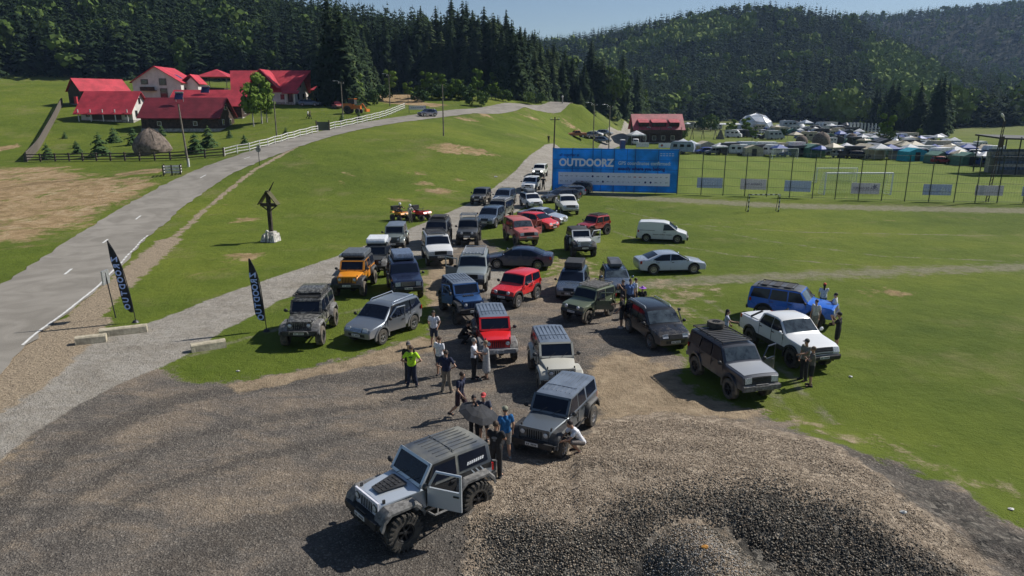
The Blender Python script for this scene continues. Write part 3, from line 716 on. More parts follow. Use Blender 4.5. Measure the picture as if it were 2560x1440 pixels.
o_ = far_tree_arrays(fx2, fy2, fz, (rng.random(len(fx2)) < .12).astype(int), 1)
tag(link('spruce_woodland', fast_mesh('spruce_woodland', *o_[0], M_SPR3)), 'bluish forest on the farthest ridge at the right', 'woodland', kind='stuff')
tag(link('beech_woodland', fast_mesh('beech_woodland', *o_[1], M_DEC2)), 'lighter trees among the forest of the farthest ridge', 'woodland', kind='stuff')
print('trees', len(lx), len(hx), len(fx2), 'bushes', nb)
# ------------------------------------------------------------------ vehicles
M_GLS = mat('dark_car_glass', (.008, .012, .024), rough=.09, var=.1, scale=2, spec=.32)
M_GLL = mat('pale_car_glass', (.05, .065, .075), rough=.06, var=.3, scale=2, spec=.8, coat=.5)
M_BLK = mat('black_plastic', (.028, .028, .030), rough=.62, var=.25, scale=6)
M_BLR = mat('black_hardtop', (.085, .092, .105), rough=.42, var=.25, scale=1.2, spec=.6)
M_RUB = mat('tyre_rubber', (.030, .029, .028), rough=.9, scale=5, col2=(.085, .075, .062))
M_MUD = mat('muddy_tyre_rubber', (.050, .045, .040), rough=.95, scale=4, col2=(.16, .135, .105))
M_ALU = mat('alloy_wheel', (.42, .42, .43), rough=.35, metal=.8, var=.1)
M_STL = mat('dark_steel_wheel', (.05, .05, .052), rough=.5, metal=.5, var=.2)
M_CHR = mat('bright_metal_trim', (.62, .63, .65), rough=.22, metal=.9, var=.05)
M_LAM = mat('headlamp_glass', (.55, .57, .60), rough=.12, var=.15, scale=20, spec=.9, coat=.8)
M_RED = mat('red_lamp_glass', (.35, .01, .012), rough=.2, coat=.5)
M_AMB = mat('amber_lamp_glass', (.55, .18, .02), rough=.2, coat=.5)
M_PLT = mat('number_plate', (.68, .68, .66), rough=.5, scale=60, col2=(.50, .50, .50))
M_DRK = mat('dark_interior', (.010, .010, .011), rough=.9)
M_ALM = mat('silver_awning_case', (.50, .51, .53), rough=.35, metal=.6, var=.1)

def wheel(parent, x, y, r, w, rim=M_ALU, tyre=M_RUB, rr=.6, offroad=False, spokes=6, z=None):
    z = r if z is None else z; sd = 1 if y > 0 else -1
    mb = MB(); ri = r * rr
    mb.lathe([(ri, -w/2*.8), (ri*1.06, -w/2), (r*.92, -w/2), (r*.985, -w*.40), (r, -w*.2), (r, w*.2), (r*.985, w*.40), (r*.92, w/2), (ri*1.06, w/2), (ri, w/2*.8)], n=30, closed=True)
    if offroad:
        nb = 22
        for i in range(nb):
            for s in (-1, 1):
                a = 2 * math.pi * (i + (.25 if s > 0 else -.25)) / nb
                mb.box((math.cos(a) * r * .985, s * w * .34, math.sin(a) * r * .985), (.075 * r / .5, w * .34, .070), rotm(0, math.pi / 2 - a - math.pi / 2, 0), taper=.8)
                mb.box((math.cos(a) * r * .90, s * w * .50, math.sin(a) * r * .90), (.12 * r / .5, .035, .050), rotm(0, -a, 0))
    t = mb.build('wheel', tyre, parent); t.location = (x, y, z)
    m2 = MB(); o = sd * w * .30
    m2.lathe([(ri*1.02, sd*w*.47), (ri*.90, sd*w*.46), (ri*.84, o), (ri*.84, -sd*w*.3)], n=24)
    m2.lathe([(ri*.86, o - sd*.07), (.02, o - sd*.07)], n=24, mi=1)
    for i in range(spokes):
        a = 2 * math.pi * i / spokes + .3
        m2.box((math.cos(a) * ri * .5, o + sd*.012, math.sin(a) * ri * .5), (ri * .78, .03, ri * .20), rotm(0, -a, 0))
    m2.lathe([(ri*.24, o), (ri*.22, o + sd*.045), (.001, o + sd*.05)], n=12)
    m2.build('rim', [rim, M_DRK], t)
    return t

# side outlines from the rear bumper over the roof to the front bumper; windows; windscreen and rear window paths
ARCH = {
 'box': dict(L=4.8, W=1.90, wb=2.85, xf=1.45, r=.40, zb=.52, belt=1.22, tum=.17, plan=.10,
   up=[(-2.33,.52),(-2.40,.72),(-2.40,1.0),(-2.38,1.22),(-2.30,1.80),(-2.20,1.90),(-1.2,1.96),(.3,1.955),(.56,1.90),(1.02,1.33),(1.16,1.29),(2.0,1.25),(2.27,1.21),(2.37,1.12),(2.39,.80),(2.33,.52)],
   ws=[(.975,1.385),(.60,1.85)], rw=[(-2.375,1.28),(-2.305,1.74)],
   win=[[(.88,1.27),(.52,1.80),(-.08,1.82),(-.08,1.25)],[(-.16,1.25),(-.16,1.82),(-1.02,1.82),(-1.10,1.25)],[(-1.19,1.26),(-1.11,1.82),(-2.08,1.79),(-2.22,1.28)]],
   grille=(.86,1.13,.50), lamp=(.88,1.13,.54,.90), round=False),
 'suv': dict(L=4.6, W=1.85, wb=2.65, xf=1.38, r=.37, zb=.40, belt=1.08, tum=.24, plan=.16,
   up=[(-2.18,.40),(-2.28,.62),(-2.28,.92),(-2.22,1.12),(-2.02,1.56),(-1.85,1.68),(-1.0,1.75),(.1,1.74),(.42,1.68),(1.14,1.12),(1.30,1.07),(1.95,.98),(2.18,.88),(2.28,.70),(2.24,.40)],
   ws=[(1.08,1.165),(.49,1.63)], rw=[(-2.19,1.17),(-2.03,1.53)],
   win=[[(.93,1.13),(.40,1.58),(-.12,1.63),(-.15,1.08)],[(-.22,1.08),(-.19,1.63),(-.98,1.61),(-1.02,1.09)],[(-1.12,1.12),(-1.08,1.60),(-1.78,1.53),(-2.0,1.22)]],
   grille=(.70,.90,.42), lamp=(.76,.95,.46,.82), round=False),
 'jimny': dict(L=3.5, W=1.62, wb=2.2, xf=1.12, r=.36, zb=.50, belt=1.10, tum=.13, plan=.08,
   up=[(-1.58,.50),(-1.64,.70),(-1.64,1.0),(-1.62,1.14),(-1.55,1.58),(-1.47,1.67),(-.6,1.71),(.1,1.70),(.26,1.66),(.56,1.14),(.68,1.08),(1.40,1.00),(1.58,.94),(1.64,.80),(1.62,.50)],
   ws=[(.545,1.18),(.30,1.60)], rw=[(-1.615,1.16),(-1.555,1.54)],
   win=[[(.44,1.12),(.22,1.58),(-.46,1.59),(-.46,1.12)],[(-.62,1.15),(-.62,1.57),(-1.38,1.54),(-1.46,1.18)]],
   grille=(.72,.92,.36), lamp=(.74,.92,.40,.62), round=True),
 'sedan': dict(L=4.85, W=1.86, wb=2.84, xf=1.45, r=.33, zb=.26, belt=.96, tum=.36, plan=.16,
   up=[(-2.28,.28),(-2.40,.50),(-2.42,.82),(-2.36,1.0),(-2.20,1.06),(-1.80,1.08),(-1.0,1.40),(-.6,1.455),(.0,1.47),(.32,1.43),(1.14,1.0),(1.32,.96),(1.98,.85),(2.26,.74),(2.40,.56),(2.34,.24)],
   ws=[(1.08,1.04),(.42,1.385)], rw=[(-1.74,1.11),(-1.07,1.38)],
   win=[[(.95,1.0),(.36,1.34),(-.14,1.37),(-.20,.97)],[(-.27,.97),(-.22,1.37),(-.78,1.34),(-1.40,1.08),(-1.22,.97)]],
   grille=(.55,.72,.36), lamp=(.60,.76,.48,.84), round=False),
 'hatch': dict(L=4.15, W=1.78, wb=2.53, xf=1.25, r=.33, zb=.30, belt=1.0, tum=.30, plan=.18,
   up=[(-1.92,.32),(-2.04,.55),(-2.06,.86),(-1.98,1.05),(-1.72,1.42),(-1.5,1.50),(-.7,1.56),(.0,1.56),(.30,1.52),(1.02,1.06),(1.18,1.0),(1.70,.90),(1.94,.78),(2.07,.58),(2.0,.28)],
   ws=[(.96,1.10),(.37,1.475)], rw=[(-1.95,1.10),(-1.75,1.375)],
   win=[[(.80,1.05),(.28,1.42),(-.22,1.46),(-.26,1.0)],[(-.33,1.0),(-.29,1.46),(-.98,1.43),(-1.45,1.12),(-1.3,1.02)]],
   grille=(.55,.70,.34), lamp=(.66,.84,.46,.80), round=False),
 'van': dict(L=4.4, W=1.80, wb=2.68, xf=1.36, r=.32, zb=.26, belt=1.05, tum=.13, plan=.14,
   up=[(-2.12,.30),(-2.19,.52),(-2.19,.95),(-2.14,1.3),(-2.05,1.68),(-1.92,1.78),(-1.0,1.83),(.1,1.81),(.52,1.72),(1.34,1.12),(1.5,1.05),(1.92,.93),(2.12,.80),(2.19,.58),(2.14,.26)],
   ws=[(1.28,1.165),(.60,1.66)], rw=[(-2.165,1.12),(-2.075,1.58)],
   win=[[(1.18,1.13),(.56,1.60),(.16,1.60),(.10,1.06)]],
   grille=(.58,.72,.36), lamp=(.66,.88,.46,.80), round=False),
 'pickup': dict(L=5.35, W=1.92, wb=3.22, xf=1.68, r=.41, zb=.55, belt=1.32, tum=.26, plan=.10,
   up=[(-2.58,.55),(-2.66,.80),(-2.66,1.20),(-2.60,1.33),(-1.14,1.37),(-.98,1.42),(-.80,1.86),(-.52,1.94),(.25,1.96),(.55,1.90),(1.16,1.36),(1.34,1.30),(2.28,1.21),(2.56,1.12),(2.66,.92),(2.60,.55)],
   ws=[(1.10,1.41),(.61,1.855)], rw=[(-.965,1.455),(-.815,1.82)],
   win=[[(.98,1.36),(.52,1.80),(.14,1.83),(.12,1.33)],[(.05,1.33),(.07,1.83),(-.62,1.80),(-.84,1.35)]],
   grille=(.84,1.12,.56), lamp=(.90,1.12,.58,.90), round=False),
}
ARCH['wagon'] = dict(ARCH['sedan'], up=[(-2.30,.28),(-2.40,.50),(-2.40,.82),(-2.34,1.02),(-2.08,1.34),(-1.85,1.42),(-1.2,1.47),(.0,1.48),(.32,1.43),(1.14,1.0),(1.32,.96),(1.98,.85),(2.26,.74),(2.40,.56),(2.34,.24)],
   rw=[(-2.30,1.07),(-2.11,1.30)], win=ARCH['sedan']['win'][:1] + [[(-.27,.97),(-.22,1.37),(-1.0,1.37),(-1.05,.97)],[(-1.12,.98),(-1.08,1.36),(-1.75,1.33),(-2.02,1.08)]])

class Body:
    def __init__(s, A, lift, half=None):
        s.A = A; s.lift = lift; s.W = A['W']; s.L = A['L']; s._h = half
    def half(s, x, z):
        if s._h: return s._h(x, z - s.lift)
        A = s.A; zz = z - s.lift; h = s.W / 2
        k = max(0, (abs(x) - .30 * s.L) / (.20 * s.L)); h *= 1 - A['plan'] * k * k
        if zz > A['belt']: h -= A['tum'] * (zz - A['belt'])
        elif zz < .7: h -= .06 * (.7 - zz)
        return h
    def loft(s, mb, up, axles, ra, rz, zb, mi=0, ts=(-1,-.965,-.86,-.45,0,.45,.86,.965,1), ins=(.055,.018,0,0,0,0,0,.018,.055), trap=False):
        low = []
        for xa in axles:
            if trap:
                low += [(xa + ra * 1.05, zb), (xa + ra * .70, rz + ra * .72), (xa + ra * .45, rz + ra * .9), (xa - ra * .55, rz + ra * .9), (xa - ra * .85, rz + ra * .6), (xa - ra * 1.05, zb)]
            else:
                a0 = math.asin(max(-.9, min(.9, (zb - rz) / ra)))
                for i in range(9):
                    a = a0 + (math.pi - 2 * a0) * i / 8; low.append((xa + ra * math.cos(a), rz + ra * math.sin(a)))
        P = [(x, z + s.lift) for x, z in up] + [(x, z) for x, z in low]
        P = np.array(P); n = len(P)
        nx_ = np.roll(P, -1, 0) - np.roll(P, 1, 0); nr = np.stack([-nx_[:, 1], nx_[:, 0]], 1); nr /= np.linalg.norm(nr, axis=1)[:, None] + 1e-9
        nr = -nr if ((P[:, 0] * np.roll(P[:, 1], -1) - P[:, 1] * np.roll(P[:, 0], -1)).sum() < 0) else nr   # inward
        nr = -nr if False else nr
        c = P.mean(0)
        V = []
        for t, q in zip(ts, ins):
            Q = P + nr * q
            for i, (x, z) in enumerate(Q):
                V.append((x, t * s.half(P[i, 0], P[i, 1]), z - s.crown(P[i, 1]) * t ** 2))
        fs = []
        for k in range(len(ts) - 1):
            for i in range(n): fs.append((k*n+i, k*n+(i+1)%n, (k+1)*n+(i+1)%n, (k+1)*n+i))
        fs += [tuple(range(n)), tuple(range(len(ts)*n-1, (len(ts)-1)*n-1, -1))]
        mb.add(V, fs, mi)
    def crown(s, z): return .045 if z - s.lift > .8 else 0.0
    def patch(s, mb, path, t0, t1, off=.012, mi=0, nt=6, th=.03):
        path = [(x, z + s.lift) for x, z in path]; V = []; m = len(path)
        for d in (off, off - th):
            for i, (x, z) in enumerate(path):
                a = path[max(i-1, 0)]; b = path[min(i+1, m-1)]; dx, dz = b[0]-a[0], b[1]-a[1]; l = math.hypot(dx, dz) + 1e-9
                nx_, nz_ = dz / l, -dx / l
                if (nx_ * x + nz_ * .6) < 0: nx_, nz_ = -nx_, -nz_
                if abs(nx_) < .5 and nz_ < 0: nx_, nz_ = -nx_, -nz_
                for j in range(nt + 1):
                    t = t0 + (t1 - t0) * j / nt
                    V.append((x + nx_ * d, t * s.half(x, z), z + nz_ * d - s.crown(z) * t * t))
        k = nt + 1; fs = []
        q = m * k
        for i in range(m - 1):
            for j in range(nt):
                a = i*k+j; fs += [(a, a+1, a+k+1, a+k), (q+a, q+a+k, q+a+k+1, q+a+1)]
        for j in range(nt): fs += [(j, q+j, q+j+1, j+1), ((m-1)*k+j, (m-1)*k+j+1, q+(m-1)*k+j+1, q+(m-1)*k+j)]
        for i in range(m - 1): fs += [(i*k, (i+1)*k, q+(i+1)*k, q+i*k), (i*k+nt, q+i*k+nt, q+(i+1)*k+nt, (i+1)*k+nt)]
        mb.add(V, fs, mi)
    def side(s, mb, poly, off=.008, mi=0, sides=(-1, 1), th=.03):
        for sd in sides:
            o = [(x, sd * (s.half(x, z + s.lift) + off), z + s.lift) for x, z in poly]; i_ = [(x, sd * (s.half(x, z + s.lift) + off - th), z + s.lift) for x, z in poly]
            n = len(poly); mb.add(o + i_, [tuple(range(n)), tuple(range(2*n-1, n-1, -1))] + [(a, (a+1)%n, n+(a+1)%n, n+a) for a in range(n)], mi)

def plate(par, x, z, y=0.0, w=.48, slope=0.0, sgn=1):
    mb = MB(); mb.box((x, y, z), (.018, w, .115))
    for k in range(7):
        if k != 2: mb.box((x + sgn*.011, y - w*.36 + k * w * .12, z), (.004, w * .065, .065), mi=1)
    mb.build('number_plate', [M_PLT, M_BLK], par)
def mirrors(par, x, y, z, m, sides=(-1, 1)):
    for sd in sides:
        mb = MB(); mb.cyl((x, sd*(y-.03), z-.05), (x+.02, sd*(y+.10), z-.02), .02, .02, 6); mb.ell((x, sd*(y+.16), z+.03), (.07, .10, .09), 10, 6); mb.build('wing_mirror', m, par)
def rack(par, x0, x1, w, z, m=M_BLK, cross=8, rail=.10, label=None):
    mb = MB(); y = w / 2
    for sy in (-1, 1):
        mb.tube([(x0, sy*y, z+rail), (x1, sy*y, z+rail)], .022); mb.tube([(x0, sy*y, z+.03), (x1, sy*y, z+.03)], .016)
        for i in range(5):
            x = x0 + (x1-x0)*i/4; mb.cyl((x, sy*y, z-.06), (x, sy*y, z+rail), .016, .016, 6)
    for x in (x0, x1): mb.tube([(x, -y, z+rail), (x, y, z+rail)], .022)
    for i in range(cross):
        x = x0 + (x1-x0)*(i+.5)/cross; mb.box((x, 0, z+.03), ((x1-x0)/cross*.55, w, .022))
    o = mb.build('roof_rack', m, par)
    if label: o['label'] = label
    return o
def roofbox(par, x0, x1, w, z, h, m, name='roof_tent', nose=.25, y=0.0):
    mb = MB(); pr = [(x0, z), (x0+.02, z+h*.8), (x0+.10, z+h), (x1-nose*.6, z+h), (x1-.03, z+h*.62), (x1, z+h*.3), (x1-.06, z)]
    n = len(pr); V = []; ts = (-1, -.94, -.8, .8, .94, 1); 
    for t in ts:
        q = 1 - (.05 if abs(t) == 1 else 0)
        for a, b in pr: V.append((a if abs(t) < 1 else (a - (x0+x1)/2) * .97 + (x0+x1)/2, y + t * w / 2, z + (b - z) * (q if abs(t) == 1 else 1)))
    fs = [(k*n+i, k*n+(i+1)%n, (k+1)*n+(i+1)%n, (k+1)*n+i) for k in range(len(ts)-1) for i in range(n)] + [tuple(range(n)), tuple(range(len(ts)*n-1, (len(ts)-1)*n-1, -1))]
    mb.add(V, fs)
    for x in (x0 + .3, x1 - .35): mb.box((x, y, z - .05), (.05, w * .95, .10))
    return mb.build(name, m, par)
def hinged(par, A, B, hx, sd, pts_out, winpoly, ang, m, mats, lift, name='door'):
    """a door standing open: outline in (x,z), hinged on its front edge"""
    mb = MB(); z_ = lift; T = .05
    out = [(x - hx, z + z_) for x, z in pts_out]; win = [(x - hx, z + z_) for x, z in winpoly]
    xs = [p[0] for p in out]; zmid = min(p[1] for p in win)
    lowp = [p for p in out if p[1] <= zmid + .001]
    x0, x1 = min(xs), max(xs); zlo = min(p[1] for p in out); ztop = max(p[1] for p in out)
    mb.prism([(x0, zlo), (x1, zlo), (x1, zmid), (x0, zmid)], -T, 0)
    wx = sorted(win, key=lambda p: p[0])
    top = [p for p in out if p[1] > zmid + .05]; tx0, tx1 = min(p[0] for p in top), max(p[0] for p in top)
    for a, b in (((x0 + .03, zmid), (tx0 + .03, ztop - .03)), ((tx0, ztop - .03), (tx1, ztop - .03)), ((tx1 - .02, ztop - .02), (x1 - .03, zmid))):
        mb.cyl((a[0], -T/2, a[1]), (b[0], -T/2, b[1]), .035, .035, 6)
    mb.box(((x0+x1)/2, -T - .012, zlo + (zmid-zlo)*.55), ((x1-x0)*.82, .02, (zmid-zlo)*.6), mi=1)
    o = mb.build(name, [m, M_BLK], par); o.location = (hx, sd * (B.half(hx, 1 + lift) + .03), 0)
    if sd < 0: o.scale = (1, -1, 1)
    o.rotation_euler = (0, 0, -sd * ang if sd > 0 else ang)
    h2 = MB(); h2.box(((x0 + .15), .015, zmid - .12), (.16, .03, .04)); hh = h2.build('handle', M_BLK, o)
    return o

def car(kind, label, cat, col, name=None, top=None, lift=0.0, r=None, tw=.25, rim=M_ALU, tyre=M_RUB, offroad=False, glass=None, bumper=None, flare=None, group='off-road cars and other vehicles parked in the field', s=1.0,
        rails=False, spokes=6, door=None, grille=M_BLK, plate_f=True, lampm=None, clad=False, extra=None, sx=1.0, ra=None, hood=None, chrome=False):
    A = ARCH[kind]; r = r or A['r']; B = Body(A, lift); t = empty(name or kind, label, cat, group=group)
    glass = glass or M_GLS; ra = ra or (A['r'] + .075 + max(0, lift * .25)); xr = A['xf'] - A['wb']; zb = A['zb'] + lift; hw = A['W'] / 2
    mats = [col]; mb = MB(); B.loft(mb, A['up'], (A['xf'], xr), ra, max(r, A['r'] + lift * .9) + .02, zb)
    mb.build('body', mats, t, angle=28)
    # underbody and arches
    ub = MB(); ub.box((0, 0, zb + .02), (A['L'] * .80, hw * 1.3, .22))
    for xa in (A['xf'], xr): ub.cyl((xa, -hw + .22, r), (xa, hw - .22, r), .055, .055, 8); ub.ell((xa, .1, r), (.16, .18, .15), 8, 5)
    ub.build('chassis', M_DRK, t)
    for xa in (A['xf'], xr):
        for sd in (1, -1): wheel(t, xa, sd * (hw - tw * .42 + (.05 if offroad else 0)), r, tw, rim, tyre, .60 if not offroad else .52, offroad, spokes)
    g = MB(); B.patch(g, A['ws'], -.90, .90, .012); g.build('windscreen', glass, t)
    g = MB(); B.patch(g, A['rw'], -.80, .80, .012); g.build('rear_window', M_GLS, t)
    for i, wp in enumerate(A['win']):
        for sd in (1, -1):
            g = MB(); B.side(g, wp, .006, 0, (sd,)); g.build('side_window', M_GLS, t)
    # front face
    xfm = max(p[0] for p in A['up']); up = A['up']
    def xz(z):    # front outline x at height z
        f = [p for p in up if p[0] > .93 * xfm or p is up[-1]]
        zs = [p[1] for p in f][::-1]; xs = [p[0] for p in f][::-1]; return float(np.interp(z, zs, xs))
    def fpath(z0, z1, n=3): return [(xz(z0 + (z1-z0)*i/(n-1)), z0 + (z1-z0)*i/(n-1)) for i in range(n)]
    z0, z1, tg = A['grille']; g = MB(); B.patch(g, fpath(z0, z1), -tg, tg, .014)
    for i in range(4):
        z = z0 + (z1-z0)*(i+.5)/4; B.patch(g, fpath(z - .012, z + .012, 2), -tg*.96, tg*.96, .030, mi=1)
    g.build('grille', [grille, M_CHR if chrome else M_BLK], t)
    lz0, lz1, lt0, lt1 = A['lamp']
    for sd in (1, -1):
        g = MB()
        if A['round']:
            zc = (lz0+lz1)/2; yc = sd * (lt0+lt1)/2 * hw; g.lathe([(.105, 0), (.10, .045), (.085, .055), (.001, .07)], 'x', (xz(zc) - .01, yc, zc + lift), 14)
        else: B.patch(g, fpath(lz0, lz1), sd*lt0, sd*lt1, .020)
        g.build('headlight', lampm or M_LAM, t)
        g = MB(); zt = A['belt']; B.side(g, [(-A['L']/2*.955, zt-.22), (-A['L']/2*.955, zt-.02), (-A['L']/2*.90, zt), (-A['L']/2*.90, zt-.20)], .01, 0, (sd,)); g.build('tail_light', M_RED, t)
    # bumpers
    bz = A['grille'][0] - .10; bm_ = bumper or (M_BLK if A['round'] or kind in ('box', 'pickup') else None)
    if bm_:
        g = MB(); B.patch(g, [(xfm - .03, A['zb']), (xfm + .03, A['zb'] + .06), (xfm + .03, bz - .03), (xfm - .01, bz + .02)], -1.0, 1.0, .05, nt=10, th=.14); g.build('bumper', bm_, t)
        xm = min(p[0] for p in up); g = MB(); B.patch(g, [(xm + .03, A['zb']), (xm, A['zb'] + .08), (xm, bz - .05)], -1.0, 1.0, .05, nt=10, th=.14); g.build('bumper', bm_, t)
    else:
        g = MB(); B.patch(g, fpath(A['zb'] + .08, A['grille'][0] - .08), -.62, .62, .010); g.build('air_intake', M_BLK, t)
    if plate_f: plate(t, xfm + (.10 if bm_ else .035), bz + lift - .04)
    if flare or clad:
        for xa in (A['xf'], xr):
            for sd in (1, -1):
                g = MB(); V = []; rz_ = max(r, A['r'] + lift * .9) + .02; n = 12; a0 = -.25
                for ri, off in ((ra - .02, .045), (ra + .075, .045), (ra + .085, -.02), (ra - .02, -.06)):
                    for i in range(n + 1):
                        a = a0 + (math.pi - 2 * a0) * i / n; x = xa + ri * math.cos(a); z = rz_ + ri * math.sin(a); V.append((x, sd * (B.half(x, z) + off), z))
                fs = []
                for q in range(4):
                    for i in range(n): fs.append((q*(n+1)+i, q*(n+1)+i+1, ((q+1)%4)*(n+1)+i+1, ((q+1)%4)*(n+1)+i))
                g.add(V, fs); g.build('wheel_arch_trim', flare or M_BLK, t)
    if clad:
        g = MB(); B.side(g, [(A['xf'] - ra - .02, A['zb'] - .02), (A['xf'] - ra - .02, A['zb'] + .20), (xr + ra + .02, A['zb'] + .20), (xr + ra + .02, A['zb'] - .02)], .025); g.build('side_cladding', M_BLK, t)
    # door seams and handles, roof parts
    g = MB(); wb_ = A['win']; hz = A['belt'] - .12
    seams = sorted({round(w_[-1][0], 2) for w_ in wb_[:2]} | ({round(wb_[0][0][0] + .02, 2)}))
    for sd in (1, -1):
        for x in seams: g = MB(); B.side(g, [(x - .006, A['zb'] + .06), (x - .006, A['belt'] - .02), (x + .006, A['belt'] - .02), (x + .006, A['zb'] + .06)], .003, 0, (sd,)); g.build('door_seam', M_BLK, t)
        for w_ in wb_[:2 if kind not in ('jimny', 'van') else 1]:
            x = w_[-1][0] + .14; g = MB(); B.side(g, [(x - .08, hz - .015), (x - .08, hz + .02), (x + .08, hz + .02), (x + .08, hz - .015)], .030, 0, (sd,)); g.build('door_handle', M_BLK, t)
    mirrors(t, A['win'][0][0][0] + .02, B.half(A['win'][0][0][0], A['belt'] + lift), A['belt'] + lift + .06, top if (top and kind == 'x') else (col if kind in ('sedan', 'van', 'pickup', 'hatch') else M_BLK))
    zr = max(p[1] for p in up) + lift
    if rails:
        for sd in (1, -1):
            yy = B.half(-.5, zr - .05) - .10; g = MB(); g.tube([(-1.7, sd*yy, zr - .08), (-1.6, sd*yy, zr + .02), (.1, sd*yy, zr + .03), (.25, sd*yy, zr - .06)], .022); g.build('roof_rail', M_BLK if rails is True else rails, t)
    if top:   # roof of another colour
        g = MB(); pr = [p for p in up if p[1] > zr - lift - .14]; B.patch(g, pr, -.985, .985, .012, nt=8); o = g.build('roof', top, t)
    if door:
        sd, ang = door; w0 = A['win'][0]; xb = w0[-1][0]; hx = w0[0][0] + .04
        zt = max(p[1] for p in w0)
        g = MB(); B.side(g, [(hx - .04, A['zb'] + .10), (hx - .04, w0[0][1]), (w0[1][0], zt + .02), (xb + .02, zt + .02), (xb + .02, A['zb'] + .10)], .014, 0, (sd,)); g.build('door_opening', M_DRK, t)
        hinged(t, A, B, hx, sd, [(xb, A['zb'] + .08), (hx, A['zb'] + .08), (hx, w0[0][1]), (w0[1][0], zt), (xb, zt)], [(xb, A['belt']), (w0[1][0], zt)], ang, col, None, lift)
    if extra: extra(t, B, A, zr)
    if s != 1.0: t.scale = (s, s, s)
    return t

def jeep(label, col, cat='off-road car', doors=2, lift=0.0, r=.41, tw=.27, top=M_BLR, fl=None, rim=M_ALU, tyre=M_RUB, offroad=False, group='off-road cars and other vehicles parked in the field', door=None, glass=None,
         grille_m=None, bumper=M_BLK, ridges=True, extra=None, lampm=None, plate_f=True, spare=True, name='jeep', frame=None, hood_panel=None, soft=False):
    fl = fl or M_BLK; glass = glass or M_GLS; grille_m = grille_m or col; frame = frame or col
    t = empty('off_road_car', label, cat, group=group)
    wb = 2.42 if doors == 2 else 2.95; xf = 1.45; xr = xf - wb; xb = xr - .66; hwc = .78
    A = dict(L=4.2, W=1.56, belt=1.22, tum=.14, plan=0)
    def half(x, z):
        if x > .80: h = .74 - .15 * min(1, (x - .80) / 1.15)
        elif x > .62: h = .78 - .04 * (x - .62) / .18
        else: h = .78
        if z > 1.22: h -= .15 * (z - 1.22)
        return h
    B = Body(A, lift, half); ra = .52
    up = [(xb, .58), (xb - .02, .8), (xb - .01, 1.20), (xb + .05, 1.235), (.60, 1.235), (.84, 1.225), (1.50, 1.19), (1.88, 1.145), (1.955, 1.08), (1.955, .72), (1.90, .60)]
    mb = MB(); B.loft(mb, up, (xf, xr), ra, .43 + lift, .58 + lift, trap=True, ins=(.03, .01, 0, 0, 0, 0, 0, .01, .03)); mb.build('body', col, t, angle=28)
    # hardtop
    rz = 1.82; ht = MB(); upT = [(xb + .0, 1.19), (xb + .06, 1.76), (xb + .12, 1.83), (-.5, 1.86), (.30, 1.85), (.42, 1.81), (.42, 1.78), (.36, 1.76), (.36, 1.70), (.55, 1.30), (.55, 1.19)]
    P_ = upT; B.loft(ht, P_, (), 1, 1, 1, ts=(-1.01,-.99,-.9,-.45,0,.45,.9,.99,1.01), ins=(.03, .006, 0, 0, 0, 0, 0, .006, .03))
    if ridges:
        for k in range(-3, 4):
            ht.box(((xb + .5) / 2 - .03, k * .175, 1.862 + lift - .045 * (k / 4.2) ** 2), (abs(xb) * .86, .022, .022))
        ht.box((-.42, 0, 1.866 + lift), (.02, 1.25, .02), mi=0)
    ht.build('hardtop' if not soft else 'soft_top', top, t, angle=30)
    # windscreen frame and glass
    ws0, ws1 = (.795, 1.235), (.43, 1.80); f = MB()
    q = lambda y0, u0, y1, u1: [(ws0[0] + (ws1[0]-ws0[0])*u, y * (1 - .02 * u), ws0[1] + (ws1[1]-ws0[1])*u + lift) for y, u in ((y0, u0), (y1, u0), (y1, u1), (y0, u1))]
    for a in (q(-.755, 0, .755, .12), q(-.735, .90, .735, 1.02), q(-.755, .0, -.665, 1.0), q(.665, 0, .755, 1.0)): f.slab(a, .06)
    f.build('windscreen_frame', frame, t)
    g = MB(); g.slab([(x - .015, y, z) for x, y, z in q(-.68, .10, .68, .92)], .02); g.build('windscreen', glass, t)
    for yy in (-.35, .18):
        w = MB(); w.cyl((ws0[0]+.05, yy, ws0[1]+lift+.03), (ws0[0]-.05, yy+.28, ws0[1]+lift+.21), .010, .010, 5)
        w.build('wiper', M_BLK, t)
    # side windows
    if doors == 2: wins = [[(.60, 1.27), (.36, 1.72), (-.38, 1.73), (-.38, 1.25)], [(-.50, 1.27), (-.50, 1.73), (xb + .20, 1.72), (xb + .15, 1.29)]]
    else: wins = [[(.60, 1.27), (.36, 1.72), (-.18, 1.73), (-.18, 1.25)], [(-.28, 1.25), (-.28, 1.73), (-.88, 1.73), (-.96, 1.25)], [(-1.10, 1.27), (-1.06, 1.73), (xb + .20, 1.72), (xb + .15, 1.29)]]
    for i, wp in enumerate(wins):
        last = i == len(wins) - 1
        for sd in (1, -1):
            if not last and not soft and not (door and door[0] == sd and i == 0):
                fr = MB(); cx = sum(p[0] for p in wp) / 4; cz = sum(p[1] for p in wp) / 4
                B.side(fr, [(cx + (x-cx)*1.13, cz + (z-cz)*1.12) for x, z in wp], .004, 0, (sd,)); fr.build('door_frame', col, t)
            g = MB(); B.side(g, wp, .013, 0, (sd,)); g.build('side_window', M_GLS, t)
    g = MB(); g.box((xb + .015, 0, 1.50 + lift), (.03, 1.05, .36), rotm(0, R(6), 0)); g.build('rear_window', M_GLS, t)
    # grille with seven slots, round lamps
    g = MB(); g.box((1.965, 0, .955 + lift), (.05, 1.17, .44)); g.box((1.975, 0, 1.12 + lift), (.05, 1.10, .08))
    for k in range(7): g.box((1.996, (k - 3) * .088, .95 + lift), (.012, .040, .31), mi=1)
    g.build('grille', [grille_m, M_DRK], t)
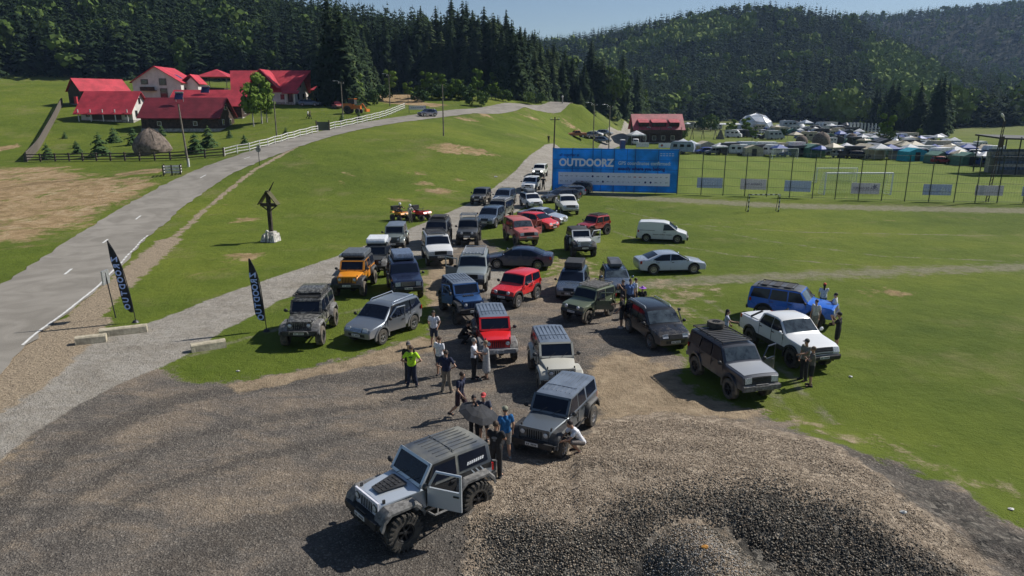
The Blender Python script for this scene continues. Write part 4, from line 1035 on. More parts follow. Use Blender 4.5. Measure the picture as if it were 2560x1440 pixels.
    for sd in (1, -1):
        l = MB(); l.lathe([(.115, 0), (.11, .03), (.095, .04)], 'x', (1.985, sd * .44, .99 + lift), 16, mi=1); l.lathe([(.095, .035), (.06, .055), (.001, .065)], 'x', (1.985, sd * .44, .99 + lift), 16); l.build('headlight', [lampm or M_LAM, M_BLK], t)
        l = MB(); l.box((xb - .035, sd * .70, 1.0 + lift), (.07, .14, .22)); l.build('tail_light', M_RED, t)
    # fenders
    for xa, yi, fx in ((xf, .55, 1), (xr, .76, 0)):
        for sd in (1, -1):
            h0 = .86 + lift; k = .60 + (tw - .27) * .3; wo = .93 + (tw - .27) * .5
            pr = [(xa + k + .06, .62 + lift + .02), (xa + k - .04, h0 + .03), (xa + k * .62, h0 + .17), (xa - k * .66, h0 + .17), (xa - k, h0 - .06), (xa - k - .04, .66 + lift)]
            inn = [(x - (x - xa) * .09, z - .065) for x, z in pr][::-1]
            g = MB(); o = pr + inn; m = len(pr)
            V = [(x, sd * yi, z + .03) for x, z in o] + [(x, sd * (wo - .06), z + .01) for x, z in o] + [(x, sd * wo, z - .05) for x, z in o]; n = len(o)
            fs = [(a*n+i, a*n+(i+1)%n, (a+1)*n+(i+1)%n, (a+1)*n+i) for a in (0, 1) for i in range(n)]
            for a in (0, 2):
                for i in range(m - 1): fs.append((a*n+i, a*n+i+1, a*n+n-2-i, a*n+n-1-i))
            g.add(V, fs); g.build('fender', fl, t)
    # bumpers, running gear
    g = MB(); g.box((2.10, 0, .66 + lift), (.20, 1.55, .20)); g.box((2.03, 0, .64 + lift), (.16, .9, .26)); 
    for sd in (1, -1): g.box((2.03, sd * .80, .66 + lift), (.22, .22, .16), rotm(0, 0, -sd * R(28)))
    if bumper is M_BLK or offroad: g.cyl((2.16, -.25, .80 + lift), (2.16, .25, .80 + lift), .025, .025, 6)
    g.build('bumper', bumper, t)
    g = MB(); g.box((xb - .12, 0, .66 + lift), (.16, 1.5, .18)); g.build('bumper', bumper, t)
    if plate_f: plate(t, 2.215, .66 + lift, 0 if plate_f is True else plate_f)
    ub = MB(); ub.box((.0, 0, .60 + lift), (3.5, .95, .16)); ub.box((1.5, 0, .72 + lift), (.85, .95, .25))
    for xa in (xf, xr): ub.cyl((xa, -.66, r), (xa, .66, r), .06, .06, 8); ub.ell((xa, .2, r), (.18, .2, .17), 8, 5)
    for sd in (1, -1): ub.cyl((xf - .55, sd * .80, .52 + lift), (xr + .55, sd * .80, .52 + lift), .035, .035, 6)
    ub.build('chassis', M_DRK, t)
    for xa in (xf, xr):
        for sd in (1, -1): wheel(t, xa, sd * (.80 + (tw - .27) * .5), r, tw, rim, tyre, .50 if offroad else .56, offroad)
    if spare: wsp = wheel(t, xb - .20, .001, r * .96, tw, rim, tyre, .5, False); wsp.rotation_euler = (0, 0, R(90)); wsp.location = (xb - .18, 0, 1.10 + lift); wsp.name = 'spare_wheel'
    mirrors(t, .66, .80, 1.33 + lift, M_BLK, sides=tuple(sd for sd in (1, -1) if not (door and door[0] == sd)))
    # hood latches, seams
    xd = -.42 if doors == 2 else -.22
    for sd in (1, -1):
        g = MB(); g.box((1.80, sd * .57, 1.16 + lift), (.07, .05, .10)); g.build('hood_latch', M_BLK, t)
        for x, z in [(.62, .66), (xd, .66)] + ([(-1.02, .95)] if doors == 4 else []): g = MB(); B.side(g, [(x, z), (x, 1.20), (x + .012, 1.20), (x + .012, z)], .004, 0, (sd,)); g.build('door_seam', M_BLK, t)
        for x in [xd + .06] + ([-.94] if doors == 4 else []): g = MB(); B.side(g, [(x, 1.06), (x, 1.11), (x + .18, 1.11), (x + .18, 1.06)], .03, 0, (sd,)); g.build('door_handle', M_BLK, t)
    if door:
        sd, ang = door; w0 = wins[0]; xq = w0[-1][0]
        g = MB(); B.side(g, [(.60, .70), (.60, 1.25), (.36, 1.75), (xq, 1.76), (xq, .70)], .018, 0, (sd,)); g.build('door_opening', M_DRK, t)
        d = hinged(t, A, B, .62, sd, [(xq, .68), (.62, .68), (.62, 1.24), (.36, 1.75), (xq, 1.75)], [(xq, 1.24), (.36, 1.75)], ang, col, None, lift)
        mm = MB(); mm.ell((-.02, .16, 1.34 + lift), (.06, .10, .10), 10, 6); mm.cyl((-.03, 0, 1.28 + lift), (-.02, .12, 1.33 + lift), .02, .02, 6); mm.build('wing_mirror', M_BLK, d)
    if extra: extra(t, B, A, 1.86 + lift)
    return t
# ------------------------------------------------------------------ the parked vehicles
def world_pts(root):
    out = []; inv = None
    def rec(o, M):
        M2 = M @ o.matrix_local if o is not root else M
        if o.type == 'MESH' and o.name.split('.')[0] not in ('door', 'door_opening', 'awning'):
            n = len(o.data.vertices); a = np.empty(n * 3, np.float32); o.data.vertices.foreach_get('co', a); a = a.reshape(-1, 3)
            if n > 400: a = a[:: max(1, n // 300)]
            Mm = np.array(M2); out.append(a @ Mm[:3, :3].T + Mm[:3, 3])
        for c in o.children: rec(c, M2)
    rec(root, Matrix.Identity(4)); return np.vstack(out)
def bbox_of(P, x, y, z, rz, s):
    c_, s_ = math.cos(rz), math.sin(rz); Q = P * s
    X = Q[:, 0] * c_ - Q[:, 1] * s_ + x; Y = Q[:, 0] * s_ + Q[:, 1] * c_ + y; Z = Q[:, 2] + z
    u, v = project(np.stack([X, Y, Z])); return u.min(), v.min(), u.max(), v.max()
REP = []
PLACED = {
    'silver two-door off-road car with black hood panel, open door and huge knobbly tyres': (-2.27, 17.28, -49, 0.98),
    'slate grey four-door off-road car with ribbed grey roof, nearest the gravel heap': (1.51, 21.7, -27, 0.9),
    'bright red off-road car with grey ribbed roof and pale front bumper': (-0.86, 30.76, 8, 0.941),
    'blue off-road car with grey roof and lit hood, behind the bright red one': (-2.62, 36.35, 20, 0.94),
    'silver grey estate off-roader with ribbed roof and its driver door ajar': (-6.31, 33.15, -27, 0.968),
    'black and grey mud spattered camouflage off-road car with loaded roof rack': (-9.95, 32.95, 2, 0.989),
    'orange off-road car with a big grey roof tent': (-9.64, 41.78, -1, 0.989),
    'dark grey dusty off-road car with a white topped roof tent': (-9.18, 46.54, 3, 0.949),
    'plain muddy grey off-road car last in the left row by the quads': (-9.25, 54.74, 3, 0.969),
    'navy blue off-roader with a blue grey roof tent, chrome grille bars': (-6.56, 41.26, 15, 0.951),
    'white off-roader with black roof rack and bright white hood': (-5.47, 49.91, 13, 0.989),
    'small black buggy like off-roader with a pale tubular roof cage': (-3.56, 56.99, -2, 1.02),
    'metallic blue grey off-roader with pale hood edge, next to the tubular roof cage buggy': (-1.96, 65.51, -15, 0.98),
    'small dark grey off-roader with round lamps, farthest on the left side of the track': (-3.56, 80.3, -14, 1.02),
    'clean white off-roader with dark windscreen driving in on the track': (2.48, 91.31, -13, 1.02),
    'dusty white off-roader with lit headlights, farthest along the track': (4.02, 100.87, -12, 0.902),
    'white family off-roader with a dark roof box and white paint': (2.09, 77.67, 16, 0.921),
    'black estate car in front of the other two dark estates': (5.75, 82.2, -60, 0.98),
    'blue grey estate car with a yellow sticker, middle of the dark estates': (6.7, 86.0, -62, 0.98),
    'black estate car parked tight against the blue banner': (8.3, 89.6, -104, 0.98),
    'dusty silver white pick-up in front of the banner': (5.75, 73.62, 6, 0.949),
    'silver white saloon behind the red hatchback': (2.92, 67.01, 60, 1.0),
    'red hatchback beside the silver white saloon': (2.32, 63.51, 49, 0.98),
    'faded red off-roader covered in mud with its door open': (0.66, 56.92, 18, 0.951),
    'dark red short off-roader with rack and big tyres behind the white one': (7.12, 60.52, -48, 0.903),
    'white off-road car with black soft top and its door standing open': (5.18, 52.98, 7, 0.951),
    'white panel van parked alone on the grass': (12.55, 57.76, 76, 0.94),
    'white saloon parked below the panel van': (10.74, 46.65, 96, 0.98),
    'dark blue saloon parked across behind the red short off-roader': (0.5, 47.98, -97, 1.0),
    'grey green off-roader with spotlights on its long roof rack': (-2.4, 42.98, -2, 0.98),
    'bright red short off-roader with round lamps, right of the blue one': (0.26, 39.09, -31, 0.978),
    'blue family off-roader with a boxy black roof tent': (3.7, 40.95, -13, 0.874),
    'olive green short off-roader with rack and open door': (4.13, 36.05, -42, 0.92),
    'black off-roader with a snorkel and sunlit windscreen': (6.96, 32.45, 14, 0.959),
    'mud splashed dark off-roader with silver hood and spare wheel on its slatted roof rack': (8.85, 26.7, 15, 0.90),
    'clean white double-cab pick-up with black wheel arches': (12.5, 30.3, 15, 0.95),
    'vivid blue off-roader with black roof and black side windows': (14.8, 35.5, 56, 0.90),
}
FIT = []
def park(t, xm, yb, head, s=1.0, top=None, tb=None, x0=None, x1=None):
    """stand the thing on the ground: middle of its picture extent xm, lowest row yb (or highest row top); head = degrees its nose turns from facing the camera towards +X"""
    for c in [t] : c.matrix_local
    if t['label'] in PLACED:
        x, y, head, s = PLACED[t['label']]; t.location = (x, y, h1(x, y)); t.rotation_euler = (0, 0, R(head - 90)); t.scale = (s, s, s); return t
    bpy.context.view_layer.update(); P = world_pts(t); rz = R(head - 90)
    import os
    if tb and yb and os.environ.get('FITCARS'):
        def solve(hd, sc):
            g = flat(xm, yb - 6); x, y = g[0], g[1] + 1.5; z = h1(x, y); cx = (tb[0] + tb[2]) / 2
            for _ in range(9):
                b = bbox_of(P, x, y, z, R(hd - 90), sc); ppm = F / (y * CP + CAMH * SP)
                y += np.clip((b[3] - tb[3]) / ppm * max(1.0, y / CAMH) * .85, -6, 6); x += (cx - (b[0] + b[2]) / 2) / ppm; z = h1(x, y)
            b = bbox_of(P, x, y, z, R(hd - 90), sc); e = abs(b[2] - b[0] - tb[2] + tb[0]) + abs(b[1] - tb[1]) + .25 * abs(b[3] - tb[3])
            return e + 1.2 * abs(sc - s) / .05 + .10 * abs(hd - head), x, y
        best = min((solve(head + dh, s * ds) + (head + dh, s * ds) for dh in range(-26, 27, 4) for ds in (.86, .9, .94, .98, 1.02)), key=lambda q: q[0])
        e, x, y, hd, sc = best; FIT.append((t['label'], (round(float(x), 2), round(float(y), 2), hd, round(sc, 3)), round(float(e), 1)))
        head, s = hd, sc; rz = R(head - 90)
    g = flat(xm, (yb or (top + 60)) - 6); x, y = g[0], g[1] + 1.5; z = h1(x, y)
    for _ in range(14):
        b = bbox_of(P, x, y, z, rz, s); ppm = F / (y * CP + CAMH * SP)
        if yb: e = b[3] - yb
        else: e = b[1] - top
        y += np.clip(e / ppm * max(1.0, y / CAMH) * .8, -6, 6); x += (xm - (b[0] + b[2]) / 2) / ppm; z = h1(x, y)
    t.location = (x, y, z); t.rotation_euler = (0, 0, rz); t.scale = (s, s, s)
    # lie on the slope
    b = bbox_of(P, x, y, z, rz, s); REP.append((t['label'][:38], [round(float(v)) for v in b], tb))
    return t
GR1 = paint('silver_paint', (.50, .55, .61), .35, .12, .28)
P_GREY = paint('slate_grey_paint', (.115, .135, .155), .35, .25, .30)
P_BEIGE = paint('mud_coated_white_paint', (.42, .41, .36), .0, .75, .6, (.36, .33, .26))
P_RED = paint('bright_red_paint', (.62, .014, .018), .05, .12, .25)
P_BLUE = paint('blue_paint', (.035, .10, .26), .35, .30, .28)
P_SGREY = paint('silver_grey_paint', (.22, .25, .29), .6, .25, .28)
P_CAMO = paint('muddy_camouflage_paint', (.035, .035, .035), .0, .80, .7, (.28, .26, .21), camo=((.13, .13, .12), 7))
P_ORG = paint('orange_paint', (.72, .27, .018), .05, .12, .3)
P_DGR = paint('dark_grey_paint', (.06, .065, .07), .3, .55, .4)
P_GJ = paint('muddy_grey_green_paint', (.16, .19, .19), .2, .5, .4)
P_NAVY = paint('navy_paint', (.018, .030, .075), .4, .25, .22)
P_WHT = paint('white_paint', (.66, .67, .68), .0, .18, .3)
P_WHD = paint('dusty_white_paint', (.58, .58, .56), .0, .45, .4)
P_BK = paint('black_paint', (.014, .015, .018), .3, .25, .2)
P_MBL = paint('metallic_blue_grey_paint', (.11, .15, .21), .6, .2, .25)
P_MR = paint('faded_red_muddy_paint', (.40, .085, .075), .0, .95, .7, (.22, .185, .145))
P_DRED = paint('dark_red_paint', (.33, .020, .025), .1, .35, .3)
P_OLV = paint('olive_green_paint', (.10, .125, .075), .2, .45, .45)
P_SIL = paint('pale_silver_paint', (.48, .53, .60), .5, .12, .25)
P_LC = paint('dark_blue_grey_muddy_paint', (.035, .042, .060), .3, .65, .4, (.21, .18, .135))
P_HOOD = paint('bare_silver_hood_paint', (.40, .41, .42), .5, .10, .35)
P_BBL = paint('vivid_blue_paint', (.006, .13, .62), .25, .12, .22)
P_SG = paint('grey_green_silver_paint', (.25, .28, .28), .3, .45, .4)
M_BOX = mat('grey_tent_case', (.10, .115, .135), rough=.5, var=.2)
M_WTB = mat('white_tent_cover', (.62, .65, .68), rough=.45, var=.06)
M_BLB = mat('blue_grey_tent_cover', (.10, .14, .22), rough=.55, var=.2)
M_CRM = mat('dusty_roof', (.22, .215, .185), rough=.45, scale=.6, col2=(.055, .066, .085), var=.2)
M_BGR = mat('ribbed_blue_grey_hardtop', (.135, .165, .215), rough=.38, var=.12, scale=1.5, spec=.6)
M_FG = mat('dusty_grey_fender', (.16, .155, .15), rough=.7, var=.25)
M_GTX = mat('grille_grey', (.07, .07, .075), rough=.5)

def text_obj(name, body, size, m, parent=None, extr=.004, align='CENTER', sx=1.0, shear=0.0, bold=.0):
    cu = D.curves.new(name, 'FONT'); cu.body = body; cu.size = size; cu.extrude = extr; cu.align_x = align; cu.align_y = 'CENTER'; cu.shear = shear; cu.offset = bold; cu.resolution_u = 3
    o = D.objects.new(name, cu); COL.objects.link(o); bpy.context.view_layer.update()
    dg = bpy.context.evaluated_depsgraph_get(); me = D.meshes.new_from_object(o.evaluated_get(dg)); D.objects.remove(o); D.curves.remove(cu)
    me.materials.clear(); me.materials.append(m); r_ = D.objects.new(name, me); COL.objects.link(r_); r_.scale = (sx, 1, 1)
    if parent is not None: r_.parent = parent
    return r_
M_TXW = mat('white_lettering', (.72, .73, .76), rough=.6, var=.05)
M_TXD = mat('dark_lettering', (.02, .03, .09), rough=.6)

# 1 silver two-door at the front
def hero(t, B, A, zr):
    l = zr - 1.86
    g = MB(); g.prism([(1.72, -.19), (.98, -.36), (.92, -.30), (.92, .30), (.98, .36), (1.72, .19)], 0, .022, axis='z', c=(0, 0, 1.205 + l)); v = g.v[-1]; v[:, 2] += (1.72 - v[:, 0]) * .052 - .0
    for i in range(5):
        for j in (-1, 0, 1): g.box((1.05 + i * .13, j * .15, 1.236 + l + (1.72 - 1.05 - i*.13) * .052), (.06, .11, .012))
    g.build('hood_panel', M_BLK, t)
    g = MB(); B.side(g, [(-.46, .98), (-.46, 1.19), (-1.60, 1.19), (-1.60, 1.0), (-1.35, 1.06), (-.75, 1.06)], .008); g.build('black_side_graphic', M_BLK, t)
    g = MB(); x0 = -1.60
    for sd in (1,):
        for k in range(3): B.side(g, [(-1.0 - k*.16, 1.0), (-.86 - k*.16, 1.19), (-.90 - k*.16, 1.19), (-1.06 - k*.16, 1.0)], .012, 0, (sd,))
    g.build('side_stripe', GR1, t)
    g = MB()
    for k in range(8):
        x = -.74 - k * .075; B.side(g, [(x, 1.36 + k * .004), (x - .03, 1.44 + k * .004), (x - .08, 1.44 + k * .004), (x - .05, 1.36 + k * .004)], .020, 0, (1,))
    g.build('side_lettering', M_TXW, t, label='white illegible lettering on the rear side window')
    g = MB(); 
    for sd in (1, -1): 
        g = MB(); g.tube([(-1.62, sd*.80, .85 + l), (-1.66, sd*.90, .95 + l), (-1.72, sd*.86, 1.20 + l), (-1.62, sd*.80, 1.22 + l)], .028); g.build('corner_guard', M_FG, t); g = MB()
        g.tube([(.62, sd*.84, .50 + l), (.55, sd*1.02, .46 + l), (-.30, sd*1.02, .46 + l), (-.42, sd*.84, .50 + l)], .032); g.tube([(.45, sd*1.02, .46 + l), (.30, sd*.84, .56 + l), (.1, sd*1.02, .46 + l), (-.1, sd*.84, .56 + l), (-.25, sd*1.02, .46 + l)], .022); g.build('rock_slider', M_FG, t)
v = jeep('silver two-door off-road car with black hood panel, open door and huge knobbly tyres', GR1, lift=.20, r=.505, tw=.36, top=M_CRM, fl=M_FG, rim=M_STL, offroad=True, door=(1, R(62)), extra=hero, grille_m=mat('pale_silver_grille', (.66,.66,.72), rough=.4, var=.05), spare=False)
park(v, 1052, 1356, -47, 1.0, tb=(870,1060,1240,1358))
# 2 slate grey four-door
v = jeep('slate grey four-door off-road car with ribbed grey roof, nearest the gravel heap', P_GREY, doors=4, lift=.05, r=.42, top=M_BGR, fl=M_BLK, rim=M_ALU, lampm=None)
park(v, 1386, 1150, -33, 1.0, tb=(1272,925,1500,1150))
v = jeep('mud coated cream off-road car with ribbed grey roof, parked behind the slate grey one', P_BEIGE, doors=4, lift=.12, r=.45, top=M_BGR, fl=P_BEIGE, tyre=M_MUD, offroad=False, rim=M_STL, bumper=M_BLK)
park(v, 1389, None, 6, .93, top=811, tb=(1312,810,1462,960))
v = jeep('bright red off-road car with grey ribbed roof and pale front bumper', P_RED, doors=4, lift=.05, r=.42, top=M_BGR, fl=M_FG, bumper=M_ALM)
park(v, 1238, 905, 6, .96, tb=(1178,760,1296,905))
def vents(t, B, A, zr):
    g = MB(); l = zr - 1.86
    for k in (-2, -1, 0, 1, 2): g.box((1.0, k * .13, 1.235 + l), (.22, .075, .03))
    g.build('hood_vent', M_BLK, t)
v = jeep('blue off-road car with grey roof and lit hood, behind the bright red one', P_BLUE, doors=4, lift=.20, r=.48, tw=.32, top=M_BGR, fl=M_BLK, offroad=True, rim=M_STL, extra=vents, door=(-1, R(35)))
park(v, 1160, 812, 22, 1.0, tb=(1097,682,1225,812))
# 6 grand tourer SUV
def ribs(t, B, A, zr):
    g = MB()
    for k in range(-4, 5): g.box((-.75, k * .12, zr + .004 - .0006 * k * k * 2), (1.5, .035, .016))
    g.build('roof_ribs', P_SGREY, t, label='ribbed roof panel'); t.children[-1].name = 'roof_panel'
v = car('suv', 'silver grey estate off-roader with ribbed roof and its driver door ajar', 'off-road car', P_SGREY, name='sport_utility_car', r=.39, lift=.06, rails=M_CHR, chrome=True, extra=ribs, door=(1, R(14)), spokes=5, s=1.02, flare=P_SGREY)
park(v, 957, 862, -49, 1.03, tb=(860,725,1055,862))
def camo_rack(t, B, A, zr):
    rack(t, -1.75, .25, 1.35, zr + .02, M_BLK, 7, .12); roofbox(t, -1.7, -.1, 1.2, zr + .10, .17, P_CAMO, 'roof_case')
    g = MB(); g.tube([(2.2, -.45, .75), (2.28, -.4, .92), (2.28, .4, .92), (2.2, .45, .75)], .035); g.build('bull_bar', M_FG, t)
M_HALO = mat('lit_ring_headlamp', (.6, .3, .2), rough=.3, emit=((1.0, .55, .35), 1.3))
v = jeep('black and grey mud spattered camouflage off-road car with loaded roof rack', P_CAMO, doors=4, lift=.15, r=.47, tw=.32, top=P_CAMO, fl=M_FG, tyre=M_MUD, rim=M_STL, extra=camo_rack, ridges=False)
park(v, 771, 864, -20, .97, tb=(695,700,847,864))
def tent_grey(t, B, A, zr): rack(t, -1.6, .1, 1.25, zr, M_BLK, 4, .06); roofbox(t, -1.7, .28, 1.42, zr + .10, .26, M_BOX, 'roof_tent'); g = MB(); g.box((-.7, -.80, zr + .16), (1.9, .15, .14)); g.build('awning_case', M_ALM, t)
v = jeep('orange off-road car with a big grey roof tent', P_ORG, doors=4, lift=.14, r=.45, tw=.30, top=M_BLK, fl=M_BLK, rim=M_STL, tyre=M_MUD, extra=lambda t, B, A, zr: tent_grey(t, B, A, zr), ridges=False)
park(v, 885, 740, -19, .97, tb=(828,605,943,740))
def tent_white(t, B, A, zr): rack(t, -1.6, .1, 1.25, zr, M_BLK, 4, .06); roofbox(t, -1.7, .28, 1.35, zr + .10, .32, M_WTB, 'roof_tent'); g = MB(); g.box((-.7, .80, zr + .14), (1.8, .15, .14)); g.build('awning_case', M_ALM, t)
v = jeep('dark grey dusty off-road car with a white topped roof tent', P_DGR, doors=4, lift=.14, r=.45, top=M_BLK, fl=M_FG, tyre=M_MUD, rim=M_STL, extra=tent_white, ridges=False)
park(v, 942, 692, -19, .93, tb=(898,573,984,692))
v = jeep('plain muddy grey off-road car last in the left row by the quads', P_GJ, doors=4, lift=.08, r=.42, top=M_BGR, fl=P_GJ, tyre=M_MUD, rim=M_STL, ridges=False)
park(v, 988, 629, -15, .95, tb=(953,550,1022,629))
def navy_x(t, B, A, zr):
    rack(t, -1.7, .2, 1.3, zr, M_BLK, 5, .05); roofbox(t, -1.75, .30, 1.25, zr + .08, .36, M_BLB, 'roof_tent')
    g = MB(); g.prism([(1.25, -.28), (1.55, -.28), (1.55, .28), (1.25, .28)], 0, .07, axis='z', c=(0, 0, 1.22 + B.lift)); g.build('hood_scoop', P_NAVY, t)
    g = MB(); g.tube([(1.2, -.90, 1.0), (1.0, -.95, 1.25), (.5, -.92, 1.98)], .04); g.box((.5, -.90, 2.02), (.12, .10, .10)); g.build('snorkel', M_BLK, t)
v = car('box', 'navy blue off-roader with a blue grey roof tent, chrome grille bars', 'off-road car', P_NAVY, name='off_road_car', lift=.12, r=.45, tw=.30, chrome=True, extra=navy_x, offroad=False, rim=M_STL, flare=P_NAVY)
park(v, 1012, 747, -7, .97, tb=(965,620,1060,747))
M_SHT = mat('white_hood_cover', (.72, .74, .78), rough=.5, var=.05)
def disco(t, B, A, zr):
    rack(t, -1.9, .45, 1.40, zr, M_BLK, 7, .10); g = MB(); g.box((.52, 0, zr + .10), (.05, 1.15, .09)); g.build('light_bar', M_CHR, t)
    g = MB(); g.tube([(1.3, .92, .95), (1.0, .94, 1.3), (.55, .90, 1.95)], .035); g.build('snorkel', M_BLK, t)
v = car('box', 'white off-roader with black roof rack and bright white hood', 'off-road car', P_WHT, name='off_road_car', lift=.10, r=.43, extra=disco, rim=M_ALU)
park(v, 1095, 665, -5, .97, tb=(1055,548,1134,665))
v = car('box', 'black off-roader with long roof rack right behind the white hooded one', 'off-road car', P_DGR, name='off_road_car', lift=.15, r=.46, extra=lambda t, B, A, zr: (rack(t, -1.9, .45, 1.4, zr, M_BLK, 8, .12), roofbox(t, -1.7, -.3, 1.1, zr + .12, .12, M_BLK, 'roof_case')), rim=M_STL, tyre=M_MUD, flare=M_BLK)
park(v, 1093, None, -3, .95, top=535, tb=(1060,535,1128,610))
def utv(t, B, A, zr):
    g = MB()
    for x in (-.55, .50):
        g.tube([(x, -.62, zr - .05), (x + .05, -.62, zr + .40), (x + .05, .62, zr + .40), (x, .62, zr - .05)], .03)
    for y in (-.62, .62): g.tube([(-.5, y, zr + .40), (.55, y, zr + .40)], .03); g.tube([(-.5, y, zr + .12), (.52, y, zr + .12)], .03)
    for k in range(4): g.box((-.4 + k * .28, 0, zr + .40), (.05, 1.2, .03))
    g.build('roof_cage', M_CHR, t)
v = car('jimny', 'small black buggy like off-roader with a pale tubular roof cage', 'off-road car', P_DGR, name='off_road_buggy', lift=.22, r=.42, tw=.30, offroad=True, rim=M_STL, extra=utv, flare=M_BLK)
park(v, 1171, 614, -4, 1.0, tb=(1143,528,1198,614))
v = car('suv', 'metallic blue grey off-roader with pale hood edge, next to the tubular roof cage buggy', 'off-road car', P_MBL, name='sport_utility_car', lift=.08, r=.40, clad=True)
park(v, 1226, 570, -17, 1.0, tb=(1190,510,1264,570))
v = car('box', 'black off-roader with pale roof bars half hidden behind the blue grey one', 'off-road car', P_CAMO, name='off_road_car', lift=.12, r=.43, extra=lambda t, B, A, zr: rack(t, -1.9, .4, 1.35, zr, M_ALM, 4, .08), tyre=M_MUD, rim=M_STL)
park(v, 1248, None, -17, .95, top=490, tb=(1213,490,1283,550))
v = car('jimny', 'small dark grey off-roader with round lamps, farthest on the left side of the track', 'off-road car', P_DGR, name='off_road_car', lift=.08, r=.38, rim=M_STL)
park(v, 1201, 513, -16, 1.0, tb=(1175,464,1229,513))
v = car('suv', 'dark blue off-roader with glossy side and roof rails near the track edge', 'off-road car', P_MBL, name='sport_utility_car', lift=.10, r=.40, rails=True)
park(v, 1261, None, -15, 1.0, top=466, tb=(1233,466,1289,520))
v = car('suv', 'clean white off-roader with dark windscreen driving in on the track', 'off-road car', P_WHT, name='sport_utility_car', lift=.12, r=.40)
park(v, 1327, 481, -15, 1.0, tb=(1301,437,1352,481))
v = car('box', 'dusty white off-roader with lit headlights, farthest along the track', 'off-road car', P_WHD, name='off_road_car', lift=.08, r=.42, bumper=M_BLK, lampm=mat('lit_headlamp', (.9, .9, .85), rough=.3, emit=((1, .98, .9), 1.6)))
park(v, 1349, 444, -26, .92, tb=(1329,408,1370,444))
v = car('suv', 'white family off-roader with a dark roof box and white paint', 'off-road car', P_WHT, name='sport_utility_car', extra=lambda t, B, A, zr: roofbox(t, -1.6, .2, 1.0, zr + .06, .30, M_BOX, 'roof_box'))
park(v, 1328, 522, 10, .98, tb=(1298,470,1357,522))
for xm, yb, hd, c, lb, kd in ((1401, 507, -82, P_BK, 'black estate car in front of the other two dark estates', 'wagon'), (1410, 495, -80, P_MBL, 'blue grey estate car with a yellow sticker, middle of the dark estates', 'wagon'), (1428, 482, -100, P_BK, 'black estate car parked tight against the blue banner', 'hatch')):
    v = car(kd, lb, 'car', c, name='estate_car' if kd == 'wagon' else 'hatchback_car', rails=True); park(v, xm, yb, hd, 1.0, tb=(1352,468,1450,507))
v = car('pickup', 'dusty silver white pick-up in front of the banner', 'pick-up', P_WHD, name='pickup_truck', lift=.05, r=.40, bumper=P_WHD)
park(v, 1418, 537, 20, .93, tb=(1388,482,1447,537))
v = car('sedan', 'silver white saloon behind the red hatchback', 'car', P_SIL, name='saloon_car'); park(v, 1356, 563, 62, .98, tb=(1292,513,1420,563))
v = car('hatch', 'red hatchback beside the silver white saloon', 'car', P_RED, name='hatchback_car', r=.34); park(v, 1344, 579, 63, 1.0, tb=(1290,527,1398,579))
def scoop(t, B, A, zr): g = MB(); g.prism([(1.3, -.22), (1.62, -.22), (1.62, .22), (1.3, .22)], 0, .07, axis='z', c=(0, 0, 1.21 + B.lift)); g.build('hood_scoop', M_BLK, t)
v = car('box', 'faded red off-roader covered in mud with its door open', 'off-road car', P_MR, name='off_road_car', lift=.18, r=.46, tw=.30, door=(1, R(60)), extra=scoop, rim=M_STL, tyre=M_MUD, bumper=P_MR, glass=M_GLL, flare=P_MR)
park(v, 1305, 616, 24, .97, tb=(1255,540,1352,616))
v = car('jimny', 'dark red short off-roader with rack and big tyres behind the white one', 'off-road car', P_DRED, name='off_road_car', lift=.20, r=.44, tw=.30, offroad=True, rim=M_STL, flare=M_BLK, extra=lambda t, B, A, zr: rack(t, -1.4, .1, 1.15, zr, M_BLK, 5, .08))
park(v, 1483, 594, -42, 1.05, tb=(1438,533,1528,594))
v = jeep('white off-road car with black soft top and its door standing open', P_WHT, doors=2, lift=.12, r=.45, tw=.30, top=M_BLK, fl=M_BLK, rim=M_STL, offroad=True, soft=True, ridges=False, door=(1, R(62)))
park(v, 1456, 642, 17, .97, tb=(1410,565,1500,642))
def vanx(t, B, A, zr):
    g = MB()
    for k in range(26):
        if k not in (8, 17): B.side(g, [(-.75 + k * .062, .665), (-.75 + k * .062, .725), (-.715 + k * .062, .725), (-.715 + k * .062, .665)], .012, 0, (-1, 1))
    B.side(g, [(-1.9, 1.02), (-1.9, 1.045), (-.6, 1.045), (-.6, 1.02)], .014, 0, (-1, 1)); g.build('side_lettering', M_BLK, t)
v = car('van', 'white panel van parked alone on the grass', 'van', P_WHT, name='panel_van', bumper=M_BLK, rim=M_ALU, extra=vanx, glass=M_GLS); park(v, 1655, 608, 74, 1.0, tb=(1590,545,1721,608))
v = car('sedan', 'white saloon parked below the panel van', 'car', P_SIL, name='saloon_car', r=.345, spokes=9); park(v, 1673, 687, 78, 1.0, tb=(1582,622,1766,687))
v = car('sedan', 'dark blue saloon parked across behind the red short off-roader', 'car', P_NAVY, name='saloon_car', spokes=9); park(v, 1297, 676, -99, .98, tb=(1210,612,1385,676))
def pat(t, B, A, zr):
    rack(t, -1.9, .35, 1.35, zr, M_ALM, 6, .10)
    g = MB()
    for k in range(-2, 3): g.lathe([(.085, 0), (.08, .06), (.001, .07)], 'x', (.46, k * .22, zr + .10), 10)
    g.build('spot_light', M_LAM, t)
v = car('box', 'grey green off-roader with spotlights on its long roof rack', 'off-road car', P_SG, name='off_road_car', lift=.12, r=.44, tw=.29, door=(-1, R(55)), extra=pat, rim=M_STL, glass=M_GLS)
park(v, 1172, 727, 12, 1.0, tb=(1125,608,1222,727))
v = car('jimny', 'bright red short off-roader with round lamps, right of the blue one', 'off-road car', P_RED, name='off_road_car', lift=.10, r=.385, tw=.26, rim=M_ALU, flare=M_BLK, spokes=8)
park(v, 1290, 770, -37, 1.04, tb=(1225,668,1354,770))
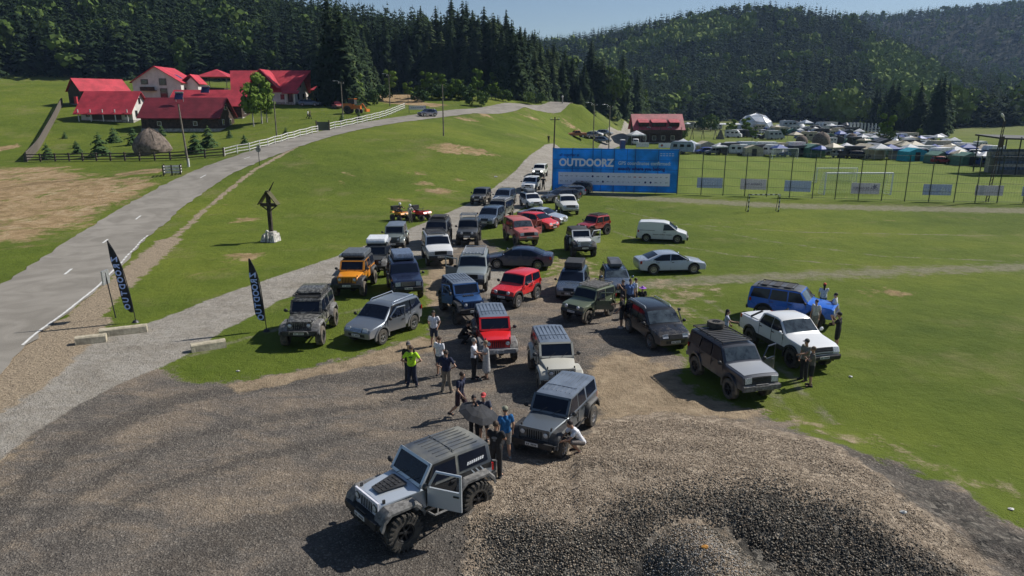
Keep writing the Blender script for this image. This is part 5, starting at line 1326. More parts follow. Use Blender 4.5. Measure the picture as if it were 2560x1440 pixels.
v = car('suv', 'blue family off-roader with a boxy black roof tent', 'off-road car', P_MBL, name='sport_utility_car', clad=True, extra=lambda t, B, A, zr: (rack(t, -1.4, .2, 1.2, zr, M_BLK, 4, .06), roofbox(t, -1.6, .30, 1.22, zr + .08, .38, M_BLK, 'roof_tent', .1)))
park(v, 1430, 748, -7, .93, tb=(1385,642,1475,748))
v = car('hatch', 'dark car with a glossy black roof box, people standing beside it', 'car', P_MBL, name='hatchback_car', rails=True, glass=M_GLL, extra=lambda t, B, A, zr: roofbox(t, -1.5, .3, .80, zr + .08, .34, M_BLR, 'roof_box', .5))
park(v, 1541, None, 0, .90, top=642, tb=(1498,642,1583,720))
def olv(t, B, A, zr): rack(t, -1.45, .15, 1.25, zr, M_FG, 9, .10)
v = car('jimny', 'olive green short off-roader with rack and open door', 'off-road car', P_OLV, name='off_road_car', lift=.14, r=.40, tw=.27, rim=M_STL, tyre=M_MUD, flare=P_OLV, extra=olv, door=(1, R(50)))
park(v, 1471, 810, -32, 1.07, tb=(1403,697,1540,810))
def xtr(t, B, A, zr): g = MB(); g.tube([(1.15, .88, 1.0), (.98, .94, 1.15), (.62, .92, 1.62)], .04); g.box((.66, .92, 1.68), (.16, .10, .10)); g.build('snorkel', M_BLK, t)
v = car('suv', 'black off-roader with a snorkel and sunlit windscreen', 'off-road car', P_BK, name='sport_utility_car', lift=.02, r=.37, rails=M_ALM, extra=xtr, glass=M_GLL, spokes=5)
park(v, 1640, 873, 36, 1.02, tb=(1560,740,1724,873))
def lcx(t, B, A, zr):
    o = rack(t, -2.15, .40, 1.45, zr + .03, M_BLK, 11, .05)
    for k in range(0): pass
    w_ = wheel(t, -1.75, .3, .40, .27, M_STL, M_RUB, .5, False); w_.rotation_euler = (R(90), 0, 0); w_.location = (-1.65, .15, zr + .22); w_.name = 'spare_wheel'
    g = MB(); B.patch(g, [(1.10, 1.308), (1.16, 1.292), (2.0, 1.252), (2.25, 1.214)], -.86, .86, .014); g.build('hood', P_HOOD, t)
    g = MB(); g.box((2.46, 0, .66 + B.lift), (.12, 1.75, .20)); g.box((2.49, 0, .66 + B.lift), (.10, .7, .16)); g.cyl((2.46, -.3, .80 + B.lift), (2.46, .3, .80 + B.lift), .03, .03, 8); g.build('winch_bumper', M_FG, t)
v = car('box', 'mud splashed dark off-roader with silver hood and spare wheel on its slatted roof rack', 'off-road car', P_LC, name='off_road_car', lift=.16, r=.46, tw=.31, extra=lcx, rim=M_STL, tyre=M_MUD, glass=M_GLL, door=(1, R(68)), plate_f=False, bumper=M_FG, flare=P_LC)
park(v, 1843, 993, 41, 1.0, tb=(1715,803,1966,993))
def rng_(t, B, A, zr):
    g = MB(); B.patch(g, [(-2.5, 1.342), (-1.2, 1.38)], -.84, .84, .02); g.build('bed_cover', P_WHT, t)
    g = MB()
    for sd in (1, -1): g.tube([(-1.75, sd * .80, 1.45), (-1.0, sd * .72, 1.92)], .05)
    g.build('sports_bar', M_BLK, t)
v = car('pickup', 'clean white double-cab pick-up with black wheel arches', 'pick-up', P_WHT, name='pickup_truck', lift=.08, r=.45, tw=.31, rim=M_STL, glass=M_GLL, extra=rng_, clad=True, offroad=False)
park(v, 1970, 912, 43, 1.0, tb=(1850,767,2088,912))
def brc(t, B, A, zr): rack(t, -1.9, .1, 1.25, zr, M_BLK, 3, .05)
v = car('box', 'vivid blue off-roader with black roof and black side windows', 'off-road car', P_BBL, name='off_road_car', top=M_BLR, lift=.06, r=.43, extra=brc, rim=M_STL, glass=M_GLL, flare=M_BLK, bumper=M_BLK)
park(v, 1976, 815, 55, 1.0, tb=(1866,700,2087,815))
for r_ in REP: print('BOX', r_)
for f_ in FIT: print('FIT', f_)
# ------------------------------------------------------------------ people
SKIN = mat('skin', (.42, .24, .16), rough=.6, var=.08, scale=10)
def remesh(mb, vox, name, m, parent=None, smooth=3):
    me = mb.mesh(name + '_raw', m, smooth=False, recalc=False); o = D.objects.new('tmp', me); COL.objects.link(o)
    rm = o.modifiers.new('r', 'REMESH'); rm.mode = 'VOXEL'; rm.voxel_size = vox; rm.use_smooth_shade = True
    sm = o.modifiers.new('s', 'SMOOTH'); sm.iterations = smooth; sm.factor = .5
    dg = bpy.context.evaluated_depsgraph_get(); m2 = D.meshes.new_from_object(o.evaluated_get(dg)); D.objects.remove(o); D.meshes.remove(me)
    m2.name = name; m2.materials.clear(); m2.materials.append(m); m2.polygons.foreach_set('use_smooth', [True] * len(m2.polygons))
    r_ = D.objects.new(name, m2); COL.objects.link(r_)
    if parent is not None: r_.parent = parent
    return r_
def cap(mb, p0, p1, r0, r1):
    mb.cyl(p0, p1, r0, r1, 12); mb.ell(p0, (r0,)*3, 12, 8); mb.ell(p1, (r1,)*3, 12, 8)
def V3(*a): return np.array(a, float)
POSES = {
 'stand': dict(),
 'relaxed': dict(LK=(.02,.12,.49), LA=(.05,.17,.08), RK=(.03,-.11,.49), RA=(-.02,-.13,.08)),
 'hips': dict(LE=(-.06,.40,1.14), LW=(.06,.20,1.00), RE=(-.06,-.40,1.14), RW=(.06,-.20,1.00), LA=(.0,.18,.08), RA=(0,-.18,.08)),
 'pockets': dict(LE=(-.10,.27,1.16), LW=(.06,.20,.95), RE=(-.10,-.27,1.16), RW=(.06,-.20,.95), LA=(.02,.14,.08), RA=(-.02,-.14,.08)),
 'reach': dict(RE=(.20,-.22,1.22), RW=(.44,-.16,1.18), LE=(.05,.25,1.15), LW=(.18,.22,.93)),
 'reach2': dict(LE=(.20,.20,1.24), LW=(.42,.12,1.20), RE=(.03,-.23,1.15), RW=(.10,-.22,.92)),
 'walk': dict(LK=(.20,.09,.52), LA=(.26,.09,.10), RK=(-.04,-.09,.50), RA=(-.36,-.09,.17), LE=(-.12,.25,1.14), LW=(-.10,.25,.88), RE=(.08,-.25,1.15), RW=(.26,-.22,.96), CH=(.06,0,1.32), NK=(.08,0,1.48)),
 'phone': dict(LE=(.16,.26,1.22), LW=(.30,.12,1.45), RE=(.16,-.26,1.22), RW=(.30,-.12,1.45)),
 'crossed': dict(LE=(.12,.25,1.18), LW=(.26,-.04,1.20), RE=(.12,-.25,1.18), RW=(.25,.05,1.15)),
 'crouch': dict(PE=(-.18,0,.34), CH=(.06,0,.72), NK=(.16,0,.86), HD=(.26,0,1.0), LK=(.28,.16,.46), LA=(-.04,.12,.08), RK=(.24,-.18,.40), RA=(-.02,-.13,.08), LS=(.12,.17,.80), RS=(.12,-.17,.80), LE=(.36,.20,.58), LW=(.56,.08,.50), RE=(.34,-.22,.56), RW=(.56,-.06,.44), LH=(-.16,.10,.34), RH=(-.16,-.10,.34)),
 'sit': dict(PE=(-.10,0,.82), CH=(.0,0,1.18), NK=(.05,0,1.34), HD=(.08,0,1.5), LK=(.30,.24,.80), LA=(.22,.28,.40), RK=(.30,-.24,.80), RA=(.22,-.28,.40), LS=(.02,.19,1.28), RS=(.02,-.19,1.28), LE=(.24,.32,1.10), LW=(.46,.28,1.12), RE=(.24,-.32,1.10), RW=(.46,-.28,1.12), LH=(-.08,.10,.82), RH=(-.08,-.10,.82)),
}
def person(label, px, py, head, pose='stand', top=None, bottom=None, shorts=True, hair=(.05,.035,.025), hat=None, long_hair=False, dress=None, shoes=(.03,.03,.035), h=1.76, female=False, vox=.014, group='people walking and standing among the cars', emblem=None, xy=None, sleeves=.55):
    J = dict(PE=(0,0,.95), CH=(.01,0,1.28), NK=(0,0,1.46), HD=(.03,0,1.62), LS=(0,.185,1.42), RS=(0,-.185,1.42), LH=(0,.095,.93), RH=(0,-.095,.93), LK=(.02,.105,.50), RK=(.02,-.105,.50), LA=(0,.115,.085), RA=(0,-.115,.085), LE=(-.03,.25,1.14), RE=(-.03,-.25,1.14), LW=(.05,.26,.89), RW=(.05,-.26,.89))
    J.update(POSES[pose]); J = {k: V3(*v) for k, v in J.items()}
    if pose == 'walk': J['LS'] = V3(.07,.185,1.43); J['RS'] = V3(.07,-.185,1.43); J['HD'] = V3(.13,0,1.62)
    t = empty('person', label, 'person', group=group); k_ = .92 if female else 1.0
    b = MB(); up = J['NK'] - J['PE']; up = up / np.linalg.norm(up)
    for s in (-1, 1):
        y = V3(0, s, 0); cap(b, J['PE'] + y * .075, J['PE'] * .5 + J['CH'] * .5 + y * .062, .095, .078); cap(b, J['PE'] * .5 + J['CH'] * .5 + y * .062, J['CH'] + y * .080, .078, .096); 
    for S, sd in (('L', 1), ('R', -1)):
        sh, el, wr = J[S+'S'], J[S+'E'], J[S+'W']; cap(b, J['CH'] + V3(0, sd*.08, 0), sh - V3(0, sd*.03, .02), .10, .062); cap(b, sh, el, .050 * k_, .040 * k_); cap(b, el, wr, .040 * k_, .026)
        hp, kn, an = J[S+'H'], J[S+'K'], J[S+'A']; cap(b, hp, kn, .082, .056); cap(b, kn, kn * .6 + an * .4, .056, .056); cap(b, kn * .6 + an * .4, an, .056, .036)
        fd = V3(.15, sd * .03, -.045); cap(b, an + V3(-.04, 0, -.045), an + fd, .036, .030)
        # hand: palm, four fingers, thumb
        d = wr - el; d /= np.linalg.norm(d); sv = np.cross(d, V3(0, sd, 0)); n0 = np.linalg.norm(sv); sv = sv / n0 if n0 > .2 else V3(1, 0, 0)
        nv = np.cross(sv, d); pc = wr + d * .05
        for q in (-1, -.33, .33, 1): cap(b, wr + sv * q * .014, wr + d * .085 + sv * q * .030, .016, .014)
        for i, (q, L_) in enumerate(((-1, .060), (-.33, .075), (.33, .080), (1, .070))):
            a0 = wr + d * .088 + sv * q * .033; m_ = a0 + d * L_ * .5 + nv * .006 * sd; cap(b, a0, m_, .0115, .011); cap(b, m_, m_ + d * L_ * .42 + nv * .022 * sd, .011, .0095)
        th = wr + d * .03 + sv * .03; cap(b, th, th + d * .035 + sv * .028, .014, .012); cap(b, th + d * .035 + sv * .028, th + d * .06 + sv * .030, .012, .010)
    cap(b, J['NK'] - up * .05, J['HD'] - up * .02, .058, .050); Hd = J['HD']
    b.ell(Hd + V3(0, 0, .03), (.095, .076, .105), 14, 10); b.ell(Hd + V3(.022, 0, -.045), (.066, .056, .070), 12, 8)
    cap(b, Hd + V3(.085, 0, .0), Hd + V3(.105, 0, -.025), .011, .015); b.ell(Hd + V3(.082, 0, .028), (.02, .05, .012), 8, 5)
    b.ell(Hd + V3(.080, 0, -.062), (.014, .028, .009), 8, 5)
    for sd in (-1, 1): b.ell(Hd + V3(-.005, sd * .080, -.005), (.022, .012, .034), 8, 6)
    body = remesh(b, vox, 'body', SKIN, t, 2)
    for sd in (-1, 1):
        e_ = MB(); e_.ell(Hd + V3(.084, sd * .030, .008), (.010, .014, .008), 8, 6); e_.build('eye', mat('eye_dark', (.02, .015, .012), rough=.2), t)
    def cloth(c, nm):
        m = mat('cloth_%02x%02x%02x' % tuple(int(255 * min(1, v) ** .45) for v in c), c, rough=.9, var=.14, scale=14, bump=.3, bscale=30); return m
    if top:
        s_ = MB(); g = .012
        for sd in (-1, 1):
            y = V3(0, sd, 0); cap(s_, J['PE'] + y * .078 + up * .0, J['PE'] * .5 + J['CH'] * .5 + y * .068, .100 + g, .086 + g); cap(s_, J['PE'] * .5 + J['CH'] * .5 + y * .068, J['CH'] + y * .082, .086 + g, .102 + g)
        for S, sd in (('L', 1), ('R', -1)):
            sh, el, wr = J[S+'S'], J[S+'E'], J[S+'W']; cap(s_, J['CH'] + V3(0, sd*.08, 0), sh - V3(0, sd*.03, .02), .09 + g, .060 + g)
            if sleeves <= 1: cap(s_, sh, sh * (1 - sleeves) + el * sleeves, .056 + g, .052 + g)
            else: cap(s_, sh, el, .054 + g, .044 + g); cap(s_, el, wr, .044 + g, .030 + g)
        cap(s_, J['NK'] - up * .10, J['NK'] - up * .015, .085, .060)
        remesh(s_, .016, 'shirt', cloth(top, 'top'), t, 2)
    if dress:
        s_ = MB()
        for sd in (-1, 1): cap(s_, J['CH'] + V3(0, sd*.085, 0), J['PE'] + V3(0, sd*.08, 0), .125, .135); cap(s_, J['PE'] + V3(0, sd*.08, 0), V3(.0, sd*.09, .42), .135, .165)
        for S, sd in (('L', 1), ('R', -1)): cap(s_, J['CH'] + V3(0, sd*.08, 0), J[S+'S'], .11, .075); cap(s_, J[S+'S'], J[S+'S'] * .5 + J[S+'E'] * .5, .072, .070)
        remesh(s_, .018, 'dress', cloth(dress, 'dress'), t, 2)
    if bottom:
        s_ = MB(); g = .020
        for S, sd in (('L', 1), ('R', -1)):
            hp, kn, an = J[S+'H'], J[S+'K'], J[S+'A']; cap(s_, J['PE'] + V3(0, sd * .07, .02), hp, .100 + g * .3, .092 + g * .5)
            if shorts: cap(s_, hp, kn * .92 + hp * .08, .086 + g, .066 + g)
            else: cap(s_, hp, kn, .082 + g, .056 + g); cap(s_, kn, an + V3(0, 0, .01), .062 + g, .046 + g)
        remesh(s_, .016, 'shorts' if shorts else 'trousers', cloth(bottom, 'bottom'), t, 2)
    for S, sd in (('L', 1), ('R', -1)):
        f_ = MB(); an = J[S+'A']; cap(f_, an + V3(-.05, 0, -.045), an + V3(.10, sd * .015, -.050), .044, .040); cap(f_, an + V3(.10, sd * .015, -.050), an + V3(.17, sd * .02, -.058), .040, .030); f_.box(an + V3(.05, sd*.01, -.076), (.29, .085, .018)); f_.build('shoe', cloth(shoes, 'shoe'), t)
    hm = MB()
    if hair:
        hm.ell(Hd + V3(-.014, 0, .045), (.103, .087, .104), 16, 9, z0=-.35)
        if long_hair: cap(hm, Hd + V3(-.05, 0, .02), Hd + V3(-.085, 0, -.22), .070, .05)
        hm.build('hair', mat('hair_%d' % int(sum(hair) * 999), hair, rough=.7, var=.3, scale=30), t)
    if hat:
        hk, hc = hat; q = MB()
        if hk == 'cap': q.ell(Hd + V3(-.008, 0, .06), (.110, .094, .100), 16, 7, z0=0.0); q.ell(Hd + V3(.12, 0, .065), (.085, .070, .012), 12, 6)
        elif hk == 'sunhat': q.ell(Hd + V3(0, 0, .055), (.105, .095, .12), 16, 8, z0=.0); q.lathe([(.08, .07), (.21, .055), (.215, .045), (.08, .05)], 'z', tuple(Hd), 20)
        elif hk == 'helmet': q.ell(Hd + V3(0, 0, .03), (.145, .13, .15), 16, 10, z0=-.7)
        q.build('helmet' if hk == 'helmet' else 'hat', mat('hat_%d' % int(hc[0] * 500 + hc[1] * 300 + hc[2] * 99), hc, rough=.75), t)
    if emblem:
        q = MB(); q.ell(J['CH'] + V3(-.150, 0, .02), (.006, .085, .05), 14, 6); q.ell(J['CH'] + V3(-.150, 0, -.06), (.006, .05, .02), 10, 5); q.build('back_print', mat('faded_print_%d' % int(emblem[0]*100), emblem, rough=.9), t)
    g = flat(px, py) if xy is None else (xy[0], xy[1], 0); s = h / 1.76
    t.location = (g[0], g[1], h1(g[0], g[1]) + (xy[2] if xy is not None and len(xy) > 2 else 0)); t.rotation_euler = (0, 0, R(head - 90)); t.scale = (s, s, s)
    return t
W_ = (.70, .70, .74); BKc = (.018, .018, .020); NV = (.016, .022, .055)
person('man in white t-shirt and dark shorts standing apart beside the silver grey estate off-roader', 1086, 865, -5, 'pockets', W_, (.04,.05,.07), hair=(.03,.025,.02))
person('person in black crouching by the front wheel of the bright red car', 1160, 858, 75, 'crouch', BKc, BKc, False, hair=(.02,.02,.02))
person('man in black shirt and dark cap half hidden behind the lime green shirt', 1024, 955, 20, 'relaxed', BKc, (.03,.03,.04), False, hat=('cap', (.10,.09,.09)))
person('man in lime green shirt and dark jeans seen from behind', 1031, 966, 176, 'hips', (.50,.82,.03), (.018,.024,.05), False, hair=(.10,.06,.035), emblem=(.10,.22,.03))
person('man in white t-shirt and dark shorts turned away next to the navy shirt', 1100, 940, 150, 'stand', W_, (.03,.04,.07), True, hair=(.06,.035,.02))
person('man in navy t-shirt and khaki trousers with hand on hip seen from behind', 1117, 980, 168, 'hips', NV, (.20,.17,.13), False, hair=(.04,.035,.035))
person('grey haired man in white t-shirt and black trousers reaching to a woman', 1185, 946, 78, 'reach', W_, BKc, False, hair=(.28,.26,.24), h=1.78)
person('woman in long pale grey dress facing the grey haired man', 1216, 946, -75, 'reach2', dress=(.42,.42,.42), hair=(.22,.17,.11), female=True, h=1.68, shoes=(.06,.04,.03))
person('man in navy t-shirt and dark shorts walking towards the front cars', 1150, 1046, 62, 'walk', NV, (.04,.02,.03), True, hair=(.05,.03,.02), h=1.80)
person('dark haired person in black and cream top behind the black umbrella', 1186, 1112, 10, 'phone', (.04,.04,.04), BKc, False, hair=(.02,.015,.015), h=1.64, female=True)
person('person in red cap and dark patterned top behind the umbrella', 1210, 1112, 0, 'crossed', (.06,.065,.09), (.05,.05,.06), True, hair=(.08,.05,.03), hat=('cap', (.50,.06,.06)), h=1.72)
person('man in blue polo shirt, cap and grey shorts between the two front cars', 1264, 1170, 200, 'relaxed', (.012,.12,.32), (.26,.24,.22), True, hair=(.06,.04,.03), hat=('cap', (.22,.22,.16)), shoes=(.25,.25,.24))
person('man all in black with faded back print beside the rear of the silver car', 1240, 1220, 165, 'crossed', BKc, BKc, False, hair=(.05,.035,.03), emblem=(.20,.20,.20), h=1.82)
person('person in white t-shirt squatting at the front wheel of the slate grey car', 1440, 1157, -68, 'crouch', W_, (.16,.14,.13), True, hair=(.03,.02,.02), shoes=(.05,.04,.04))
person('man in black t-shirt and shorts beside the open door of the olive green car', 1553, 820, -110, 'reach', BKc, (.05,.05,.05), True, hair=(.03,.02,.02), shoes=(.4,.4,.4))
person('person in dark patterned shirt between the blue shirt and the olive green car', 1556, 775, -60, 'phone', (.04,.045,.07), BKc, False, h=1.74)
person('tall man in pale blue and navy shirt standing above the black off-roader', 1573, 778, 15, 'stand', (.13,.20,.42), NV, False, hair=(.06,.05,.05), h=1.86)
person('person in white partly hidden behind the pale blue shirt', 1586, 768, 100, 'stand', W_, NV, True, h=1.70)
person('woman in black with a purple sun hat', 1603, 790, 5, 'stand', BKc, BKc, False, hair=(.03,.02,.02), hat=('sunhat', (.34,.12,.55)), female=True, h=1.66)
person('woman in white t-shirt and jeans with red headscarf behind the vivid blue car', 2054, 782, 160, 'reach', W_, (.07,.11,.20), False, hair=(.04,.02,.02), hat=('cap', (.55,.07,.04)), long_hair=True, female=True, h=1.68)
person('man in white t-shirt at the nose of the vivid blue car', 2082, 812, -120, 'reach', W_, (.10,.12,.18), True, hair=(.03,.02,.02), h=1.72)
person('man in black cap and clothes with raised hands right of the white pick-up', 2090, 872, -130, 'phone', BKc, BKc, True, hat=('cap', (.015,.015,.015)), h=1.78)
person('person in white looking into the engine side of the white pick-up', 2034, 830, -60, 'stand', (.55,.54,.52), (.3,.28,.25), True, h=1.70)
person('man in grey printed t-shirt and cap with arm raised in front of the white pick-up', 2008, 950, -70, 'reach2', (.20,.20,.16), (.035,.035,.04), False, hat=('cap', (.03,.03,.03)), h=1.80)
person('woman in grey brown top and black shorts in front of the white pick-up', 2025, 965, -110, 'crossed', (.12,.11,.095), BKc, True, hair=(.14,.09,.05), female=True, h=1.70)
person('dark haired woman in pale blue top behind the spare wheel of the slatted rack car', 1812, 858, 70, 'reach', (.42,.46,.58), (.1,.1,.12), False, hair=(.02,.015,.012), long_hair=True, female=True, h=1.70)
person('man in dark clothes standing beside the track near the dark estates', 1358, 477, -20, 'hips', (.03,.03,.04), (.03,.03,.03), False, h=1.76, vox=.02)
person('distant person in black on the track left of the tall pole', 1371, 396, 0, 'stand', BKc, BKc, False, h=1.7, vox=.02)
person('pedestrian in white top on the lawn in front of the twin gabled chalet', 770, 297, 90, 'walk', W_, BKc, False, vox=.02, xy=tuple(G(770, 297)[:2]))
person('pedestrian in dark top on the lawn in front of the twin gabled chalet', 775, 298, 90, 'walk', BKc, BKc, False, vox=.02, xy=tuple(G(775, 298)[:2]))
# two riders and their quads beside the track
def quad_bike(px, py, head, col, label):
    t = empty('quad_bike', label, 'quad bike', group='quad bikes beside the track')
    b = MB(); pr = [(-.95,.72),(-.90,.90),(-.45,.88),(-.2,.84),(.1,.90),(.35,1.0),(.75,.98),(.98,.80),(.95,.66),(.4,.56),(-.4,.56)]
    b.prism(pr, -.19, .19); b.prism([(-1.0,.84),(-.55,.92),(-.4,.80),(-.95,.74)], -.52, .52); b.prism([(.42,.92),(.95,.90),(1.05,.76),(.5,.78)], -.52, .52); b.build('body', col, t)
    s_ = MB(); s_.prism([(-.75,.90),(-.72,1.02),(-.1,.98),(.12,.92)], -.17, .17); s_.build('seat', M_BLK, t)
    r_ = MB()
    for x in (-.85, .80):
        for k in range(4): r_.box((x - .18 + k * .12, 0, 1.02), (.03, .9, .02))
    r_.build('cargo_rack', M_BLK, t)
    h_ = MB(); h_.cyl((.42, 0, .95), (.30, 0, 1.18), .03, .03, 8); h_.tube([(.22, .38, 1.20), (.30, .12, 1.18), (.30, -.12, 1.18), (.22, -.38, 1.20)], .018); h_.build('handlebar', M_BLK, t)
    c = MB(); c.box((0, 0, .45), (1.3, .35, .25)); c.build('chassis', M_DRK, t)
    k = MB(); k.box((-.82, 0, 1.22), (.42, .75, .36)); k.build('luggage_box', M_BLK, t)
    l = MB(); l.ell((1.02, 0, .82), (.05, .12, .07), 10, 6); l.build('headlight', M_LAM, t)
    for x in (-.62, .66):
        for sd in (1, -1): wheel(t, x, sd * .46, .32, .24, M_STL, M_MUD, .5, False, 5)
    g = flat(px, py); t.location = (g[0], g[1], h1(g[0], g[1])); t.rotation_euler = (0, 0, R(head - 90)); return t
qb = quad_bike(1000, 552, 42, P_ORG, 'black and orange quad bike with luggage box, left of the pair')
quad_bike(1052, 550, 50, P_RED, 'black and red quad bike, right of the pair')
person('rider in white helmet sitting on the orange quad bike', 1000, 552, 42, 'sit', BKc, (.04,.04,.04), False, hair=None, hat=('helmet', (.65,.65,.66)), vox=.018, xy=(qb.location.x, qb.location.y, .14), group='quad riders')
person('rider in white helmet and grey jacket standing between the quad bikes', 1026, 556, 40, 'reach2', (.30,.29,.26), (.12,.11,.10), False, hair=None, hat=('helmet', (.62,.62,.64)), sleeves=1.5, vox=.018, group='quad riders')
# umbrella
u = empty('umbrella', 'open black umbrella leaning over the rear of the silver car', 'umbrella', group=None)
c = MB(); n = 8; Rr = .95; top_ = V3(0, 0, .30); vs = [top_]; fs = []
rings = [(.35, .26), (.68, .15), (.95, -.02)]
for r_, z in rings:
    for i in range(n * 2):
        a = math.pi * i / n; q = 1.0 if i % 2 == 0 else .93 + .04 * (r_ < .5); vs.append(V3(math.cos(a) * r_ * q, math.sin(a) * r_ * q, z + (0 if i % 2 == 0 else .012)))
for i in range(n * 2): fs.append((0, 1 + i, 1 + (i + 1) % (n * 2)))
for k in range(2):
    for i in range(n * 2): a = 1 + k * n * 2; b_ = a + n * 2; fs.append((a + i, b_ + i, b_ + (i + 1) % (n * 2), a + (i + 1) % (n * 2)))
c.add(vs, fs); o = c.build('canopy', mat('black_umbrella_cloth', (.014, .016, .022), rough=.8, var=.2, scale=3), u, smooth=False); sm = o.modifiers.new('th', 'SOLIDIFY'); sm.thickness = .006
p_ = MB(); p_.cyl((0, 0, .36), (0, 0, -.62), .009, .009, 8); p_.build('shaft', M_STL, u)
for i in range(n): a = 2 * math.pi * i / n; q = MB(); q.tube([(0, 0, .28), (math.cos(a) * .5, math.sin(a) * .5, .20), (math.cos(a) * .94, math.sin(a) * .94, -.025)], .004, 4); q.build('rib', M_STL, u)
q = MB(); q.tube([(0, 0, -.62), (.03, 0, -.68), (.07, 0, -.66), (.08, 0, -.61)], .012, 6); q.build('handle', M_BLK, u)
_g = flat(1200, 1112); u.location = (_g[0] - .02, _g[1] - .30, 1.30); u.rotation_euler = (R(12), R(14), .3); u.scale = (.72, .72, .8)
# ------------------------------------------------------------------ houses
def sheet_roof_mat(name, col, sc=1.0):
    m = mat(name, col, rough=.55, var=.12, scale=.5, spec=.3); nt = m.node_tree; L = nt.links; bs = nt.nodes['Principled BSDF']
    tc = N(nt, 'ShaderNodeTexCoord'); w1 = N(nt, 'ShaderNodeTexWave', bands_direction='X', inp={'Scale': 1.4 * sc}); w2 = N(nt, 'ShaderNodeTexWave', bands_direction='Z', wave_profile='SAW', inp={'Scale': 1.1 * sc})
    for q in (w1, w2): L.new(tc.outputs['Object'], q.inputs['Vector'])
    a = N(nt, 'ShaderNodeMath', operation='ADD'); L.new(w1.outputs['Fac'], a.inputs[0]); L.new(w2.outputs['Fac'], a.inputs[1])
    b = N(nt, 'ShaderNodeBump', inp={'Strength': .6, 'Distance': .08}); L.new(a.outputs[0], b.inputs['Height']); L.new(b.outputs['Normal'], bs.inputs['Normal']); return m
M_RF = sheet_roof_mat('red_roof_sheets', (.50, .045, .065)); M_RFD = sheet_roof_mat('dark_red_roof_tiles', (.20, .020, .032)); M_RFP = sheet_roof_mat('faded_pink_red_roof', (.46, .085, .10))
M_WAL = mat('white_render', (.62, .60, .57), rough=.9, var=.08, scale=.8); M_LOG = mat('dark_log_wall', (.055, .032, .022), rough=.85, var=.3, scale=2); M_STN = mat('pale_stone_base', (.36, .34, .31), rough=.9, scale=3, var=.2)
M_WDW = mat('window_glass', (.02, .025, .03), rough=.1, spec=.7); M_WFR = mat('white_window_frame', (.65, .64, .62), rough=.6); M_WFD = mat('dark_window_frame', (.06, .035, .025), rough=.6)
M_SOL = mat('solar_panel', (.025, .03, .10), rough=.15, spec=.8); M_GRN = mat('green_tank', (.20, .36, .31), rough=.5); M_PST = mat('weathered_wood', (.19, .165, .135), rough=.9, var=.2, scale=3); M_DPS = mat('dark_wood_post', (.085, .068, .052), rough=.9)
def house(name, label, px, py, Y, w, d, he, hr, rz=0, wall=M_WAL, roof=M_RF, axis='x', over=.6, prow=0, base=.5, wins=(), hip=False, extra=None, front_over=None, cat='house', zoff=0.0):
    """origin at the middle of the front wall base; w along x, d away from the camera; wins: (face, x, z, w, h)"""
    p = at_Y(px, py, Y); t = empty(name, label, cat, (p[0], p[1], h1(p[0], p[1]) + zoff), R(rz), None); fo = over if front_over is None else front_over
    b = MB()
    if axis == 'x': gable = [(0, 0), (d, 0), (d, he), (d / 2, hr), (0, he)]; b.prism(gable, -w / 2, w / 2, axis='x')
    else: gable = [(-w / 2, 0), (w / 2, 0), (w / 2, he), (0, hr), (-w / 2, he)]; b.prism(gable, 0, d, axis='y')
    b.build('wall', wall, t, smooth=False)
    f = MB(); f.box((0, d / 2, -.6), (w + .25, d + .25, 1.3 + base)); f.build('plinth', M_STN, t, smooth=False)
    r = MB(); T = .12
    if hip:
        c0 = [(-w/2-over, -over, he), (w/2+over, -over, he), (w/2+over, d+over, he), (-w/2-over, d+over, he)]; ap = (0, d/2, hr + .15)
        for i in range(4): r.slab([c0[i], c0[(i+1)%4], ap], T)
    elif axis == 'x':
        k = (hr - he) / (d / 2); lo = he - k * fo; lo2 = he - k * over; q = w / 2 + over; pr = prow
        r.slab([(-q, -fo, lo + .14), (q, -fo, lo + .14), (q + pr, d/2, hr + .14), (-q - pr, d/2, hr + .14)], T); r.slab([(-q - pr, d/2, hr + .14), (q + pr, d/2, hr + .14), (q, d + over, lo2 + .14), (-q, d + over, lo2 + .14)], T)
    else:
        k = (hr - he) / (w / 2); lo = he - k * over; q = w / 2 + over
        r.slab([(-q, -over, lo + .14), (0, -over - prow, hr + .14), (0, d + over, hr + .14), (-q, d + over, lo + .14)], T); r.slab([(0, -over - prow, hr + .14), (q, -over, lo + .14), (q, d + over, lo + .14), (0, d + over, hr + .14)], T)
    r.build('roof', roof, t, smooth=False)
    for face, x, z, ww, hh in wins:
        g = MB(); fr = MB()
        if face == 'f': c = (x, -.03, z); sz = (ww, .08, hh); n_ = (0, -1); s2 = (ww * .8, .05, hh * .82); c2 = (x, -.06, z)
        elif face == 'r': c = (w/2 + .03, x, z); sz = (.08, ww, hh); s2 = (.05, ww * .8, hh * .82); c2 = (w/2 + .06, x, z)
        else: c = (-w/2 - .03, x, z); sz = (.08, ww, hh); s2 = (.05, ww * .8, hh * .82); c2 = (-w/2 - .06, x, z)
        fr.box(c, sz); o = fr.build('window', M_WFR if wall is M_LOG else M_WFD, t, smooth=False); g.box(c2, s2); g.build('pane', M_WDW, o, smooth=False)
    if extra: extra(t)
    return t
def posts(t, pts_, h, m=M_DPS, r=.09, name='veranda_post'):
    for x, y in pts_: q = MB(); q.cyl((x, y, 0), (x, y, h), r, r, 8); q.build(name, m, t)
def bits1(t):
    for x in np.linspace(-6.4, 6.4, 7): q = MB(); q.box((x, -.62, 2.38), (1.3, .06, .10)); q.build('snow_guard', M_RFD, t)
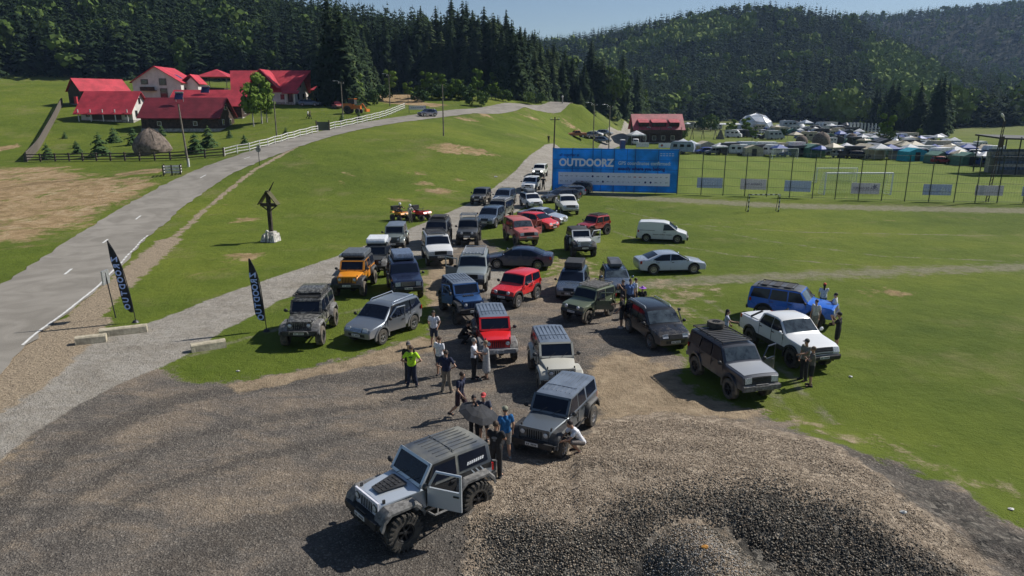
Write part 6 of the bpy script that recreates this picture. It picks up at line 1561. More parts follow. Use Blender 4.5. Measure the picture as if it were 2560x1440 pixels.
house('log_house', 'long dark log house with dark red roof nearest the haystack', 452, 328, 140, 15.0, 8.2, 2.9, 6.3, 0, M_LOG, M_RFD, wins=(('f',-4,1.5,.8,.8),('f',3,1.5,.8,.8),('r',4.1,4.6,1.0,1.1),('r',2.4,1.7,.9,1.1),('r',6.0,1.7,.9,1.1)), extra=bits1, base=1.0)
def bits2(t): posts(t, [(-5, -1.4), (-2.5, -1.4), (0, -1.4), (2.5, -1.4), (5, -1.4)], 2.4, M_WFR, .10); q = MB(); q.box((-5.1, -1.2, 4.2), (.5, .5, 1.4)); q.build('chimney', M_RF, t); q = MB(); q.box((0, -.06, 1.1), (6, .1, 2.0)); q.build('dark_wall_panel', M_WFD, t)  # wide dark panel on the front wall behind the veranda posts
house('cottage', 'white cottage with red roof and open veranda left of the dark log house', 268, 297, 148, 10.6, 6.8, 2.9, 5.9, 0, M_WAL, M_RF, wins=(('r',3.4,4.1,.8,1.3),('r',1.6,1.5,.9,1.3),('f',-3.8,1.5,.9,1.2),('f',4.2,1.5,.9,1.2)), front_over=1.8, extra=bits2)
house('barn', 'dark brown barn with a bright red roof at the far left', 190, 257, 166, 7.2, 10.5, 3.2, 5.8, -38, M_LOG, M_RF, axis='y', over=.4)
def bits4(t):
    q = MB(); q.box((3.4, 4.4, 6.5), (1.7, 1.5, .08), rotm(0, R(31), 0)); q.build('solar_panel', M_SOL, t)
    q = MB(); q.prism([(5.2, 0), (8.0, 0), (8.0, 4.8), (6.6, 6.3), (5.2, 5.0)], 3.0, 7.5, axis='y'); q.build('side_wing', M_WAL, t, smooth=False)
    q = MB(); q.slab([(4.2, 2.4, 5.3), (6.6, 2.4, 7.0), (6.6, 8, 7.0), (4.2, 8, 5.3)], .12); q.slab([(6.6, 2.4, 7.0), (8.6, 2.4, 4.8), (8.6, 8, 4.8), (6.6, 8, 7.0)], .12); q.build('wing_roof', M_RF, t, smooth=False)
    q = MB(); q.box((-1.7, -.6, 3.3), (3.2, 1.2, .12)); q.box((-1.7, -1.15, 3.7), (3.2, .08, .8)); o = q.build('balcony', M_LOG, t, smooth=False)
house('guest_house', 'tall white gabled house with red roof behind the log house', 398, 262, 165, 10.6, 11, 5.2, 8.5, 4, M_WAL, M_RF, axis='y', over=.5, wins=(('f',-2.6,5.2,1.6,1.1),('f',1.4,5.2,1.6,1.5),('f',1.4,2.6,1.6,2.4),('r',2.5,3.4,.9,1.2)), extra=bits4)
house('log_house', 'low dark house with a long red roof right behind the log house, two solar panels', 515, 285, 153, 15.2, 8.4, 2.8, 5.8, 0, M_LOG, M_RF, wins=(('r',4.2,4.2,.9,1.2),('r',2.0,1.5,.9,1.2),('r',6.0,1.5,.9,1.2)))
def bits6(t):
    q = MB(); q.prism([(-2.8, 4.1), (2.8, 4.1), (0, 7.3)], -.9, 5, axis='y', c=(.2, 0, 0)); q.build('front_gable', M_LOG, t, smooth=False)
    q = MB(); q.slab([(-3.6, -1.9, 3.5), (.2, -2.4, 7.75), (.2, 5.0, 7.75), (-3.6, 5.0, 3.5)], .14); q.slab([(.2, -2.4, 7.75), (4.0, -1.9, 3.5), (4.0, 5.0, 3.5), (.2, 5.0, 7.75)], .14); q.build('gable_roof', M_RF, t, smooth=False)
    posts(t, [(5.4, -1.4), (7.6, -1.4)], 2.3, M_WFR, .14); q = MB(); q.slab([(4.8, -2.0, 2.3), (8.6, -2.0, 2.3), (8.6, -.1, 3.0), (4.8, -.1, 3.0)], .12); q.build('porch_roof', M_RF, t, smooth=False)
house('chalet', 'large chalet with twin red gabled roofs and white walls', 662, 262, 172, 14.2, 12, 2.9, 7.6, 0, M_WAL, M_RF, prow=2.2, over=.5, wins=(('r',5.6,4.6,1.1,1.6),('r',3.4,1.6,1.2,1.5),('r',7.8,1.6,1.2,1.5),('f',6.2,1.3,1.2,2.1),('f',4.4,1.5,1.0,1.2)), extra=bits6)
def pavilion(label, px, py, Y, w, he, hr, cat='pavilion'):
    p = at_Y(px, py, Y); t = empty('pavilion', label, cat, (p[0], p[1], h1(p[0], p[1])), 0)
    posts(t, [(-w/2, 0), (w/2, 0), (-w/2, w), (w/2, w)], he + .2); r = MB(); c0 = [(-w/2-.5, -.5, he), (w/2+.5, -.5, he), (w/2+.5, w+.5, he), (-w/2-.5, w+.5, he)]
    for i in range(4): r.slab([c0[i], c0[(i+1)%4], (0, w/2, hr)], .1)
    r.build('roof', M_RF, t, smooth=False); q = MB(); q.box((0, w/2, .45), (w * .6, w * .5, .9)); q.build('table', M_LOG, t); return t
pavilion('red hipped pavilion roof between the white gabled house and the chalet', 536, 262, 186, 7.4, 3.6, 5.6)
pavilion('small red roofed gazebo on the lawn right of the chalet', 790, 246, 186, 2.2, 2.0, 3.0)
_t = empty('water_tank', 'pale green horizontal tank between barn and white gabled house', 'tank'); q = MB(); q.cyl((-2.2,0,1.4),(2.2,0,1.4),.75,.75,16); q.build('tank_body', M_GRN, _t); q = MB(); q.box((-1.4,0,.35),(.4,1.2,.9)); q.box((1.4,0,.35),(.4,1.2,.9)); q.build('cradle', M_STN, _t)
_p = at_Y(287, 236, 172); _t.location = (_p[0], _p[1], _p[2] - .8)
def solar(px, py, Y, w, h, dz, label):
    p = at_Y(px, py, Y); t = empty('solar_panel', label, 'solar panel', tuple(p), 0); m_ = MB(); m_.box((0, 0, 0), (w, .10, h), rotm(R(-32), 0, 0)); m_.build('panel', M_SOL, t); m_ = MB(); m_.box((-w*.45, .15, -h*.45), (.06, .06, .9)); m_.box((w*.45, .15, -h*.45), (.06, .06, .9)); m_.cyl((-w/2, .25, h*.45), (w/2, .25, h*.45), .16, .16, 10); m_.build('frame', M_ALM, t)
solar(447, 240, 143.0, 1.6, 1.5, 0, 'dark blue solar panel on the ridge of the dark log house'); solar(513, 224, 156.2, 1.7, 1.5, 0, 'dark blue solar panel on the ridge of the long red roof')
def lodge(t):
    for x in (-4.4, .0, 4.4):
        q = MB(); q.box((x, 1.3, 5.3), (2.8 if x else 4.0, 2.6, 1.2)); q.build('dormer', M_LOG, t, smooth=False); q = MB(); k_ = 1.5 if x else 2.2; q.slab([(x - k_, -.5, 5.85), (x + k_, -.5, 5.85), (x + k_, 3.6, 6.9), (x - k_, 3.6, 6.9)], .1); q.build('dormer_roof', M_RFP, t, smooth=False)
    q = MB(); q.box((0, -1.0, 2.9), (12, 2, .12)); q.box((0, -1.95, 3.4), (12, .08, .9)); q.build('balcony', M_LOG, t, smooth=False); posts(t, [(x, -1.9) for x in (-6, -3, 0, 3, 6)], 4.5)
house('lodge', 'big dark timber lodge with faded pink red roof and dormers left of the camp', 1646, 357, 206, 13.6, 9, 4.2, 8.0, 0, M_LOG, M_RFP, over=.7, wins=(('f',-4,1.5,1.1,1.3),('f',-1.3,1.5,1.1,1.3),('f',1.3,1.5,1.1,1.3),('f',4,1.5,1.1,1.3),('f',-3,4,1,1.2),('f',3,4,1,1.2)), extra=lodge)

# ------------------------------------------------------------------ poles, fences, signs
def pole(label, px, py, h, lamp=0, white=False, m=M_PST, top_arm=True, tilt=0.0, r=.13):
    g = G(px, py); t = empty('utility_pole', label, 'pole', tuple(g), 0, None); q = MB(); q.cyl((0, 0, -.3), (tilt, 0, h), r, r * .62, 10); q.build('shaft', m, t)
    if top_arm: q = MB(); q.box((tilt, 0, h - .35), (1.2, .09, .09)); q.build('crossarm', m, t); [MB().cyl((x + tilt, 0, h - .3), (x + tilt, 0, h - .1), .05, .04, 6).build('insulator', M_WFR, t) for x in (-.5, .5)]
    if lamp: q = MB(); q.tube([(tilt, 0, h - .3), (tilt + lamp * .6, -.1, h + .15), (tilt + lamp * 1.2, -.1, h + .2)], .035); q.ell((tilt + lamp * 1.35, -.1, h + .17), (.30, .11, .08), 10, 6); q.build('street_lamp', M_ALM, t)
    if white: q = MB(); q.cyl((0, 0, -.1), (0, 0, 1.1), r * 1.06, r * 1.02, 10); q.build('painted_foot', M_WFR, t)
    return t
pole('wooden pole with white painted foot beside the road left of the haystack', 472, 417, 8.3, white=True, tilt=-.45, top_arm=False, r=.15)
pole('thin dark pole on the lawn in front of the birches', 692, 343, 6.2, top_arm=False)
pole('pole with lamp arm beside the orange tractor', 858, 302, 7.6, lamp=-1)
pole('pole with lamp arm on the bank left of the white banner', 975, 266, 7.6, lamp=-1)
pole('bare dark pole alone in the middle of the meadow', 1109, 340, 8.6, top_arm=False)
pole('tall dark pole at the left end of the blue banner', 1381, 476, 9.4, lamp=0, m=M_DPS, tilt=.2)
pole('pole behind the banner by the parked pick-up', 1482, 398, 10.2, lamp=-1); pole('pole behind the banner nearest the lodge', 1521, 396, 10.2, lamp=-1)
_g = G(1406, 259); _t = empty('marker_post', 'short white post at the bend of the far road', 'post', tuple(_g)); q = MB(); q.cyl((0,0,0),(0,0,1.9),.18,.18,8); q.build('shaft', M_STN, _t); q = MB(); q.ell((0,0,2.0),(.3,.3,.3),8,6); q.build('head', M_WFR, _t)
# floodlight mast by the stand
_g = G(2467, 505); _t = empty('floodlight_mast', 'tall dark lattice mast with a lamp at the corner of the pitch', 'mast', tuple(_g))
q = MB(); H_ = 9.2
for sx in (-1, 1):
    q.cyl((sx * .16, 0, 0), (sx * .10 + .45, 0, H_), .055, .045, 8)
for i in range(20): z = H_ * i / 20; o_x = .45 * i / 20; q.cyl((-.15 + o_x, 0, z), (.15 + o_x, 0, z + H_ / 20), .025, .025, 5)
q.build('lattice_shaft', M_DPS, _t); q = MB(); q.cyl((.45, 0, H_), (.05, -.2, H_ + .5), .05, .05, 8); q.ell((-.05, -.22, H_ + .62), (.14, .14, .30), 10, 8, rot=rotm(0, R(-35), 0)); q.build('lamp_head', M_WFR, _t)
q = MB(); q.box((.42, -.12, 6.9), (.5, .1, 1.2)); q.build('switch_box', M_DPS, _t)

def fence_run(name, label, pix, step, h, m, rails, pw=.12, cat='fence', wave=0.0, rail_h=.12, dbl=False):
    P = np.array([G(*p)[:2] for p in pix]); P = resample(P, step) if len(P) > 2 else np.stack([np.linspace(P[0, i], P[1, i], int(np.hypot(*(P[1] - P[0])) / step) + 1) for i in (0, 1)], 1)
    Z = H(P[:, 0], P[:, 1]); t = empty(name, label, cat, (P[0, 0], P[0, 1], Z[0])); o0 = np.array([P[0, 0], P[0, 1], Z[0]])
    pm = None
    for i, (x, y) in enumerate(P):
        if pm is None: q = MB(); q.box((0, 0, h / 2 - .1), (pw, pw, h + .2)); pm = q.mesh('post', m)
        o = link('post', pm, t); o.location = (x - o0[0], y - o0[1], Z[i] - o0[2])
    for k in range(rails):
        q = MB(); zz = h * (k + .6) / rails
        for i in range(len(P) - 1):
            a = np.array([P[i, 0], P[i, 1], Z[i] + zz + wave * (i % 2)]) - o0; b_ = np.array([P[i+1, 0], P[i+1, 1], Z[i+1] + zz + wave * ((i + 1) % 2)]) - o0
            mid = (a + b_) / 2; d_ = b_ - a; L_ = np.linalg.norm(d_); q.box(mid, (L_ * 1.03, .05, rail_h), rotm(0, -math.asin(d_[2] / L_), math.atan2(d_[1], d_[0])))
        q.build('rail', m, t)
    return t
M_WF = mat('white_fence_paint', (.62, .61, .58), rough=.8, var=.15, scale=3)
fence_run('plank_fence', 'low dark rail fence in front of the haystack', ((64,404),(150,403),(260,402),(380,401),(470,398),(560,391)), 2.5, 1.25, M_DPS, 3, .20, rail_h=.15)
fence_run('plank_fence', 'white three rail fence along the road below the dark gate', ((562,390),(650,371),(730,348),(795,331)), 2.0, 1.25, M_WF, 3, .12, wave=.10)
fence_run('plank_fence', 'white three rail fence along the road above the dark gate', ((822,326),(890,311),(960,293),(1012,272)), 2.0, 1.35, M_WF, 3, .12, wave=.10)
_t = empty('gate', 'dark green gate between the two white fences', 'gate', tuple(G(808, 328)), .5); q = MB(); q.box((0,0,.9),(2.0,.08,1.5)); q.build('panel', mat('dark_green_gate', (.05,.07,.045), rough=.7), _t); posts(_t, [(-1.15,0),(1.15,0)], 1.9, M_DPS, .12, 'post')
fence_run('woven_fence', 'old woven stake fence climbing to the brown barn', ((68,404),(95,375),(118,335),(138,298),(156,262)), 1.0, 1.5, mat('grey_stakes', (.14,.12,.10), rough=.95), 4, .22, rail_h=.30)
for px, py in ((422,436),(441,434)):
    pass
_t = empty('fence_crib', 'small square white fence crib beside the road', 'fence', tuple(G(432, 436)), .35)
for k in range(3):
    for a, b_ in (((-1,-.8),(1,-.8)),((-1,.8),(1,.8)),((-1,-.8),(-1,.8)),((1,-.8),(1,.8))): q = MB(); q.box(((a[0]+b_[0])/2,(a[1]+b_[1])/2,.3+k*.36),(abs(b_[0]-a[0])+.1,abs(b_[1]-a[1])+.1,.14)); q.build('rail', M_WF, _t)
for a in ((-1,-.8),(1,-.8),(1,.8),(-1,.8),(0,-.8)): q = MB(); q.box((a[0],a[1],.6),(.16,.16,1.35)); q.build('post', M_DPS, _t)
# haystack
_g = G(380, 381); _t = empty('haystack', 'tall grey brown haystack behind the rail fence', 'haystack', tuple(_g)); q = MB(); q.lathe([(2.45,-.2),(2.75,.6),(2.6,1.4),(2.15,2.2),(1.4,3.0),(.6,3.55),(.05,3.75)], 'z', n=28)
v_ = q.v[-1]; v_ += rng.normal(0, .07, v_.shape); v_[:, 0] += .3 * (v_[:, 2] < 1.2) * (v_[:, 0] > 0); M_HAY = mat('old_hay', (.17,.135,.11), rough=1.0, scale=2.2, var=.25, bump=.9, bscale=9); q.build('hay', M_HAY, _t); q = MB()
for k in range(7): a = k * .9; q.tube([(math.cos(a)*.15, math.sin(a)*.15, 3.8), (math.cos(a)*1.5, math.sin(a)*1.5, 3.0), (math.cos(a)*2.5, math.sin(a)*2.5, 1.6)], .04, 5)
q.build('binding_branch', M_DPS, _t)
# garden conifers
YPV = spruce_crown(2.6, 1.25, 9, 8, 77, base=.05); yc = fast_mesh('crown', YPV[0], YPV[1], M_PIN); yt = trunk_mesh('trunk', 2.0, .06, M_BRK)
for px, py, s, lb in ((120,396,.95,'behind the fence near its left corner'),(252,390,1.45,'left of the haystack near the fence'),(286,356,1.1,'above and left of the haystack'),(335,362,1.2,'touching the left of the haystack'),(190,370,.5,'far left on the lawn'),(196,384,.75,'on the lawn above the fence'),(163,346,.5,'near the woven fence'),(490,384,1.25,'right of the white footed pole'),(523,369,1.35,'right of the pole, higher on the lawn'),(612,362,.65,'beside the white fence start'),(574,345,.6,'alone below the log house'),(715,336,.5,'by the white fence below the birches'),(405,340,.8,'behind the haystack'),(855,304,.6,'by the tractor'),(898,300,.7,'right of the tractor')):
    g = G(px, py); t = empty('young_pine', 'young garden conifer ' + lb, 'tree', tuple(g), rng.uniform(0, 6), 'young conifers in the garden'); t.scale = (s, s, s); link('crown', yc, t); link('trunk', yt, t)
for px, py, h_, lb in ((634,316,9.5,'left'),(655,309,10.5,'right'),(668,306,8.5,'rear')):
    g = G(px, py); s = h_ / 9; V_, F_ = leafy_crown(9, 2.3, int(px), 24, 70, .30, .14, .9); t = empty('birch', lb + ' birch of the clump with white trunks beside the chalet', 'tree', tuple(g), 0, None); t.scale = (s,)*3; link('crown', fast_mesh('crown', V_, F_, M_BIR), t); link('trunk', trunk_mesh('trunk', 7.5, .15, M_BRKW, 3, 5), t)

# wayside cross with roof
_g = G(680, 603); t = empty('wayside_cross', 'dark wooden roofed cross on a white stone base in the meadow', 'wayside cross', tuple(_g), R(-12)); M_CW = mat('dark_cross_timber', (.045,.035,.025), rough=.85, var=.3, scale=5)
q = MB(); q.box((0,0,2.2),(.30,.22,3.6)); q.build('post', M_CW, t); q = MB(); q.box((0,-.02,3.05),(1.45,.20,.26)); q.build('crossbar', M_CW, t)
M_CR = mat('mossy_shingle', (.085,.078,.035), rough=.9)
for sd in (-1, 1): q = MB(); q.slab([(sd*0,-.30,4.25),(sd*.88,-.30,3.10),(sd*.88,.30,3.10),(sd*0,.30,4.25)] if sd > 0 else [(sd*.88,-.30,3.10),(0,-.30,4.25),(0,.30,4.25),(sd*.88,.30,3.10)], .06); q.build('roof', M_CR, t)
for sd in (-1, 1): q = MB(); q.cyl((sd*.16,0,2.6),(sd*.72,0,3.0),.05,.05,6); q.build('brace', M_CW, t)
q = MB(); q.cyl((.15,0,4.2),(.62,0,4.95),.07,.03,6); q.build('finial', M_CW, t)
M_CS = mat('white_carved_stone', (.52,.50,.46), rough=.85, var=.25, scale=4); q = MB(); q.box((0,0,.3),(1.15,1.0,.75),taper=.85); q.box((0,0,.72),(.7,.62,.22)); q.build('stone_base', M_CS, t)
for sd in (-1, 1): q = MB(); q.cyl((sd*.42,-.50,.05),(sd*.42,-.50,.62),.30,.12,8); q.build('stone_buttress', M_CS, t)
q = MB(); q.cyl((0,-.62,0),(0,-.62,.85),.10,.07,8); q.ell((0,-.62,.92),(.13,.13,.13),10,6); q.build('stone_pillar', M_CS, t)
q = MB(); q.ell((.42,-.54,.25),(.2,.08,.2),10,6); q.build('niche', M_DRK, t)

# feather flags, lettering reversed because they are seen from behind
M_FLG = mat('black_flag_cloth', (.020, .022, .026), rough=.8, var=.2, scale=2); M_FLT = mat('blue_white_print', (.42, .55, .95), rough=.8, var=.1)
def feather(px, py, word, Hh, label, lean, tx):
    g = G(px, py); t = empty('feather_flag', label, 'flag', tuple(g), 0, None); W0 = .44
    xs = lambda z: lean * (z / Hh) ** 1.6
    lft = []; rgt = []
    for i in range(25):
        z = .55 + (Hh - .55) * i / 24; f = i / 24; w_ = W0 * (min(1, .45 + f * 6)) * (1 - max(0, (f - .72) / .28) ** 1.6 * .97)
        x1 = xs(z) + .02; x0 = x1 - w_ + (0 if f < .72 else 0); rgt.append((x1 - .30 * max(0, (f - .55) / .45) ** 2, z)); lft.append((x0 - .30 * max(0, (f - .72) / .28) ** 2, z))
    V = []; n = len(lft)
    for th in (0, .012):
        for (a, z), (b_, _) in zip(lft, rgt):
            for j in range(5): x = a + (b_ - a) * j / 4; V.append((x, th + .025 * math.sin(z * 3 + j), z))
    fs = []
    for q_ in (0, 1):
        for i in range(n - 1):
            for j in range(4): a = q_ * n * 5 + i * 5 + j; fs.append((a, a + 1, a + 6, a + 5))
    for i in range(n - 1):
        for j in (0, 4): a = i * 5 + j; fs.append((a, a + 5, a + 5 + n * 5, a + n * 5))
    q = MB(); q.add(V, fs); q.build('flag_cloth', M_FLG, t)
    q = MB(); q.tube([(.05, .02, -.1)] + [(rgt[i][0] + .03, .01, rgt[i][1]) for i in range(0, 25, 3)], .022, 6); q.build('pole', M_STL, t); q = MB(); q.cyl((.05, 0, 0), (.05, 0, .12), .18, .10, 10); q.build('foot', M_STL, t)
    k = len(word); zs = np.linspace(Hh * .20, Hh * .78, k)
    for i, ch in enumerate(word):
        z = zs[i]; f = (z - .55) / (Hh - .55); i_ = int(f * 24); cx = (lft[i_][0] + rgt[i_][0]) / 2
        o = text_obj('letter', ch, .42, M_FLT, t, extr=.006, bold=.012); o.location = (cx, -.045, z); o.rotation_euler = (R(90), R(90), 0); o.scale = (.92, -1.0, 1)
    return t
feather(337, 806, 'OUTDOORZ', 4.35, 'black feather flag with pale lettering by the concrete blocks, left of the gravel road', -.55, 0)
feather(664, 828, 'OUTDOORZ', 3.75, 'black feather flag with pale lettering beside the camouflage car', -.22, 0)
for px, py, L_, a, lb in ((310,834,2.1,24,'longest pale concrete block at the foot of the feather flag'),(229,856,1.3,22,'short pale concrete block left of the longest one'),(522,872,1.5,30,'pale concrete block on the right side of the gravel road')):
    g = G(px, py); t = empty('concrete_block', lb, 'concrete block', tuple(g), R(a)); q = MB(); q.prism([(-.24,0),(.24,0),(.20,.30),(.14,.36),(-.14,.36),(-.20,.30)], -L_/2, L_/2, axis='x'); me_ = q.build('block', mat('pale_concrete', (.43,.38,.28), rough=.9, var=.15, scale=3, bump=.4), t)
g = G(290, 795); t = empty('sign_post', 'thin tilted post with an edge-on sign beside the left feather flag', 'sign', tuple(g)); q = MB(); q.cyl((0,0,-.1),(-.22,0,2.5),.03,.03,8); q.build('post', M_STL, t); q = MB(); q.box((-.24,0,2.25),(.07,.6,.75)); q.build('sign_panel', M_ALM, t)
g = G(649, 413); t = empty('road_sign', 'small grey round sign seen from behind beside the road', 'sign', tuple(g)); q = MB(); q.cyl((0,0,0),(0,0,2.3),.04,.04,8); q.build('post', M_STL, t); q = MB(); q.cyl((0,-.03,2.1),(0,.0,2.1),.36,.36,16); q.box((0,.02,2.55),(.5,.03,.2)); q.build('sign_panel', M_STN, t)
# white banner on the bank
g = G(1044, 284); t = empty('roadside_banner', 'white banner on posts above the far road', 'banner', tuple(g), R(-8)); q = MB(); q.box((0,0,1.3),(3.9,.06,.9)); q.build('banner_cloth', M_WFR, t); posts(t, [(-1.95,0),(1.95,0)], 1.8, M_STL, .05, 'post')
q = MB(); [q.box((-1.3+k*.42, -.04, 1.3), (.28, .02, .16)) for k in range(7)]; q.build('faint_lettering', mat('grey_lettering', (.22,.24,.30), rough=.7), t)

# ------------------------------------------------------------------ football ground
FB = [G(*p)[:2] for p in ((1692,486),(1914,492),(2145,501),(2380,506),(2560,509),(2760,514))]
fpx = (1692,1752,1807,1861,1916,1973,2030,2087,2145,2203,2261,2321,2384,2437,2492,2557,2612,2668)
def fy_(px): return float(np.interp(px, (1692,1914,2145,2380,2560,2760), (486,492,501,506,509,514)))
FH = 5.35; P = np.array([G(px, fy_(px)) for px in fpx]); t = empty('pitch_fence', 'tall green wire fence with thin posts along the football pitch', 'fence', tuple(P[0])); M_FP = mat('dark_green_fence_post', (.035,.05,.035), rough=.6)
for p in P: q = MB(); q.cyl((0,0,0),(0,0,FH),.055,.055,8); o = q.build('post', M_FP, t); o.location = Vector(p - P[0])
for k in range(6):
    q = MB(); z = .15 + (FH - .2) * k / 5; q.tube([p - P[0] + np.array([0, 0, z - (.05 * math.sin(i * 2 + k) if 0 < k < 5 else 0)]) for i, p in enumerate(P)], .022 if k in (0, 5) else .015, 5); q.build('cross_wire', M_FP, t)
# fine mesh of the fence as thin diagonal wires
q = MB(); wv = []; wf = []; nv_ = 0
for i in range(len(P) - 1):
    a, b_ = P[i] - P[0], P[i+1] - P[0]
    for k in range(9):
        u = (k + .5) / 9; c_ = a + (b_ - a) * u; q.box((c_[0], c_[1], FH / 2), (.006, .006, FH))
q.build('wire_net', M_FP, t)
# advertising boards hung on the fence, seen from behind
M_AD1 = mat('blue_grey_board', (.50,.56,.70), rough=.7, var=.1, trl=.3); M_AD2 = mat('pale_grey_board', (.68,.66,.70), rough=.7, var=.1, trl=.3); M_ADT = mat('pale_print', (.80,.84,.90), rough=.7, trl=.3); M_ADP = mat('mauve_print', (.24,.22,.32), rough=.7)
for i, (x0, x1, y1, y0, m_, lb, txt, mt_) in enumerate(((1741,1805,471,446,M_AD1,'blue grey board on the pitch fence nearest the blue banner','CABANELE\nTRASCAU',M_ADT),(1849,1914,475,449,M_AD2,'pale board second from the blue banner on the pitch fence','CABANA O.K',M_ADP),(1959,2025,480,453,M_AD1,'blue grey board left of the big white goal','Pensiunea',M_ADT),(2125,2196,486,459,M_AD2,'pale board behind the big white goal with mauve star','CASA DE OASPETI',M_ADP),(2304,2375,489,462,M_AD1,'blue grey board with a white mountain mark right of the big goal','',M_ADT),(2434,2504,490,465,M_AD2,'pale board on the fence beside the floodlight mast','',M_ADP),(2551,2620,492,468,M_AD1,'blue board at the right edge of the picture',"",M_ADT))):
    xm = (x0 + x1) / 2; g0 = G(x0, fy_(x0)); g1 = G(x1, fy_(x1)); c_ = (g0 + g1) / 2; W_a = np.hypot(*(g1 - g0)[:2]); ppm = F / (c_[1] * CP + CAMH * SP); zc = (fy_(xm) - (y0 + y1) / 2) / ppm / .97; hh = (y1 - y0) / ppm
    t = empty('advertising_board', lb, 'board', (c_[0], c_[1] + .08, c_[2] + zc), math.atan2(g1[1] - g0[1], g1[0] - g0[0]), None); q = MB(); q.box((0,0,0),(W_a,.04,hh)); q.build('panel', m_, t)
    if txt: o = text_obj('faded_lettering', txt, .34 if '\n' in txt else .36, mt_, t, extr=.006, bold=.008); o.rotation_euler = (R(90), 0, 0); o.location = (0, -.04, .0); o.scale = (-.95, 1, 1)
    if i == 3: q = MB(); q.prism([(.9*math.cos(a)*(.28 if k%2 else .14)/.9+1.0, .9*math.sin(a)*(.28 if k%2 else .14)/.9+.25) for k in range(10) for a in (k*math.pi/5,)], -.04, -.02); q.build('star_mark', M_ADP, t)
    if i == 4: q = MB(); q.prism([(.1,-.45),(1.5,-.45),(1.0,.1),(.85,-.02),(.6,.45)], -.04, -.02); q.box((-.8,-.03,-.05),(1.3,.02,.35)); q.build('mountain_mark', M_ADT, t)
M_GW = mat('white_goal_paint', (.80,.80,.80), rough=.5, var=.03)
def goal(px0, px1, py, h, dpt, m_, label, net=True, nm='football_goal', r=.06, stripes=False):
    a, b_ = flat(px0, py), flat(px1, py); w_ = abs(b_[0] - a[0]); t = empty(nm, label, 'goal', tuple((a + b_) / 2), 0, None)
    if stripes:
        for sx in (-1, 1):
            for k in range(8): q = MB(); q.box((sx * w_/2, 0, h * (k + .5) / 8), (.09, .09, h / 8)); q.build('post', M_WFR if k % 2 else M_BLK, t)
        for k in range(12): q = MB(); q.box((-w_/2 + w_ * (k + .5) / 12, 0, h), (w_ / 12, .09, .09)); q.build('crossbar', M_WFR if k % 2 else M_BLK, t)
    else:
        for sx in (-1, 1): q = MB(); q.cyl((sx * w_/2, 0, 0), (sx * w_/2, 0, h), r, r, 8); q.build('post', m_, t)
        q = MB(); q.cyl((-w_/2, 0, h), (w_/2, 0, h), r, r, 8); q.build('crossbar', m_, t)
    for sx in (-1, 1): q = MB(); q.tube([(sx * w_/2, 0, h), (sx * w_/2, dpt * .45, h), (sx * w_/2, dpt, 0), (sx * w_/2, 0, .03)], .025 if not stripes else .03); q.build('side_frame', m_ if not stripes else M_STL, t)
    if net:
        q = MB(); n_ = int(w_ / .22)
        for k in range(n_ + 1): x = -w_/2 + w_ * k / n_; q.tube([(x, dpt * .45, h), (x, dpt, 0)], .013, 3); q.cyl((x, 0, h), (x, dpt * .45, h), 0.013, .013, 3)
        for k in range(11): f = k / 10; y = dpt * .45 + dpt * .55 * f; z = h * (1 - f); q.cyl((-w_/2, y, z), (w_/2, y, z), 0.013, .013, 3)
        for sx in (-1, 1):
            for k in range(9): f = k / 9; q.cyl((sx*w_/2, 0, h*(1-f)), (sx*w_/2, dpt*(.45+.55*f), h*(1-f)), 0.013, .013, 3)
        q.build('net', mat('pale_net', (.42,.52,.50), rough=.8), t)
    return t
goal(2060, 2226, 487, 2.7, 1.8, M_GW, 'large white goal with green net just inside the pitch fence', r=.10)
goal(2040, 2140, 457, 2.1, 1.4, M_GW, 'smaller white goal lying behind the large goal')
goal(1931, 1994, 397, 2.1, 1.2, M_GW, 'white goal at the far side of the pitch')
goal(1870, 1946, 530, 1.85, .8, M_STL, 'black and white striped small goal in front of the fence', net=False, stripes=True)
# blue banner
a = G(1381, 478); b_ = G(1692, 486); ang = math.atan2(b_[1] - a[1], b_[0] - a[0]); Lb = float(np.hypot(*(b_ - a)[:2])); t = empty('event_banner', 'huge blue event banner with white lettering and sponsor panel', 'banner', tuple(a), ang)
M_BB = mat('blue_banner_cloth', (.028, .34, .76), rough=.65, var=.14, scale=.5, bump=.5, bscale=1.2, trl=.42); M_BB2 = mat('blue_banner_seam', (.012, .085, .33), rough=.7); M_SPN = mat('lilac_white_print', (.88,.87,.95), rough=.7, var=.03, trl=.12); M_BNV = mat('navy_print', (.015,.03,.18), rough=.7)
HB = 5.45; q = MB(); q.box((Lb/2, 0, HB/2 + .10), (Lb, .05, HB)); q.build('banner_cloth', M_BB, t)
X = lambda px: (px - 1381) / (1692 - 1381) * Lb
Zt = lambda f: .10 + HB * (1 - f)     # f from the top
q = MB()
for px in (1431,1482,1503,1535,1567,1587,1643): q.box((X(px), -.032, HB/2 + .1), (.05 if px in (1503,1567) else .08, .012, HB - .02))
for f in (.26,.47,.985,.02): q.box((Lb/2, -.030, Zt(f)), (Lb - .04, .010, .05))
q.build('seam', M_BB2, t)
q = MB(); q.box(((X(1396)+X(1673))/2, -.040, Zt(.70)), (X(1673)-X(1396), .012, HB*.29)); q.build('sponsor_panel', M_SPN, t)
q = MB()
rs_ = np.random.default_rng(5)
